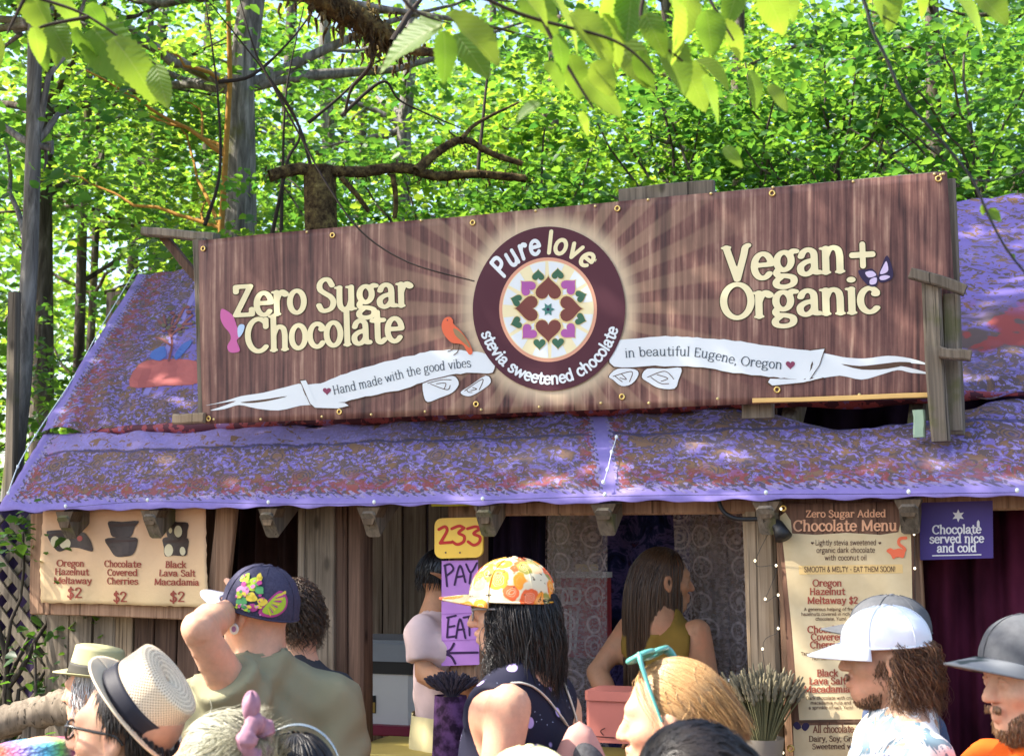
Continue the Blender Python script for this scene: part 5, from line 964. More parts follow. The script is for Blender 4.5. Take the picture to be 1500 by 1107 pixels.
for pxs, a, b in (([(1255, -30), (1270, 15), (1278, 45), (1298, 85), (1325, 145), (1360, 185), (1395, 225), (1425, 265), (1450, 320), (1478, 370), (1520, 420)], .0035, .0018), ([(1272, 15), (1300, 28), (1335, 48)], .0018, .001), ([(1424, 264), (1455, 264), (1510, 250)], .0018, .001)):
    p = catmull([tuple(P(x, y, 2.1)) for x, y in pxs], 8); V, F = tubes(p, np.linspace(a, b, len(p)), 6); wobj('stem', V, F, BLK, tw, smooth=True)
for x, y, L, ang in ((1448, 308, 26, 40), (1440, 300, 16, 90), (1482, 372, 10, 60)):
    q = P(x, y, 2.1); o = link('leaf', LM[1], tw, None); s = L * 2.1 / FPX; d = CR * math.cos(rad(ang)) - CU * math.sin(rad(ang)); o.matrix_local = Matrix.Translation(q - tw.location) @ Matrix((d * s, fw.cross(d).normalized() * s, -fw * s)).transposed().to_4x4()
vn_ = catmull([tuple(P(x, y, 3.7)) for x, y in ((380, 90), (440, 200), (480, 272), (530, 340), (600, 385), (695, 412))], 8); V, F = tubes(vn_, np.linspace(.0035, .002, len(vn_)), 5); tag(wobj('bare_twig', V, F, TWIG, smooth=True), 'long curved twig hanging in front of the banner left of the bird', 'twig')
mb = empty('mossy_branch', tuple(P(500, 0, 3.3)), label='thick shaggy moss covered branch end at the top of the picture', cat='branch'); limb([(400, -60), (470, -5), (520, 25), (560, 50), (585, 68)], 3.3, .040, .026, MOSS, mb, 300); limb([(575, 62), (600, 20), (625, -10)], 3.3, .01, .004, TWIG, mb); limb([(540, 30), (545, 90), (515, 130), (505, 170)], 3.4, .008, .003, TWIG, mb); limb([(580, 66), (610, 75), (650, 78)], 3.3, .014, .010, MOSS, mb)
# unseen maples added to shade the stall and dapple the queue
def canopy(label, x, y, h, r, C, per, srad, ls):
    t = empty('added_shade_tree', (x, y, 0), label=label, cat='tree', group='unseen trees added to shade the clearing'); pth = wob((x, y, -.05), (x + .3, y, h), 14, .03); V, F = tubes(pth, np.linspace(r, r * .4, 14), 12); wobj('trunk', V, F, BARK, t, smooth=True)
    S_ = np.array([wob(pth[RNG.integers(8, 13)], c, 10, .05) for c in C]); V, F = tubes(S_, np.linspace(.06, .012, 10), 6); wobj('branches', V, F, BARK, t, smooth=True)['kind'] = 'stuff'; crown('crown', sprays(C, srad, per, .1), ls, LEAF, t); return t

# ================================================================== PEOPLE
def axis(lo, hi, flo, fhi, fine, coarse):
    a = np.arange(flo, fhi, fine); b = flo - np.arange(1, max(2, int((flo - lo) / coarse) + 1)) * coarse; c = a[-1] + np.arange(1, max(2, int((hi - a[-1]) / coarse) + 1)) * coarse; return np.concatenate([b[::-1], a, c])
def fcyl(F, a, b, ra, rb, k):
    a, b = np.array(a, float), np.array(b, float); R_ = max(ra, rb); q, X = F._loc(np.minimum(a, b) - R_, np.maximum(a, b) + R_, k + 3 * F.cell); ab = b - a; L = np.linalg.norm(ab); t = ((X - a) @ ab) / L ** 2; tc = np.clip(t, 0, 1)
    d = np.linalg.norm(X - a - tc[..., None] * ab, axis=-1) - (ra + (rb - ra) * tc); F.put(q, np.maximum(d, (t - 1) * L), k, False)
def skin_mat(name, c, fl=(.75, .25, .18)):
    m = Mt(name, .58, .28); n_ = m.no(m.co(), 60, 5, .7); n2 = m.no(m.co(), 11, 4); k = m.mx(n_, tuple(x * .74 for x in c), tuple(min(1, x * 1.15) for x in c)); k = m.mx(m.ma('MULTIPLY', m.ss(n2, .42, .7), .5), k, tuple(a * b * 1.4 for a, b in zip(c, (1, .75, .7)))); m.base(k)
    m.b.inputs['Subsurface Weight'].default_value = .12; m.b.inputs['Subsurface Radius'].default_value = (.012, .005, .003); m.bump(m.no(m.co(), 300, 4), .35, .0012); return m.m
SKL, SKM, SKT = skin_mat('fair_skin', (.60, .34, .22)), skin_mat('tan_skin', (.52, .28, .17)), skin_mat('warm_skin', (.56, .33, .22))
SKD = skin_mat('sun_browned_skin', (.40, .205, .11))
def hair_mat(name, c1, c2, rough=.38):
    m = Mt(name, rough, .5); t = m.attr('tint'); m.base(m.mx(t, c1, c2)); return m.m
HBLK, HBRN = hair_mat('black_hair', (.006, .005, .005), (.022, .016, .014)), hair_mat('brown_hair', (.02, .010, .006), (.085, .045, .022)); HOMB = hair_mat('long_brown_hair', (.018, .009, .006), (.15, .078, .036)); HBLD = hair_mat('blonde_hair', (.26, .12, .04), (.58, .36, .15)); HGRY = hair_mat('silver_hair', (.22, .22, .15), (.60, .58, .46), .45); HCRL = hair_mat('auburn_curls', (.03, .012, .007), (.26, .13, .06)); HWHT = hair_mat('white_hair', (.42, .40, .40), (.75, .73, .72))
def cloth(name, c, var=.1, rough=.85):
    m = Mt(name, rough, .12); m.base(m.mx(m.no(m.co(), 9, 4), tuple(x * (1 - var) for x in c), tuple(min(1, x * (1 + var)) for x in c))); m.bump(m.no(m.co(), 320, 2), .25, .001); return m.m
DENIM = cloth('dark_denim', (.03, .045, .09)); SHOE = plain('shoe_leather', (.03, .025, .02), .6)
EYEW = plain('eye_white', (.7, .68, .65), .25, .5); EYED = plain('iris', (.03, .02, .012), .15, .6)

def hand_vf(wrist, d, n_, s=1.0):
    F = Field(*[np.arange(-.03, .22, .0062), np.arange(-.09, .09, .0062), np.arange(-.07, .06, .0062)]); F.ell((.05, 0, 0), (.052, .041, .016), .01); F.cap((-.02, 0, 0), (.02, 0, 0), .026, .026, .015)
    for i, (y, L) in enumerate(((.03, .068), (.011, .078), (-.009, .073), (-.028, .058))):
        a = np.array((.088, y, 0)); b = a + np.array((L * .5, y * .25, -.008)); c = b + np.array((L * .42, y * .08, -.03)); F.cap(a, b, .0092, .0085, .006); F.cap(b, c, .0085, .007, .004)
    a = np.array((.018, .034, -.004)); b = a + np.array((.035, .03, -.008)); c = b + np.array((.028, .008, -.014)); F.cap(a, b, .013, .010, .012); F.cap(b, c, .010, .008, .004)
    V, Q = F.mesh(); d = np.array(d, float) / np.linalg.norm(d); n_ = np.array(n_, float); n_ -= d * n_.dot(d); n_ /= np.linalg.norm(n_); y = np.cross(n_, d); return np.array(wrist) + s * (V[:, 0:1] * d + V[:, 1:2] * y + V[:, 2:3] * n_), Q
class Person:
    def __init__(s, px, py, D, yaw, label, skin=SKL, w=1.0, bulk=1.0, hyaw=0, hpitch=0, hroll=0, arms={}, group='people in the queue', floor=0.0, head=.93, lean=(0, 0), fine=.0058, ears=True, nose=1.0):
        hc = P(px, py, D); s.root = empty('person', (hc.x, hc.y, floor), rad(yaw), label=label, cat='person', group=group); s.yaw = rad(yaw); s.skin = skin; s.w, s.bulk, s.hs = w, bulk, head
        zh = hc.z - floor; s.zh = zh; s.zn = zh - .178; s.zs = s.zn - .02; s.zhip = s.zn - .56; s.lean = lean
        s.R = np.array(Matrix.Rotation(rad(hyaw), 3, 'Z') @ Matrix.Rotation(rad(hpitch), 3, 'Y') @ Matrix.Rotation(rad(hroll), 3, 'X')); s.hc = np.array((0, 0, zh))
        zs, w = s.zs, s.w; s.arm = {}
        for sd, k in ((1, 'L'), (-1, 'R')):
            j = [(-.03, sd * .178 * w, zs - .03), (-.05, sd * .225 * w, zs - .31), (.06, sd * .21 * w, zs - .53)]
            if k in arms: j = [s.inv(q) if len(q) == 3 and isinstance(q, Vector) else q for q in arms[k]]
            s.arm[k] = [np.array(q, float) for q in j]
        s.build(fine, ears, nose)
    def inv(s, p): v = Matrix.Rotation(-s.yaw, 3, 'Z') @ (p - Vector(s.root.location)); return tuple(v)
    def H(s, p): return s.hc + s.hs * (np.array(p, float) @ s.R.T)
    def torso(s, F, g, k=.05):
        zs, w, b = s.zs, s.w, s.bulk; F.ell((-.012, 0, zs - .17), (.115 * b + g, .168 * w + g, .19 + g), k); F.cap((-.025, -.14 * w, zs - .045), (-.025, .14 * w, zs - .045), .06 + g, .06 + g, k)
        for sd in (1, -1): F.cap((-.035, 0, s.zn + .035), (-.03, sd * .13 * w, zs - .025), .05 + g, .045 + g, k)
        F.ell((.012 * b, 0, zs - .38), (.118 * b + g, .145 * w * b + g, .19 + g), k); F.ell((0, 0, s.zhip), (.12 * b + g, .168 * w + g, .14 + g), k)
    def legs(s, F, g, k=.03):
        for sd in (1, -1): F.cap((0, sd * .088, s.zhip - .04), (.015, sd * .095, s.zhip * .55), .088 + g, .06 + g, k); F.cap((.015, sd * .095, s.zhip * .55), (-.015, sd * .1, .08), .06 + g, .045 + g, k)
    def build(s, fine, ears, nose):
        J = np.array([q for a in s.arm.values() for q in a]); zh, hs = s.zh, s.hs
        xs = axis(min(-.24, J[:, 0].min() - .1), max(.26, J[:, 0].max() + .1), -.15 * hs, .155 * hs, fine, .02); ys = axis(min(-.3, J[:, 1].min() - .1), max(.3, J[:, 1].max() + .1), -.105 * hs, .105 * hs, fine, .02); zs = axis(-.02, max(zh + .2, J[:, 2].max() + .1), zh - .16, zh + .15, fine, .02)
        F = Field(xs, ys, zs); s.torso(F, 0)
        for a in s.arm.values(): F.cap(a[0], a[1], .050 * s.bulk, .037 * s.bulk, .03); F.cap(a[1], a[1] * .7 + a[2] * .3, .037 * s.bulk, .040 * s.bulk, .012); F.cap(a[1] * .7 + a[2] * .3, a[2], .040 * s.bulk, .027, .02)
        s.legs(F, 0)
        for sd in (1, -1): F.cap((-.03, sd * .1, .045), (.12, sd * .105, .035), .042, .035, .03)
        H, R = s.H, s.R; E = lambda c, r, k=.02, sub=False: F.ell(H(c), np.array(r) * hs, k, R, sub); C = lambda a, b, ra, rb, k=.02, sub=False: F.cap(H(a), H(b), ra * hs, rb * hs, k, sub)
        F.cap(H((-.025, 0, -.06)), (-.04, 0, s.zn + .0), .056, .062, .04)
        E((-.014, 0, .034), (.099, .077, .088)); E((.030, 0, -.035), (.062, .059, .08), .03); E((.064, 0, -.094), (.024, .026, .02), .025); C((.0, -.045, -.062), (.055, -.02, -.095), .024, .018, .03); C((.0, .045, -.062), (.055, .02, -.095), .024, .018, .03)
        C((.079, -.032, .026), (.079, .032, .026), .016, .016, .02); E((.058, .037, -.022), (.028, .026, .022), .02); E((.058, -.037, -.022), (.028, .026, .022), .02)
        for sd in (1, -1): E((.095, sd * .031, .004), (.016, .016, .012), .012, True); E((.082, sd * .031, .003), (.014, .015, .012), .008)
        n = nose; C((.088, 0, .016), (.104 * n ** .1, 0, -.016), .010, .011, .014); C((.104, 0, -.014), (.112 + .008 * (n - 1), 0, -.028), .0105, .0125 * n, .008); E((.1, .012, -.032), (.012, .008, .008), .006); E((.1, -.012, -.032), (.012, .008, .008), .006)
        C((.090, -.016, -.058), (.0965, 0, -.0565), .0065, .0085, .008); C((.090, .016, -.058), (.0965, 0, -.0565), .0065, .0085, .008); C((.086, -.014, -.071), (.093, 0, -.073), .007, .0095, .008); C((.086, .014, -.071), (.093, 0, -.073), .007, .0095, .008); C((.1, -.022, -.0645), (.1, .022, -.0645), .0022, .0022, .004, True)
        if ears:
            for sd in (1, -1): E((-.006, sd * .079, -.008), (.020, .011, .031), .008); E((.0, sd * .089, -.004), (.011, .008, .018), .006, True); E((-.002, sd * .08, -.036), (.009, .007, .009), .006)
        V, Q = F.mesh(); parts = [(V, Q)]
        for k, a in s.arm.items(): parts.append(hand_vf(a[2], a[2] - a[1], (0, -1 if k == 'L' else 1, .3)))
        V = np.concatenate([p for p, _ in parts]); off = 0; Qs = []
        for p, q in parts: Qs.append(q + off); off += len(p)
        s.body = link('body', mesh('body', V, np.concatenate(Qs), s.skin, smooth=True), s.root)
    def part(s, name, V, F, mat, head=False, parent=None, smooth=True, uv=None, col=None, label=None):
        V = np.asarray(V, float)
        if head: V = s.hc + s.hs * (V @ s.R.T)
        o = link(name, mesh(name, V, F, mat, smooth=smooth, uv=uv, col=col), parent or s.root)
        if label: o['label'] = label
        return o
    def shirt(s, mat, sleeve=.62, hem=-.08, g=.014, tank=False, name='shirt', neck=(.068, .07, .058), wr=.004, collar=True, split=None):
        J = np.array([q for a in s.arm.values() for q in a[:2]]); st = .0125
        F = Field(np.arange(min(-.26, J[:, 0].min() - .1), max(.26, J[:, 0].max() + .1), st), np.arange(min(-.34, J[:, 1].min() - .12), max(.34, J[:, 1].max() + .12), st), np.arange(s.zhip + hem - .08, max(s.zn + .12, J[:, 2].max() + .12), st)); s.torso(F, g)
        if not tank:
            for ak, a in s.arm.items(): e = a[0] + (a[1] - a[0]) * min((sleeve[ak] if isinstance(sleeve, dict) else sleeve), 1); fcyl(F, a[0], e, .056 * s.bulk + g + .004, .050 * s.bulk + g + .006, .03)
            if not isinstance(sleeve, dict) and sleeve > 1:
                for a in s.arm.values(): F.cap(a[0], a[1], .056 + g, .05 + g, .03); fcyl(F, a[1], a[2] * .95 + a[1] * .05, .05 + g, .034 + g, .02)
        F.disp(lambda x, y, z: wr * (.6 * np.sin(9 * x + 31 * z + 6 * np.sin(11 * y)) + .6 * np.sin(38 * y - 14 * z + 3 * np.sin(20 * x)) + .55 * np.sin(74 * z + 40 * np.abs(y) + 5 * np.sin(14 * y + 3)) * np.sin(13 * y + 4 * z) + .4 * np.sin(66 * y + 52 * z)))
        zh_ = s.zhip + hem; F.cut(lambda x, y, z: zh_ - z)
        if tank:
            for sd in (1, -1): F.ell((-.03, sd * .225 * s.w, s.zs - .07), (.095, .07, .15), .01, None, True)
            F.ell((.06, 0, s.zn + .02), (.13, .085 * s.w, .12), .01, None, True); F.ell((-.1, 0, s.zn + .07), (.09, .07, .07), .01, None, True)
        else: F.ell((-.02, 0, s.zn + .098), neck, .012, None, True)
        V, Q = F.mesh(); o = s.part(name, V, Q, mat)
        if collar and not tank:
            th = np.linspace(0, 2 * math.pi, 41); rx, ry = neck[0] * .9, neck[1] * .9; pth = np.stack([-.022 + rx * np.cos(th), ry * np.sin(th), s.zn + .058 - .020 * np.cos(th)], 1); V, Q = tubes(pth, .0075, 6); s.part('collar', V, Q, mat, parent=o)
        s.top = o; return o
    def trousers(s, mat=DENIM, shoes=True):
        st = .022; F = Field(np.arange(-.26, .3, st), np.arange(-.3, .3, st), np.arange(.04, s.zhip + .2, st)); F.ell((0, 0, s.zhip), (.128 * s.bulk, .176 * s.w, .15), .03); s.legs(F, .014); F.cut(lambda x, y, z: z - s.zhip - .1); V, Q = F.mesh(); s.part('trousers', V, Q, mat)
        for sd in (1, -1):
            F = Field(np.arange(-.12, .24, .015), np.arange(sd * .103 - .08, sd * .103 + .08, .015), np.arange(-.03, .13, .015)); F.cap((-.03, sd * .1, .05), (.13, sd * .105, .038), .05, .042, .02); F.cut(lambda x, y, z: .001 - z); V, Q = F.mesh(); s.part('shoe', V, Q, SHOE)
    def eyes(s, brow=HBRN):
        for sd in (1, -1):
            v, f, _ = grid(lambda a, b: (.0805 + .0125 * math.cos(b * 3.1416), sd * .031 + .0125 * math.sin(b * 3.1416) * math.cos(a * 6.2832), .003 + .0105 * math.sin(b * 3.1416) * math.sin(a * 6.2832)), 13, 9); e = s.part('eye', v, f, EYEW, True)
            v, f, _ = grid(lambda a, b: (.0808 + .0128 * math.cos(b * .5), sd * .031 + .0128 * math.sin(b * .5) * math.cos(a * 6.2832), .003 + .0108 * math.sin(b * .5) * math.sin(a * 6.2832)), 11, 4); s.part('iris', v, f, EYED, True, e)
            s.strip('eyebrow', np.array([(.091, sd * .012, .021), (.0915, sd * .024, .027), (.086, sd * .036, .026), (.078, sd * .046, .02)]), brow, .0045)
            s.strip('eyelid', np.array([(.0905, sd * .017, .006), (.0935, sd * .027, .0135), (.091, sd * .038, .012), (.083, sd * .046, .004)]), s.skin, .0042)
    def strip(s, name, pts, mat, r):
        p = catmull(pts, 5); V, F = tubes(p, r * np.sin(np.linspace(.25, 2.9, len(p))), 6); return s.part(name, V, F, mat, True, col=np.full(len(V), .3))
    def surf(s, origin, az, el, lift=1.0):
        '''points of the body surface seen from a point inside the head: roots for beards'''
        from mathutils.bvhtree import BVHTree
        b = BVHTree.FromPolygons([v.co.copy() for v in s.body.data.vertices], [tuple(p.vertices) for p in s.body.data.polygons]); o = Vector(s.H(origin)); P_, N_ = [], []
        for a, e in zip(az, el):
            dl = np.array((math.cos(e) * math.cos(a), math.cos(e) * math.sin(a), math.sin(e))); h = b.ray_cast(o, Vector(dl @ s.R.T))
            if h[0] is not None and h[3] < .14: P_.append((np.array(h[0]) - s.hc) @ s.R / s.hs + dl * .0005); N_.append(dl)
        return np.array(P_), np.array(N_)
    # ---------------- hair: scalp shell and strands, in head space
    def scalp(s, mask, mat, sc=1.06, name='hair_base', tint=.15):
        sc -= .045
        V, F, UV = grid(lambda a, b: (-.014 + .099 * sc * math.cos(a * 6.2832) * math.cos(b * 3.1416 - 1.5708), .079 * sc * math.sin(a * 6.2832) * math.cos(b * 3.1416 - 1.5708), .034 + .09 * sc * math.sin(b * 3.1416 - 1.5708)), 65, 41)
        u = (V - np.array((-.014, 0, .034))) / np.array((.099, .079, .09)) / sc; ok = mask(u[:, 0], u[:, 1], u[:, 2]); F = F[ok[F].all(1)]; return s.part(name, V, F, mat, True, col=np.full(len(V), tint))
    def strands(s, n, mask, mat, L=.2, seg=12, r=.0016, stiff=.55, grav=.5, curl=0, cf=30, noise=.12, lift=.25, tints=(0, 1), part_dir=None, flow=None, name='hair', coll=1.05, seedz=None, root=None, lenvar=.25, clump=0):
        if root is None:
            u = RNG.normal(0, 1, (n * 8, 3)); u /= np.linalg.norm(u, axis=1, keepdims=True); u = u[mask(u[:, 0], u[:, 1], u[:, 2])][:n]; c = np.array((-.014, 0, .034)); rr = np.array((.099, .079, .09)); p = c + u * rr * coll; nrm = u / rr; nrm /= np.linalg.norm(nrm, axis=1, keepdims=True)
        else: p, nrm = root; c = np.array((-.014, 0, .034)); rr = np.array((.099, .079, .09)); u = nrm
        if callable(L): L = L(u)
        n = len(p); g = np.array((0, 0, -1.0)) @ s.R; d = nrm * lift + (np.broadcast_to(np.asarray(flow(u) if callable(flow) else flow, float), (n, 3)) if flow is not None else g * .6) + RNG.normal(0, noise, (n, 3)); d /= np.linalg.norm(d, axis=1, keepdims=True)
        st = (np.asarray(L) if np.ndim(L) else np.full(n, L)) * RNG.uniform(1 - lenvar, 1 + lenvar * .4, n) / seg; P_ = [p.copy()]
        for k in range(seg):
            d = d * stiff + g * grav * (1 - stiff) * 1.6 + RNG.normal(0, noise * .5, (n, 3)); d /= np.linalg.norm(d, axis=1, keepdims=True); p = p + d * st[:, None]
            q = (p - c) / (rr * coll); m = np.linalg.norm(q, axis=1, keepdims=True); p = np.where(m < 1, c + q / m * rr * coll, p); P_.append(p.copy())
        S_ = np.stack(P_, 1)
        if clump:
            ng = max(3, n // clump); gi = RNG.choice(n, ng, replace=False); nr = gi[((S_[:, None, 0] - S_[None, gi, 0]) ** 2).sum(-1).argmin(1)]; wt2 = (np.linspace(0, 1, seg + 1) ** .8 * .62)[None, :, None]; S_ = S_ * (1 - wt2) + S_[nr] * wt2
        if curl:
            t = np.arange(seg + 1)[None, :]; ph = RNG.uniform(0, 6.28, (n, 1)); ph = ph[nr] + .5 * RNG.normal(0, 1, (n, 1)) if clump else ph; a = curl * np.minimum(1, t / 3.0); fr = cf * RNG.uniform(.7, 1.3, (n, 1)) / seg; S_ = S_ + np.stack([a * np.cos(ph + fr * t), a * np.sin(ph + fr * t), .6 * a * np.sin(ph * 2 + fr * 1.3 * t)], -1)
        R_ = r * RNG.uniform(.6, 1.3, (n, 1)) * np.concatenate([np.linspace(.9, 1, seg // 2), np.linspace(1, .25, seg + 1 - seg // 2)])[None, :]; V, F = tubes(S_, R_, 3)
        ti = RNG.uniform(*tints, n)[:, None] * np.ones((1, seg + 1)); col = np.repeat(np.clip(ti, 0, 1).ravel(), 3); o = s.part(name, V, F, mat, True, col=col); return o
    # ---------------- headgear
    def cap(s, dome, brim, tilt=0, tw=0, seam=None, at=(-.008, 0, .03), size=(.113, .093, .115), blen=.075, bcurve=.022, back=False, strapm=None, bdrop=.012, name='cap', label=None, flat=.0):
        Rt = np.array(Matrix.Rotation(rad(tw), 3, 'Z') @ Matrix.Rotation(rad(tilt), 3, 'Y')); at = np.array(at); rx, ry, h = size
        def prof(v): return (max(0, 1 - v ** 2.5)) ** .5
        def fn(a, b):
            th = a * 6.2832; v = b; return np.array((rx * prof(v) * math.cos(th) * (1 + .03 * math.cos(th)), ry * prof(v) * math.sin(th), h * v))
        T = lambda V: at + np.asarray(V) @ Rt.T
        V, F, UV = grid(fn, 61, 20); u = UV; V = V * (1 + .010 * np.sin(u[:, 0] * 25 + 7 * u[:, 1]) * np.sin(u[:, 1] * 9 + 1) + .006 * np.sin(u[:, 0] * 61) * (1 - u[:, 1]))[:, None]
        if back:
            keep = ~((np.abs(u[:, 0] - .5) < .085) & (((u[:, 0] - .5) / .085) ** 2 + (u[:, 1] / .36) ** 2 < 1)); F = F[keep[F].any(1)]
        c = s.part(name, T(V), F, dome, True, uv=UV, label=label); c.modifiers.new('thick', 'SOLIDIFY').thickness = .0022
        for k in range(6):
            th = k / 6 + 1 / 12 - 1 / 12; pth = np.array([fn(th, b) * 1.008 for b in np.linspace(.0 if not (back and k == 3) else .4, .985, 14)]); V, F = tubes(T(pth), .0013, 5); s.part('seam', V, F, seam or dome, True, c)
        v, f, _ = grid(lambda a, b: (.009 * math.sin(b * 1.57) * math.cos(a * 6.2832), .009 * math.sin(b * 1.57) * math.sin(a * 6.2832), h + .004 * math.cos(b * 1.57) - .001), 13, 5); s.part('button', T(v), f, seam or dome, True, c)
        th = np.linspace(0, 6.2832, 61); V, F = tubes(T(np.array([fn(a / 6.2832, .012) for a in th])), .003, 6); s.part('hem', V, F, dome, True, c)
        def bf(a, b):
            q = (a - .5) * 2; ang = q * 1.12; x0, y0 = rx * 1.03 * math.cos(ang), ry * math.sin(ang); ext = blen * (1 - abs(q) ** 2.6) * b; return (x0 + ext + .004, y0 * (1 + .04 * b), .004 - bdrop * b * (1 - q * q * .4) - bcurve * q * q * (.35 + .65 * b) + .006 * (1 - b))
        V, F, UV = grid(bf, 33, 9); o = s.part('brim', T(V), F, brim, True, c, uv=UV); m = o.modifiers.new('thick', 'SOLIDIFY'); m.thickness = .0045
        if back:
            pth = np.array([fn(a, .03) * 1.01 for a in np.linspace(.41, .59, 12)]); V, F = tubes(T(pth), .007, 6, flat=.35); s.part('strap', V, F, strapm or dome, True, c)
        return c
    def brimhat(s, mat, band, tilt=0, roll=0, at=(-.01, 0, .05), crown=(.104, .086, .105), brim=.05, curl=.015, pinch=.016, tw=0, name='hat', taper=.86, label=None, brimmat=None, frontdip=0):
        Rt = np.array(Matrix.Rotation(rad(tw), 3, 'Z') @ Matrix.Rotation(rad(tilt), 3, 'Y') @ Matrix.Rotation(rad(roll), 3, 'X')); at = np.array(at); rx, ry, h = crown; T = lambda V: at + np.asarray(V) @ Rt.T
        def fn(a, b):
            th = a * 6.2832; c, sn = math.cos(th), math.sin(th)
            if b < .75: v = b / .75; k = 1 - (1 - taper) * v; return (rx * k * c, ry * k * sn, h * v * (1 - .10 * (c < 0) * abs(c) * 0 + .06 * c))
            v = (b - .75) / .25; k = taper * (1 - v); return (rx * k * c, ry * k * sn, h * (1 + .06 * c * (1 - v)) + .008 * math.sin(v * 3.1) - pinch * 1.6 * v ** 1.5)
        V, F, UV = grid(fn, 61, 28); c_ = s.part(name, T(V), F, mat, True, uv=UV, label=label); c_.modifiers.new('thick', 'SOLIDIFY').thickness = .003
        def br(a, b):
            th = a * 6.2832; c, sn = math.cos(th), math.sin(th); r0 = 1 + .0 * b; return ((rx + brim * b) * c, (ry + brim * b) * sn, curl * b * b * (sn * sn * 1.3 - .25) - frontdip * b * max(0, c))
        V, F, UV = grid(br, 61, 9); o = s.part('brim', T(V), F, brimmat or mat, True, c_, uv=UV); o.modifiers.new('thick', 'SOLIDIFY').thickness = .003
        if band is not None:
            V, F, UV = grid(lambda a, b: (lambda q: (q[0] * 1.018, q[1] * 1.018, q[2] + .002))(fn(a, b * .30)), 61, 5); o = s.part('hat_band', T(V), F, band, True, c_); o.modifiers.new('thick', 'SOLIDIFY').thickness = .002
        return c_
    def ring_strip(s, pts, mat, r, name, parent=None, flat=.35):
        p = catmull(pts, 6); V, F = tubes(p, r, 8, flat=flat); return s.part(name, V, F, mat, True, parent)
def hp(px, py, D): return P(px, py, D)

# ---- fabrics seen in the crowd
fm = Mt('floral_cap_print', .75, .2); uvw = fm.co(); w_ = fm.n('VectorMath', {0: uvw, 1: fm.n('VectorMath', {0: fm.no(uvw, 22, 3, out='Color'), 1: (.03, .03, .03)}, operation='MULTIPLY').outputs[0]}, operation='ADD').outputs[0]
vd = fm.vo(w_, 24); vc = fm.vo(w_, 24, out='Color'); hue = fm.sep(vc)[0]; petal = fm.ma('SINE', fm.ma('MULTIPLY', vd, 60.0)); colr = fm.rp(hue, [(0, (.80, .30, .03)), (.25, (.72, .13, .04)), (.45, (.80, .52, .28)), (.6, (.78, .42, .04)), (.8, (.30, .28, .06))], 'CONSTANT')
c = fm.mx(fm.ss(vd, .62, .54), (.70, .62, .42), colr); c = fm.mx(fm.ma('MULTIPLY', fm.ma('MULTIPLY', fm.ss(petal, .3, .8), fm.ss(vd, .45, .4)), .55), c, (.82, .66, .45)); nn = fm.no(w_, 55, 2); c = fm.mx(fm.ss(nn, .66, .69), c, (.10, .06, .03)); fm.base(c); FLORAL = fm.m
st = Mt('straw_weave', .8, .2); uv = st.co('UV'); u, v, _ = st.sep(uv); wv1 = st.ma('SINE', st.ma('MULTIPLY', u, 2 * math.pi * 70)); wv2 = st.ma('SINE', st.ma('MULTIPLY', v, 2 * math.pi * 17)); hole = st.ss(st.ma('MULTIPLY', wv1, wv2), .25, .6); c = st.mx(hole, (.80, .68, .50), (.20, .11, .06)); st.base(c).bump(st.ma('MULTIPLY', wv1, wv2), .4, .002); STRAW = st.m
st = Mt('straw_brim', .8, .2); uv = st.co('UV'); u, v, _ = st.sep(uv); wv1 = st.ma('SINE', st.ma('MULTIPLY', u, 2 * math.pi * 90)); wv2 = st.ma('SINE', st.ma('MULTIPLY', v, 2 * math.pi * 7)); hole = st.ss(st.ma('MULTIPLY', wv1, wv2), .2, .7); st.base(st.mx(hole, (.80, .66, .47), (.32, .2, .11))); STRAWB = st.m
ga = Mt('galaxy_knit', .8, .2); v = ga.co(); gd = ga.vo(v, 14); gs = ga.vo(v, 60); c = ga.mx(ga.ss(gd, .2, .17), (.012, .012, .028), (.42, .33, .62)); c = ga.mx(ga.ss(gs, .1, .07), c, (.35, .4, .55)); ga.base(c); GALAXY = ga.m
hw = Mt('watercolour_shirt', .8, .2); v = hw.co(); a1 = hw.no(hw.mp(v, (26, 26, 11)), 1, 3, .6, 1.0); a2 = hw.no(hw.mp(v, (20, 20, 9), (4, 2, 1)), 1, 3, .6, 1.0); c = hw.mx(hw.ss(a1, .52, .57), (.68, .68, .66), (.16, .24, .29)); c = hw.mx(hw.ss(a2, .58, .62), c, (.42, .28, .2)); hw.base(c); WATER = hw.m
rbm = Mt('rainbow_crochet', .9, .1); v = rbm.co(); x_, y_, z_ = rbm.sep(v); k = rbm.ma('FRACT', rbm.ma('ADD', rbm.ma('MULTIPLY', rbm.ma('ADD', x_, y_), 3.6), .62)); c = rbm.rp(k, [(0, (.62, .12, .08)), (.2, (.55, .3, .18)), (.36, (.35, .09, .16)), (.5, (.16, .42, .10)), (.66, (.12, .45, .62)), (.85, (.30, .25, .6)), (1, (.62, .12, .08))]); kn = rbm.vo(rbm.mp(v, (1, 1, 1.6)), 95); rbm.base(rbm.mx(rbm.ma('MULTIPLY', rbm.ss(kn, .35, .7), .5), c, (.05, .03, .05))).bump(kn, .8, .004); RAINBOW = rbm.m
cm = Mt('navy_cap_twill', .8, .2); v = cm.co(); cm.base(cm.mx(cm.no(v, 160, 2), (.022, .022, .045), (.075, .07, .12))).bump(cm.no(v, 300, 2), .3, .001); NAVYC = cm.m
mm = Mt('white_mesh_cap', .6, .3); mm.base((.74, .77, .82)).bump(mm.vo(mm.co(), 420), .25, .001); WCAP = mm.m
bcam = Mt('charcoal_cap', .75, .25); bcam.base(bcam.mx(bcam.no(bcam.co(), 60, 3), (.055, .058, .065), (.12, .125, .135))).bump(bcam.no(bcam.co(), 400, 2), .2, .001); CHAR = bcam.m
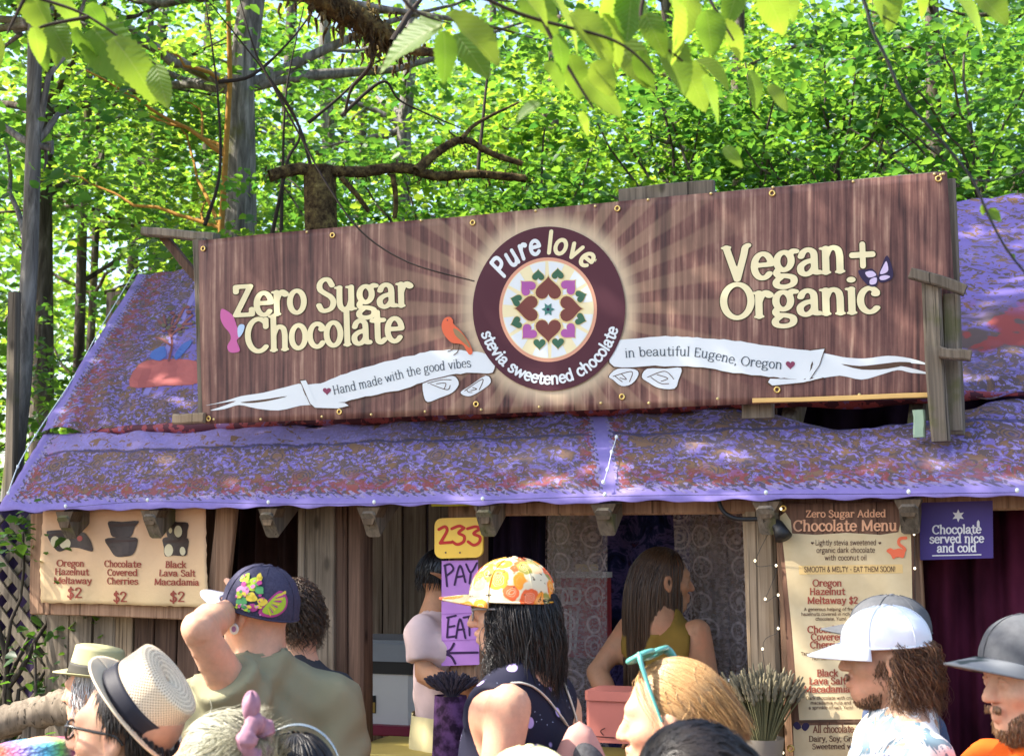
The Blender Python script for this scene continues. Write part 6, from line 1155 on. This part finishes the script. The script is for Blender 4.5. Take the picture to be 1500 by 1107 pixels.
bk = Mt('camo_brim', .75, .25); bn = bk.no(bk.co(), 20, 2); bk.base(bk.rp(bn, [(.42, (.045, .06, .06)), (.5, (.18, .19, .2))])); CAMO = bk.m

below = lambda z0, z1=9, xf=.55: (lambda x, y, z: (z < z0) & (x < xf) & (z > -.75))
# ---- 1 man in the navy cap, arm up
m1 = Person(376, 897, 3.5, 118, 'man from behind in olive t-shirt and navy cap with embroidered patch, shielding his eyes', SKL, 1.0, 1.03, hyaw=34, hpitch=-2, arms={'L': (P(345, 1018, 3.32), P(290, 920, 3.2), P(346, 890, 3.56)), 'R': (P(487, 1032, 3.52), P(505, 1190, 3.5), P(470, 1270, 3.9))})
OLIVE = cloth('olive_jersey', (.26, .245, .15)); m1.shirt(OLIVE, {'L': .30, 'R': .8}, neck=(.072, .074, .058), g=.022, wr=.0065); m1.trousers()
cp = m1.cap(NAVYC, plain('pale_peak', (.62, .6, .66)), tilt=-12, at=(-.012, 0, .004), size=(.113, .095, .128), blen=.078, bdrop=.0)
m1.scalp(lambda x, y, z: (z < .02) & (z > -.45) & (x < .1), HBRN, 1.02); m1.strands(420, lambda x, y, z: (z < -.25) & (z > -.98) & (x > .35) & (x < .8) & (np.abs(y) < .9), HBRN, L=.035, seg=4, r=.0011, root=None, flow=(.3, 0, -.5), name='beard', coll=1.0)
PATCH = {k: plain('patch_' + k, c, .7) for k, c in dict(lime=(.38, .55, .04), magenta=(.42, .05, .22), yellow=(.72, .55, .06), green=(.08, .3, .1), pink=(.65, .25, .45)).items()}
def on_cap(q, size, at, lift=1.02, tilt=-12):
    th, v = q; rx, ry, h = size; k = max(0, 1 - v ** 2.5) ** .5; Rt = np.array(Matrix.Rotation(rad(tilt), 3, 'Y')); return np.array(at) + np.array((rx * k * math.cos(th) * lift * (1 + .03 * math.cos(th)), ry * k * math.sin(th) * lift, h * v * lift)) @ Rt.T
def cappatch(nm, pts, mat, lift, ps, size=(.113, .095, .128), at=(-.012, 0, .004), parent=None, tilt=-12):
    v2, f2 = refine(*(lambda p: (p, [tuple(t) for t in tessellate_polygon([[Vector((x, y, 0)) for x, y in p]])]))(catmull(pts, 4, True)), L=.08); return ps.part(nm, [on_cap(q, size, at, lift, tilt) for q in v2], f2, mat, True, parent)
# th: 0 = front, pi/2 = left side, pi = back
fan = [(2.10, .12), (2.45, .08), (2.75, .22), (2.85, .42), (2.75, .58), (2.55, .60), (2.3, .42)]
cappatch('patch', fan, PATCH['magenta'], 1.03, m1, parent=cp); cappatch('patch', shrink(fan, .8), PATCH['lime'], 1.04, m1, parent=cp)
for k in range(9):
    a = k / 8; p0 = np.array((2.2, .38)); p1 = np.array((2.42 + .38 * a, .10 + .50 * a)); d = p1 - p0; nrm = np.array((-d[1], d[0])) * .045; cappatch('patch_stitch', [tuple(p0 + d * .45), tuple(p0 + d * .9 + nrm), tuple(p0 + d * .97), tuple(p0 + d * .9 - nrm)], PATCH['magenta'] if k % 2 else PATCH['yellow'], 1.05, m1, parent=cp)
for k in range(46):
    cx, cy = RNG.uniform(1.3, 2.2), RNG.uniform(.08, .78); r = RNG.uniform(.03, .075); cappatch('patch_stitch', [(cx + r * random.uniform(.5, 1.2) * math.cos(a), cy + .62 * r * random.uniform(.5, 1.2) * math.sin(a)) for a in np.linspace(0, 6.28, 7, endpoint=False)], PATCH[random.choice(list(PATCH))], 1.058 + .0006 * k, m1, parent=cp)
for i, (cx, cy, r, m_) in enumerate(((1.75, .62, .22, 'lime'), (1.55, .45, .2, 'pink'), (1.85, .38, .16, 'yellow'), (1.6, .25, .16, 'green'), (1.95, .2, .13, 'magenta'), (2.0, .55, .14, 'green'), (1.4, .68, .16, 'lime'), (2.15, .35, .13, 'yellow'), (1.75, .15, .1, 'pink'), (1.5, .58, .09, 'magenta'), (1.9, .74, .1, 'yellow'))):
    cappatch('patch', [(cx + r * random.uniform(.75, 1.1) * math.cos(a), cy + .62 * r * random.uniform(.75, 1.1) * math.sin(a)) for a in np.linspace(0, 6.28, 8, endpoint=False)], PATCH[m_], 1.028 + .0025 * i, m1, parent=cp)
v, f = torus(.011, .004, 20, 8); v = np.array(v)[:, [0, 1, 2]] + np.array((-.002, .094, -.038)); m1.part('ear_gauge', v, f, WHITE, True); v, f, _ = grid(lambda a, b: (-.002 + .008 * b * math.cos(a * 6.2832), .096, -.038 + .008 * b * math.sin(a * 6.2832)), 15, 3); m1.part('ear_plug', v, f, plain('lilac_plug', (.35, .2, .45)), True)

# ---- 2 dark curly hair behind him
p2 = Person(432, 906, 4.1, 100, 'person with dark curly hair mostly hidden behind the man in the navy cap', SKL, .68, .85, hyaw=0); p2.shirt(cloth('charcoal_tee', (.05, .05, .055))); p2.trousers(); al_ = lambda x, y, z: (z > -.6) & ((x < .45) | (z > .6)); p2.scalp(al_, HBRN, 1.08); p2.strands(1100, al_, HBRN, L=.085, seg=10, curl=.008, cf=14, r=.0013, lift=.7, noise=.25)

# ---- 3 man in straw hat, glasses
m3 = Person(186, 1074, 2.55, 178, 'man in profile with black glasses and a straw hat tilted back', SKT, 1.0, hyaw=-6, hpitch=-4); m3.shirt(cloth('black_tee', (.02, .02, .022)), .5); m3.trousers(); m3.eyes(HBLK)
hm = lambda x, y, z: ((x < .30 + .35 * z) | (z > .80)) & (z > -.62) & ((z - x) < .25); m3.scalp(lambda x, y, z: hm(x, y, z) & ((x < -.2) | (z > .02)), HBLK, 1.07); m3.strands(900, lambda x, y, z: hm(x, y, z) & ((x < -.15) | (z > .05)), HBLK, L=.05, seg=6, r=.0016, flow=(-.3, 0, -.5), lift=.2)
m3.strands(160, lambda x, y, z: (z > .75) & (x > .45), HBLK, L=.045, seg=6, r=.0016, flow=(.7, 0, .1), lift=.5)
ht = m3.brimhat(STRAW, plain('black_ribbon', (.02, .02, .03), .6), tilt=-46, at=(-.012, 0, .050), crown=(.0935, .0845, .090), brim=.036, curl=.010, pinch=.004, brimmat=STRAWB, taper=.88)
GLS = plain('black_acetate', (.012, .012, .013), .25, .5)
def glasses(ps, mat, z=.004, x=.104, lens=None, w=.062, name='glasses'):
    g_ = None
    for sd in (1, -1):
        th = np.linspace(0, 6.2832, 25); pth = np.stack([np.full(25, x) - .012 * np.abs(np.cos(th)) * 0 - .006 * (np.cos(th) * sd > 0) * np.abs(np.cos(th)), sd * .034 + .025 * np.cos(th), z + .018 * np.sign(np.sin(th)) * np.abs(np.sin(th)) ** .7], 1); V, F = tubes(pth, .0028, 6); o = ps.part(name if g_ is None else 'rim', V, F, mat, True, g_)
        if g_ is None: g_ = o
        V, F = tubes(catmull([(x - .004, sd * .060, z + .010), (x - .02, sd * .072, z + .012), (.03, sd * .0835, z + .008), (-.012, sd * .087, z + .004), (-.03, sd * .084, z - .012)], 6), .0032, 6); ps.part('temple', V, F, mat, True, g_)
        if lens: v, f = ellipse2d(sd * .034, z, .023, .016, 20); ps.part('lens', [(x, a, b) for a, b in v], f, lens, True, g_)
    V, F = tubes([(x, -.01, z + .004), (x + .003, 0, z + .007), (x, .01, z + .004)], .0026, 6); ps.part('bridge', V, F, mat, True, g_); return g_
glasses(m3, GLS)
# ---- 4 pale bucket hat
m4 = Person(138, 1012, 4.6, 170, 'person with white hair under a pale green brimmed hat with dark band', SKL, .92); m4.shirt(cloth('grey_top', (.16, .16, .15))); m4.trousers(); hm4 = lambda x, y, z: (x < .6) & (z < .35) & (z > -.8); m4.scalp(hm4, HWHT, 1.05); m4.strands(420, hm4, HWHT, L=.10, seg=8, r=.0018, curl=.004, cf=8)
m4.brimhat(cloth('pale_green_felt', (.42, .40, .22)), plain('dark_band', (.05, .045, .035), .7), tilt=-5, at=(-.01, 0, .058), crown=(.106, .090, .095), brim=.05, curl=.012, pinch=.006, taper=.82)
# ---- 5 rainbow crochet hat
m5 = Person(52, 1160, 2.9, 170, 'person under a floppy rainbow crochet hat at the lower left corner', SKL, .9); m5.shirt(cloth('teal_top', (.05, .2, .25))); m5.trousers(); m5.scalp(lambda x, y, z: (z < .2) & (x < .4) & (z > -.7), HBRN, 1.04); m5.brimhat(RAINBOW, None, tilt=6, at=(-.01, 0, .035), crown=(.112, .1, .075), brim=.075, curl=.03, pinch=.012, taper=.8, frontdip=.02)
# ---- 6 silver hair with mauve scrunchie
m6 = Person(322, 1142, 2.45, 152, 'person with silver hair pulled into a mauve velvet scrunchie', SKL, .9); m6.shirt(cloth('sage_top', (.2, .25, .17))); m6.trousers(); hm6 = lambda x, y, z: (z > -.65) & ((x < .5) | (z > .55)); m6.scalp(hm6, HGRY, 1.05, tint=.3)
tie = np.array((-.100, .035, .085)); m6.strands(3000, hm6, HGRY, clump=10, lenvar=.05, L=lambda u: 1.02 * np.linalg.norm(tie - (np.array((-.014, 0, .034)) + u * np.array((.099, .079, .09))), axis=1), seg=9, r=.001, stiff=.75, grav=.02, lift=.12, noise=.1, flow=lambda u: (lambda d: d / np.linalg.norm(d, axis=1, keepdims=True))(tie - (np.array((-.014, 0, .034)) + u * np.array((.099, .079, .09)))), name='hair'); m6.strands(90, hm6, HGRY, L=.07, seg=8, r=.0007, stiff=.7, lift=.4, noise=.3, name='flyaway_hair')
sv = []; sf = []
VELV = Mt('mauve_velvet', .85, .2); VELV.base(VELV.mx(VELV.no(VELV.co(), 60, 4), (.20, .08, .13), (.46, .27, .33))); VELV = VELV.m
def scr(a, b):
    th, ph = a * 6.2832, b * 6.2832; r = .018 + .004 * math.sin(th * 5 + 1) + .0015 * math.sin(th * 13 + ph * 2); R_ = .026; return tie + np.array((-.012 - r * math.sin(ph) * .9, R_ * math.cos(th) + r * math.cos(ph) * math.cos(th), R_ * 1.15 * math.sin(th) + r * math.cos(ph) * math.sin(th)))
V, F, _ = grid(scr, 73, 13); m6.part('scrunchie', V, F, VELV, True); v, f, _ = grid(lambda a, b: tie + np.array((-.006 + .017 * math.cos(a * 6.28) * math.sin(b * 3.14), .008 + .017 * math.sin(a * 6.28) * math.sin(b * 3.14), .060 + .026 * math.cos(b * 3.14) + .004 * math.sin(a * 25))), 25, 11); m6.part('scrunchie_loop', v, f, VELV, True)
# ---- 6b dark glossy head with metal headband
m7 = Person(432, 1168, 2.55, 95, 'person with glossy black hair and thin metal headband before the olive t-shirt', SKL, .88); m7.shirt(cloth('navy_tee', (.03, .04, .08))); m7.trousers(); hm7 = lambda x, y, z: (z > -.6) & ((x < .5) | (z > .6)); m7.scalp(hm7, HBLK, 1.05); m7.strands(700, hm7, HBLK, L=.14, seg=9, r=.0016, noise=.05, lift=.05)
STEEL = plain('polished_steel', (.6, .62, .58), .2, .6, metal=.9); th = np.linspace(-.2, 3.34, 30)
for k in (0, .010, .018): V, F = tubes(np.stack([np.full(30, .02 + k), .0865 * np.cos(th) * 1.02, .034 + .1 * np.sin(th) * 1.02], 1), .0016, 6); m7.part('headband', V, F, STEEL, True)
# ---- 7 woman in floral cap
m8 = Person(750, 893, 3.45, 152, 'woman in an orange floral cap and navy tank top with black shoulder length hair', SKL, 1.0, 1.08, hyaw=22, hpitch=4, arms={'L': (P(745, 1035, 3.24), P(722, 1200, 3.2), P(700, 1300, 3.3)), 'R': (P(822, 1040, 3.62), P(835, 1200, 3.68), P(820, 1300, 3.75))}); m8.shirt(GALAXY, tank=True, g=.012, name='tank_top', wr=.002); m8.trousers()
hm8 = lambda x, y, z: (z < .02) & (z > -.8) & (x < .5 - .2 * np.abs(y)); m8.scalp(hm8, HBLK, 1.08); m8.strands(4000, hm8, HBLK, L=.23, seg=16, r=.0013, stiff=.6, grav=.5, curl=.005, cf=9, noise=.10, lift=.6, lenvar=.35, clump=11)
m8.strands(1300, lambda x, y, z: (z < .0) & (z > -.7) & (x > .1) & (x < .6), HBLK, clump=12, L=.21, seg=16, r=.0012, stiff=.6, grav=.5, curl=.010, cf=16, noise=.14, lift=.5)
m8.cap(FLORAL, FLORAL, tilt=-6, at=(-.006, 0, .022), size=(.116, .1, .118), blen=.078, back=True, strapm=plain('orange_strap', (.72, .36, .03)), bdrop=.004, bcurve=.018); glasses(m8, plain('thin_wire', (.3, .28, .27), .3, .5), z=.0)
bp = empty('backpack', tuple(P(825, 1150, 3.32)), label='small pink backpack with white cord straps on the woman in the floral cap', cat='backpack'); CORD = plain('white_cord', (.60, .58, .50), .7)
from mathutils.bvhtree import BVHTree
bpy.context.view_layer.update(); BV = []
for o_ in (m8.body, m8.top):
    mw_ = o_.matrix_world; BV.append(BVHTree.FromPolygons([mw_ @ v_.co for v_ in o_.data.vertices], [tuple(p_.vertices) for p_ in o_.data.polygons]))
def onbody(px, py, off=.008):
    d = ray(px, py).normalized(); h = [b_.ray_cast(CAM, d) for b_ in BV]; h = [q for q in h if q[0] is not None]
    return (min(h, key=lambda q: q[3])[0] - d * off) if h else P(px, py, 3.45)
def wtube(pts, r, mat, name, parent, sides=8, flat=1.0): p = catmull([tuple(q) for q in pts], 8); V, F = tubes(p, r, sides, flat=flat); return wobj(name, V, F, mat, parent, smooth=True)
wtube([onbody(x, y) for x, y in ((748, 1000), (765, 1000), (785, 1008), (806, 1028), (828, 1058), (842, 1085))], .0048, CORD, 'strap', bp, flat=.5); wtube([onbody(x, y) for x, y in ((826, 1000), (834, 1020), (842, 1045), (850, 1078))], .006, CORD, 'strap', bp, flat=.5)
bv3, bf3, _ = grid(lambda a, b: tuple(P(850, 1135, 3.3) + Vector((.075 * (abs(math.cos(a * 6.2832)) ** .7) * math.copysign(1, math.cos(a * 6.2832)) * (.45 + .55 * math.sin(min(1, b * 1.6) * 1.57)) * (math.sin(b * 3.1416) ** .25 if 0 < b < 1 else 0), .05 * math.sin(a * 6.2832) * (math.sin(b * 3.1416) ** .25 if 0 < b < 1 else 0), .125 - .26 * b))), 33, 17); wobj('bag', bv3, bf3, cloth('pink_canvas', (.50, .27, .23)), bp, smooth=True)
pk = P(866, 1122, 3.235); v, f, _ = grid(lambda a, b: (pk.x + .042 * b * math.cos(a * 6.28), pk.y - .022 * (1 - b * b), pk.z + .05 * b * math.sin(a * 6.28) - .02 * b * math.cos(a * 6.28)), 25, 7); wobj('pocket', v, f, plain('striped_pocket', (.06, .06, .065), .7, .3, .9, 120), bp, smooth=True)
# ---- 8 pale cap at the bottom
m9 = Person(776, 1206, 2.3, 100, 'person in a pale yellow cap at the bottom edge below the tank top', SKL, .9); m9.shirt(cloth('cream_tee', (.5, .46, .35))); m9.trousers(); m9.scalp(lambda x, y, z: (z < .1) & (x < .4) & (z > -.6), HBRN, 1.03); PYEL = cloth('pale_yellow_twill', (.66, .64, .38)); m9.cap(PYEL, PYEL, at=(-.008, 0, .02))
# ---- 9 blonde woman, teal sunglasses
m10 = Person(986, 1054, 2.7, 164, 'blonde woman in profile with teal sunglasses pushed up on her hair', SKL, .9, hyaw=0, hpitch=4); m10.shirt(cloth('rose_top', (.35, .12, .12))); m10.trousers(); m10.eyes(HBLD)
tie2 = np.array((-.135, 0, -.03)); hm10 = lambda x, y, z: ((x < .35 + .3 * z) | (z > .62)) & (z > -.35 - .5 * (x < -.2)); m10.scalp(hm10, HBLD, 1.07, tint=.3); m10.strands(3600, hm10, HBLD, L=lambda u: 1.15 * np.linalg.norm(tie2 - (np.array((-.014, 0, .034)) + u * np.array((.099, .079, .09))), axis=1), seg=12, r=.0009, stiff=.78, grav=.10, lift=.10, noise=.05, flow=lambda u: (lambda d: d / np.linalg.norm(d, axis=1, keepdims=True))(tie2 - (np.array((-.014, 0, .034)) + u * np.array((.099, .079, .09)))), lenvar=.12, clump=9); m10.strands(420, lambda x, y, z: (x < -.55) & (z < .4) & (z > -.5), HBLD, L=.22, seg=14, r=.0014, stiff=.45, grav=.75, lift=.12, noise=.08, curl=.004, cf=6, clump=10, name='ponytail'); m10.strands(160, hm10, HBLD, L=.08, seg=10, r=.0006, lift=.4, noise=.3, curl=.006, cf=8, name='flyaway_hair')
TEALP = Mt('teal_plastic', .25, .5); TEALP.base((.12, .42, .36)); TEALP = TEALP.m; LENSM = plain('rose_lens', (.12, .04, .09), .12, .6)
Rg = np.array(Matrix.Rotation(rad(-14), 3, 'Z') @ Matrix.Rotation(rad(-66), 3, 'Y')); sg = None
def sgT(V): return np.array((.0, 0, .035)) + (np.asarray(V, float) * np.array((1.05, 1.03, 1.0))) @ Rg.T
for sd in (1, -1):
    th = np.linspace(0, 6.2832, 29); pth = np.stack([np.full(29, .104), sd * .036 + .030 * np.sign(np.cos(th)) * np.abs(np.cos(th)) ** .6, .0 + .024 * np.sign(np.sin(th)) * np.abs(np.sin(th)) ** .6], 1); V, F = tubes(sgT(pth), .0054, 6); o = m10.part('sunglasses' if sg is None else 'rim', V, F, TEALP, True, sg); sg = sg or o
    v, f = ellipse2d(sd * .036, 0, .027, .021, 22); m10.part('lens', sgT([(.104, a, b) for a, b in v]), f, LENSM, True, sg); V, F = tubes(sgT(catmull([(.103, sd * .066, .013), (.085, sd * .079, .014), (.03, sd * .084, .008), (-.03, sd * .083, .0)], 6)), np.linspace(.0105, .0045, 19), 8, flat=.6); m10.part('temple', V, F, TEALP, True, sg)
V, F = tubes(sgT([(.106, -.01, .01), (.107, 0, .012), (.106, .01, .01)]), .004, 6); m10.part('bridge', V, F, TEALP, True, sg)
# ---- 10 dark hair, bottom centre
m11 = Person(1006, 1178, 2.05, 105, 'person with short black hair at the bottom edge before the blonde woman', SKM, 1.0, .95); m11.shirt(cloth('brown_tee', (.1, .06, .05))); m11.trousers(); hm11 = lambda x, y, z: (z > -.6) & ((x < .55) | (z > .5)); m11.scalp(hm11, HBLK, 1.06); m11.strands(3600, hm11, HBLK, L=.10, seg=9, r=.0013, stiff=.6, grav=.25, flow=(.25, -.85, .0), lift=.30, noise=.09, clump=14)
# ---- 11 white cap, curls
m12 = Person(1298, 964, 3.42, 178, 'man in profile with a white cap, auburn curls and watercolour print shirt', SKM, 1.0, hyaw=-4, hpitch=-3); m12.shirt(WATER, .7, g=.018, neck=(.07, .072, .05)); m12.trousers(); m12.eyes()
hm12 = lambda x, y, z: (x < .12) & (z < .25) & (z > -.95); m12.scalp(hm12, HCRL, 1.06); m12.strands(3400, hm12, HCRL, L=.165, seg=18, r=.0009, stiff=.55, grav=.35, curl=.009, cf=17, noise=.18, lift=.6, lenvar=.45, clump=9); m12.strands(420, lambda x, y, z: (z < -.35) & (z > -.98) & (x > -.1) & (x < .5), HCRL, L=.05, seg=6, r=.0014, curl=.004, cf=10, flow=(.1, 0, -.7), lift=.4, name='beard')
az, el = RNG.uniform(-1.6, 1.6, 1500), RNG.uniform(-1.25, -.1, 1500); ok = (el < -.86 + .22 * np.abs(az) ** 1.3); rt_, nn = m12.surf((.02, 0, -.048), az[ok], el[ok]); m12.strands(len(rt_), None, HCRL, L=.012, seg=4, r=.0008, root=(rt_, nn), flow=(.15, 0, -.6), lift=.3, name='goatee', coll=.6)
rt_ = np.stack([RNG.uniform(.097, .102, 90), RNG.uniform(-.024, .024, 90), RNG.uniform(-.052, -.046, 90)], 1); m12.strands(90, None, HCRL, L=.014, seg=4, r=.001, root=(rt_, np.tile((.8, 0, -.4), (90, 1))), flow=(.4, 0, -.7), name='moustache', coll=.6)
m12.cap(WCAP, plain('white_peak', (.74, .79, .84), .5), tilt=6, at=(-.004, 0, .032), size=(.118, .095, .108), blen=.085, bdrop=.02, seam=plain('white_seam', (.66, .7, .76)))
# ---- 12 dark hat behind the white cap
m13 = Person(1302, 938, 3.75, 175, 'person in a dark grey cap hidden behind the man in the white cap', SKL, .95); m13.shirt(cloth('blue_tee', (.06, .08, .14))); m13.trousers(); m13.cap(CHAR, CHAR, tilt=-3, at=(-.008, 0, .028), size=(.118, .096, .105))
# ---- 13 bearded man at the right edge
m14 = Person(1508, 997, 2.95, 196, 'bearded man in a charcoal cap and orange shirt at the right edge', SKL, 1.05, 1.05, hyaw=-2, hpitch=3); m14.shirt(cloth('orange_shirt', (.62, .10, .012)), .7); m14.trousers(); m14.eyes(); m14.scalp(lambda x, y, z: (x < .1) & (z < .3) & (z > -.5), HBRN, 1.03)
HBEARD = hair_mat('ginger_beard', (.10, .045, .02), (.34, .19, .09)); az, el = RNG.uniform(-1.75, 1.75, 2600), RNG.uniform(-1.25, -.02, 2600); ok = (el < -.55 + .42 * np.abs(az) ** 1.3) & ~((np.abs(az) < .42) & (el > -.62)); rt_, nn = m14.surf((.02, 0, -.048), az[ok], el[ok])
m14.strands(len(rt_), None, HBEARD, L=.016, seg=4, r=.0011, root=(rt_, nn), flow=(.1, 0, -.7), lift=.35, name='beard', coll=.6, noise=.25); rt2 = np.stack([RNG.uniform(.096, .102, 160), RNG.uniform(-.028, .028, 160), RNG.uniform(-.054, -.046, 160)], 1); m14.strands(160, None, HBEARD, L=.014, seg=4, r=.0011, root=(rt2, np.tile((.8, 0, -.4), (160, 1))), flow=(.3, 0, -.7), name='moustache', coll=.6)
m14.cap(CHAR, CAMO, tilt=-7, at=(-.004, 0, .034), size=(.116, .096, .118), blen=.085, bdrop=.012, bcurve=.026)
# ---- 14 lavender grey cap at the bottom
m15 = Person(1292, 1222, 2.25, 100, 'person in a lavender grey cap at the bottom edge below the watercolour shirt', SKL, .9); m15.shirt(cloth('white_tee', (.6, .6, .6))); m15.trousers(); LAVC = cloth('lavender_twill', (.34, .33, .44)); m15.scalp(lambda x, y, z: (z < .1) & (x < .4) & (z > -.6), HBRN, 1.03); m15.cap(LAVC, LAVC, at=(-.008, 0, .02))
# ---- 15 long haired server
G3 = 'servers in the stall'
m16 = Person(972, 850, 4.9, 62, 'server with very long brown hair seen from behind, hand on hip', SKD, .78, .9, hyaw=-52, hpitch=2, group=G3, arms={'L': (P(922, 920, 4.95), P(873, 985, 4.9), P(905, 1040, 4.8)), 'R': (P(1022, 925, 4.8), P(1042, 1010, 4.78), P(1030, 1090, 4.75))}); m16.shirt(cloth('mustard_print_top', (.20, .125, .025), .4), tank=True, name='top'); m16.trousers(cloth('dark_skirt', (.02, .018, .02))); m16.eyes()
hm16 = lambda x, y, z: ((x < .0 + .35 * z) | (z > .75)) & (z > -.6); m16.scalp(hm16, HOMB, 1.06, tint=.05); m16.strands(2600, hm16, HOMB, L=.60, seg=18, r=.0015, stiff=.55, grav=.7, lift=.12, noise=.03, flow=(-.7, 0, -.3), lenvar=.3, clump=20)
# ---- 16 cashier
m17 = Person(655, 850, 4.98, 12, 'cashier with a pointed ear, dusty pink shirt and cream apron behind the paper sign', SKD, .74, .86, hyaw=0, group=G3, arms={'L': (P(655, 930, 5.1), P(690, 1000, 5.1), P(720, 1010, 4.9)), 'R': (P(618, 925, 4.86), P(622, 988, 4.82), P(668, 1003, 4.72))}); m17.shirt(cloth('dusty_pink_jersey', (.58, .44, .42), .3), .7, wr=.0035, g=.012); hm17 = lambda x, y, z: ((x < .35) | (z > .6)) & (z > -.5); m17.scalp(hm17, HBLK, 1.07); m17.strands(500, hm17, HBLK, L=.04, seg=6, r=.0018, flow=(-.4, 0, -.4)); m17.trousers()
for sd in (1, -1): V, F = tubes(catmull([(-.002, sd * .078, -.012), (-.02, sd * .088, .008), (-.05, sd * .096, .024), (-.082, sd * .10, .033)], 6), np.linspace(.019, .002, 19), 8, flat=.45); m17.part('ear_tip', V, F, SKD, True)
APR = cloth('cream_linen', (.50, .44, .24)); ap = lambda a, b: ((.125 + .09 * b) * math.cos(a * 6.2832) + .006 * math.sin(a * 56), (.18 + .07 * b) * math.sin(a * 6.2832) * .95 + .006 * math.cos(a * 50), m17.zhip + .27 - b * (m17.zhip - .0)); V, F, _ = grid(ap, 90, 14); m17.part('apron_skirt', V, F, APR)

# ---- unseen leaf sprays (above the frame), set along sun rays to shade roof and banner
C1 = []
for _ in range(145):
    s_, t_ = RNG.uniform(-2.6, 2.6), RNG.uniform(-.15, 2.0); q = Bl(s_, t_, roofz(s_, max(t_, 0)) + (RNG.uniform(0, .8) if t_ < .5 else 0)) + SUNDIR * RNG.uniform(4.6, 6.6); C1.append(tuple(q))
canopy('unseen tall maple added left of the stall to shade its roof and banner', -6.5, 8.5, 9, .2, C1, 70, .5, .11)
C2 = []  # leaf sprays added on sun rays to shade chosen spots of the queue
for (px, py, D) in ((480, 990, 3.5), (520, 1060, 3.5), (810, 950, 3.4), (1352, 935, 3.4), (1390, 1090, 3.4), (1440, 1000, 2.95), (1485, 1060, 2.95), (150, 1085, 2.5), (1000, 1095, 2.1)):
    C2.append(tuple(P(px, py, D) + SUNDIR * RNG.uniform(4.2, 5.4)))
canopy('unseen slender maple added at left to dapple the queue with shade', -6.2, 6.0, 8, .12, C2, 22, .15, .10)
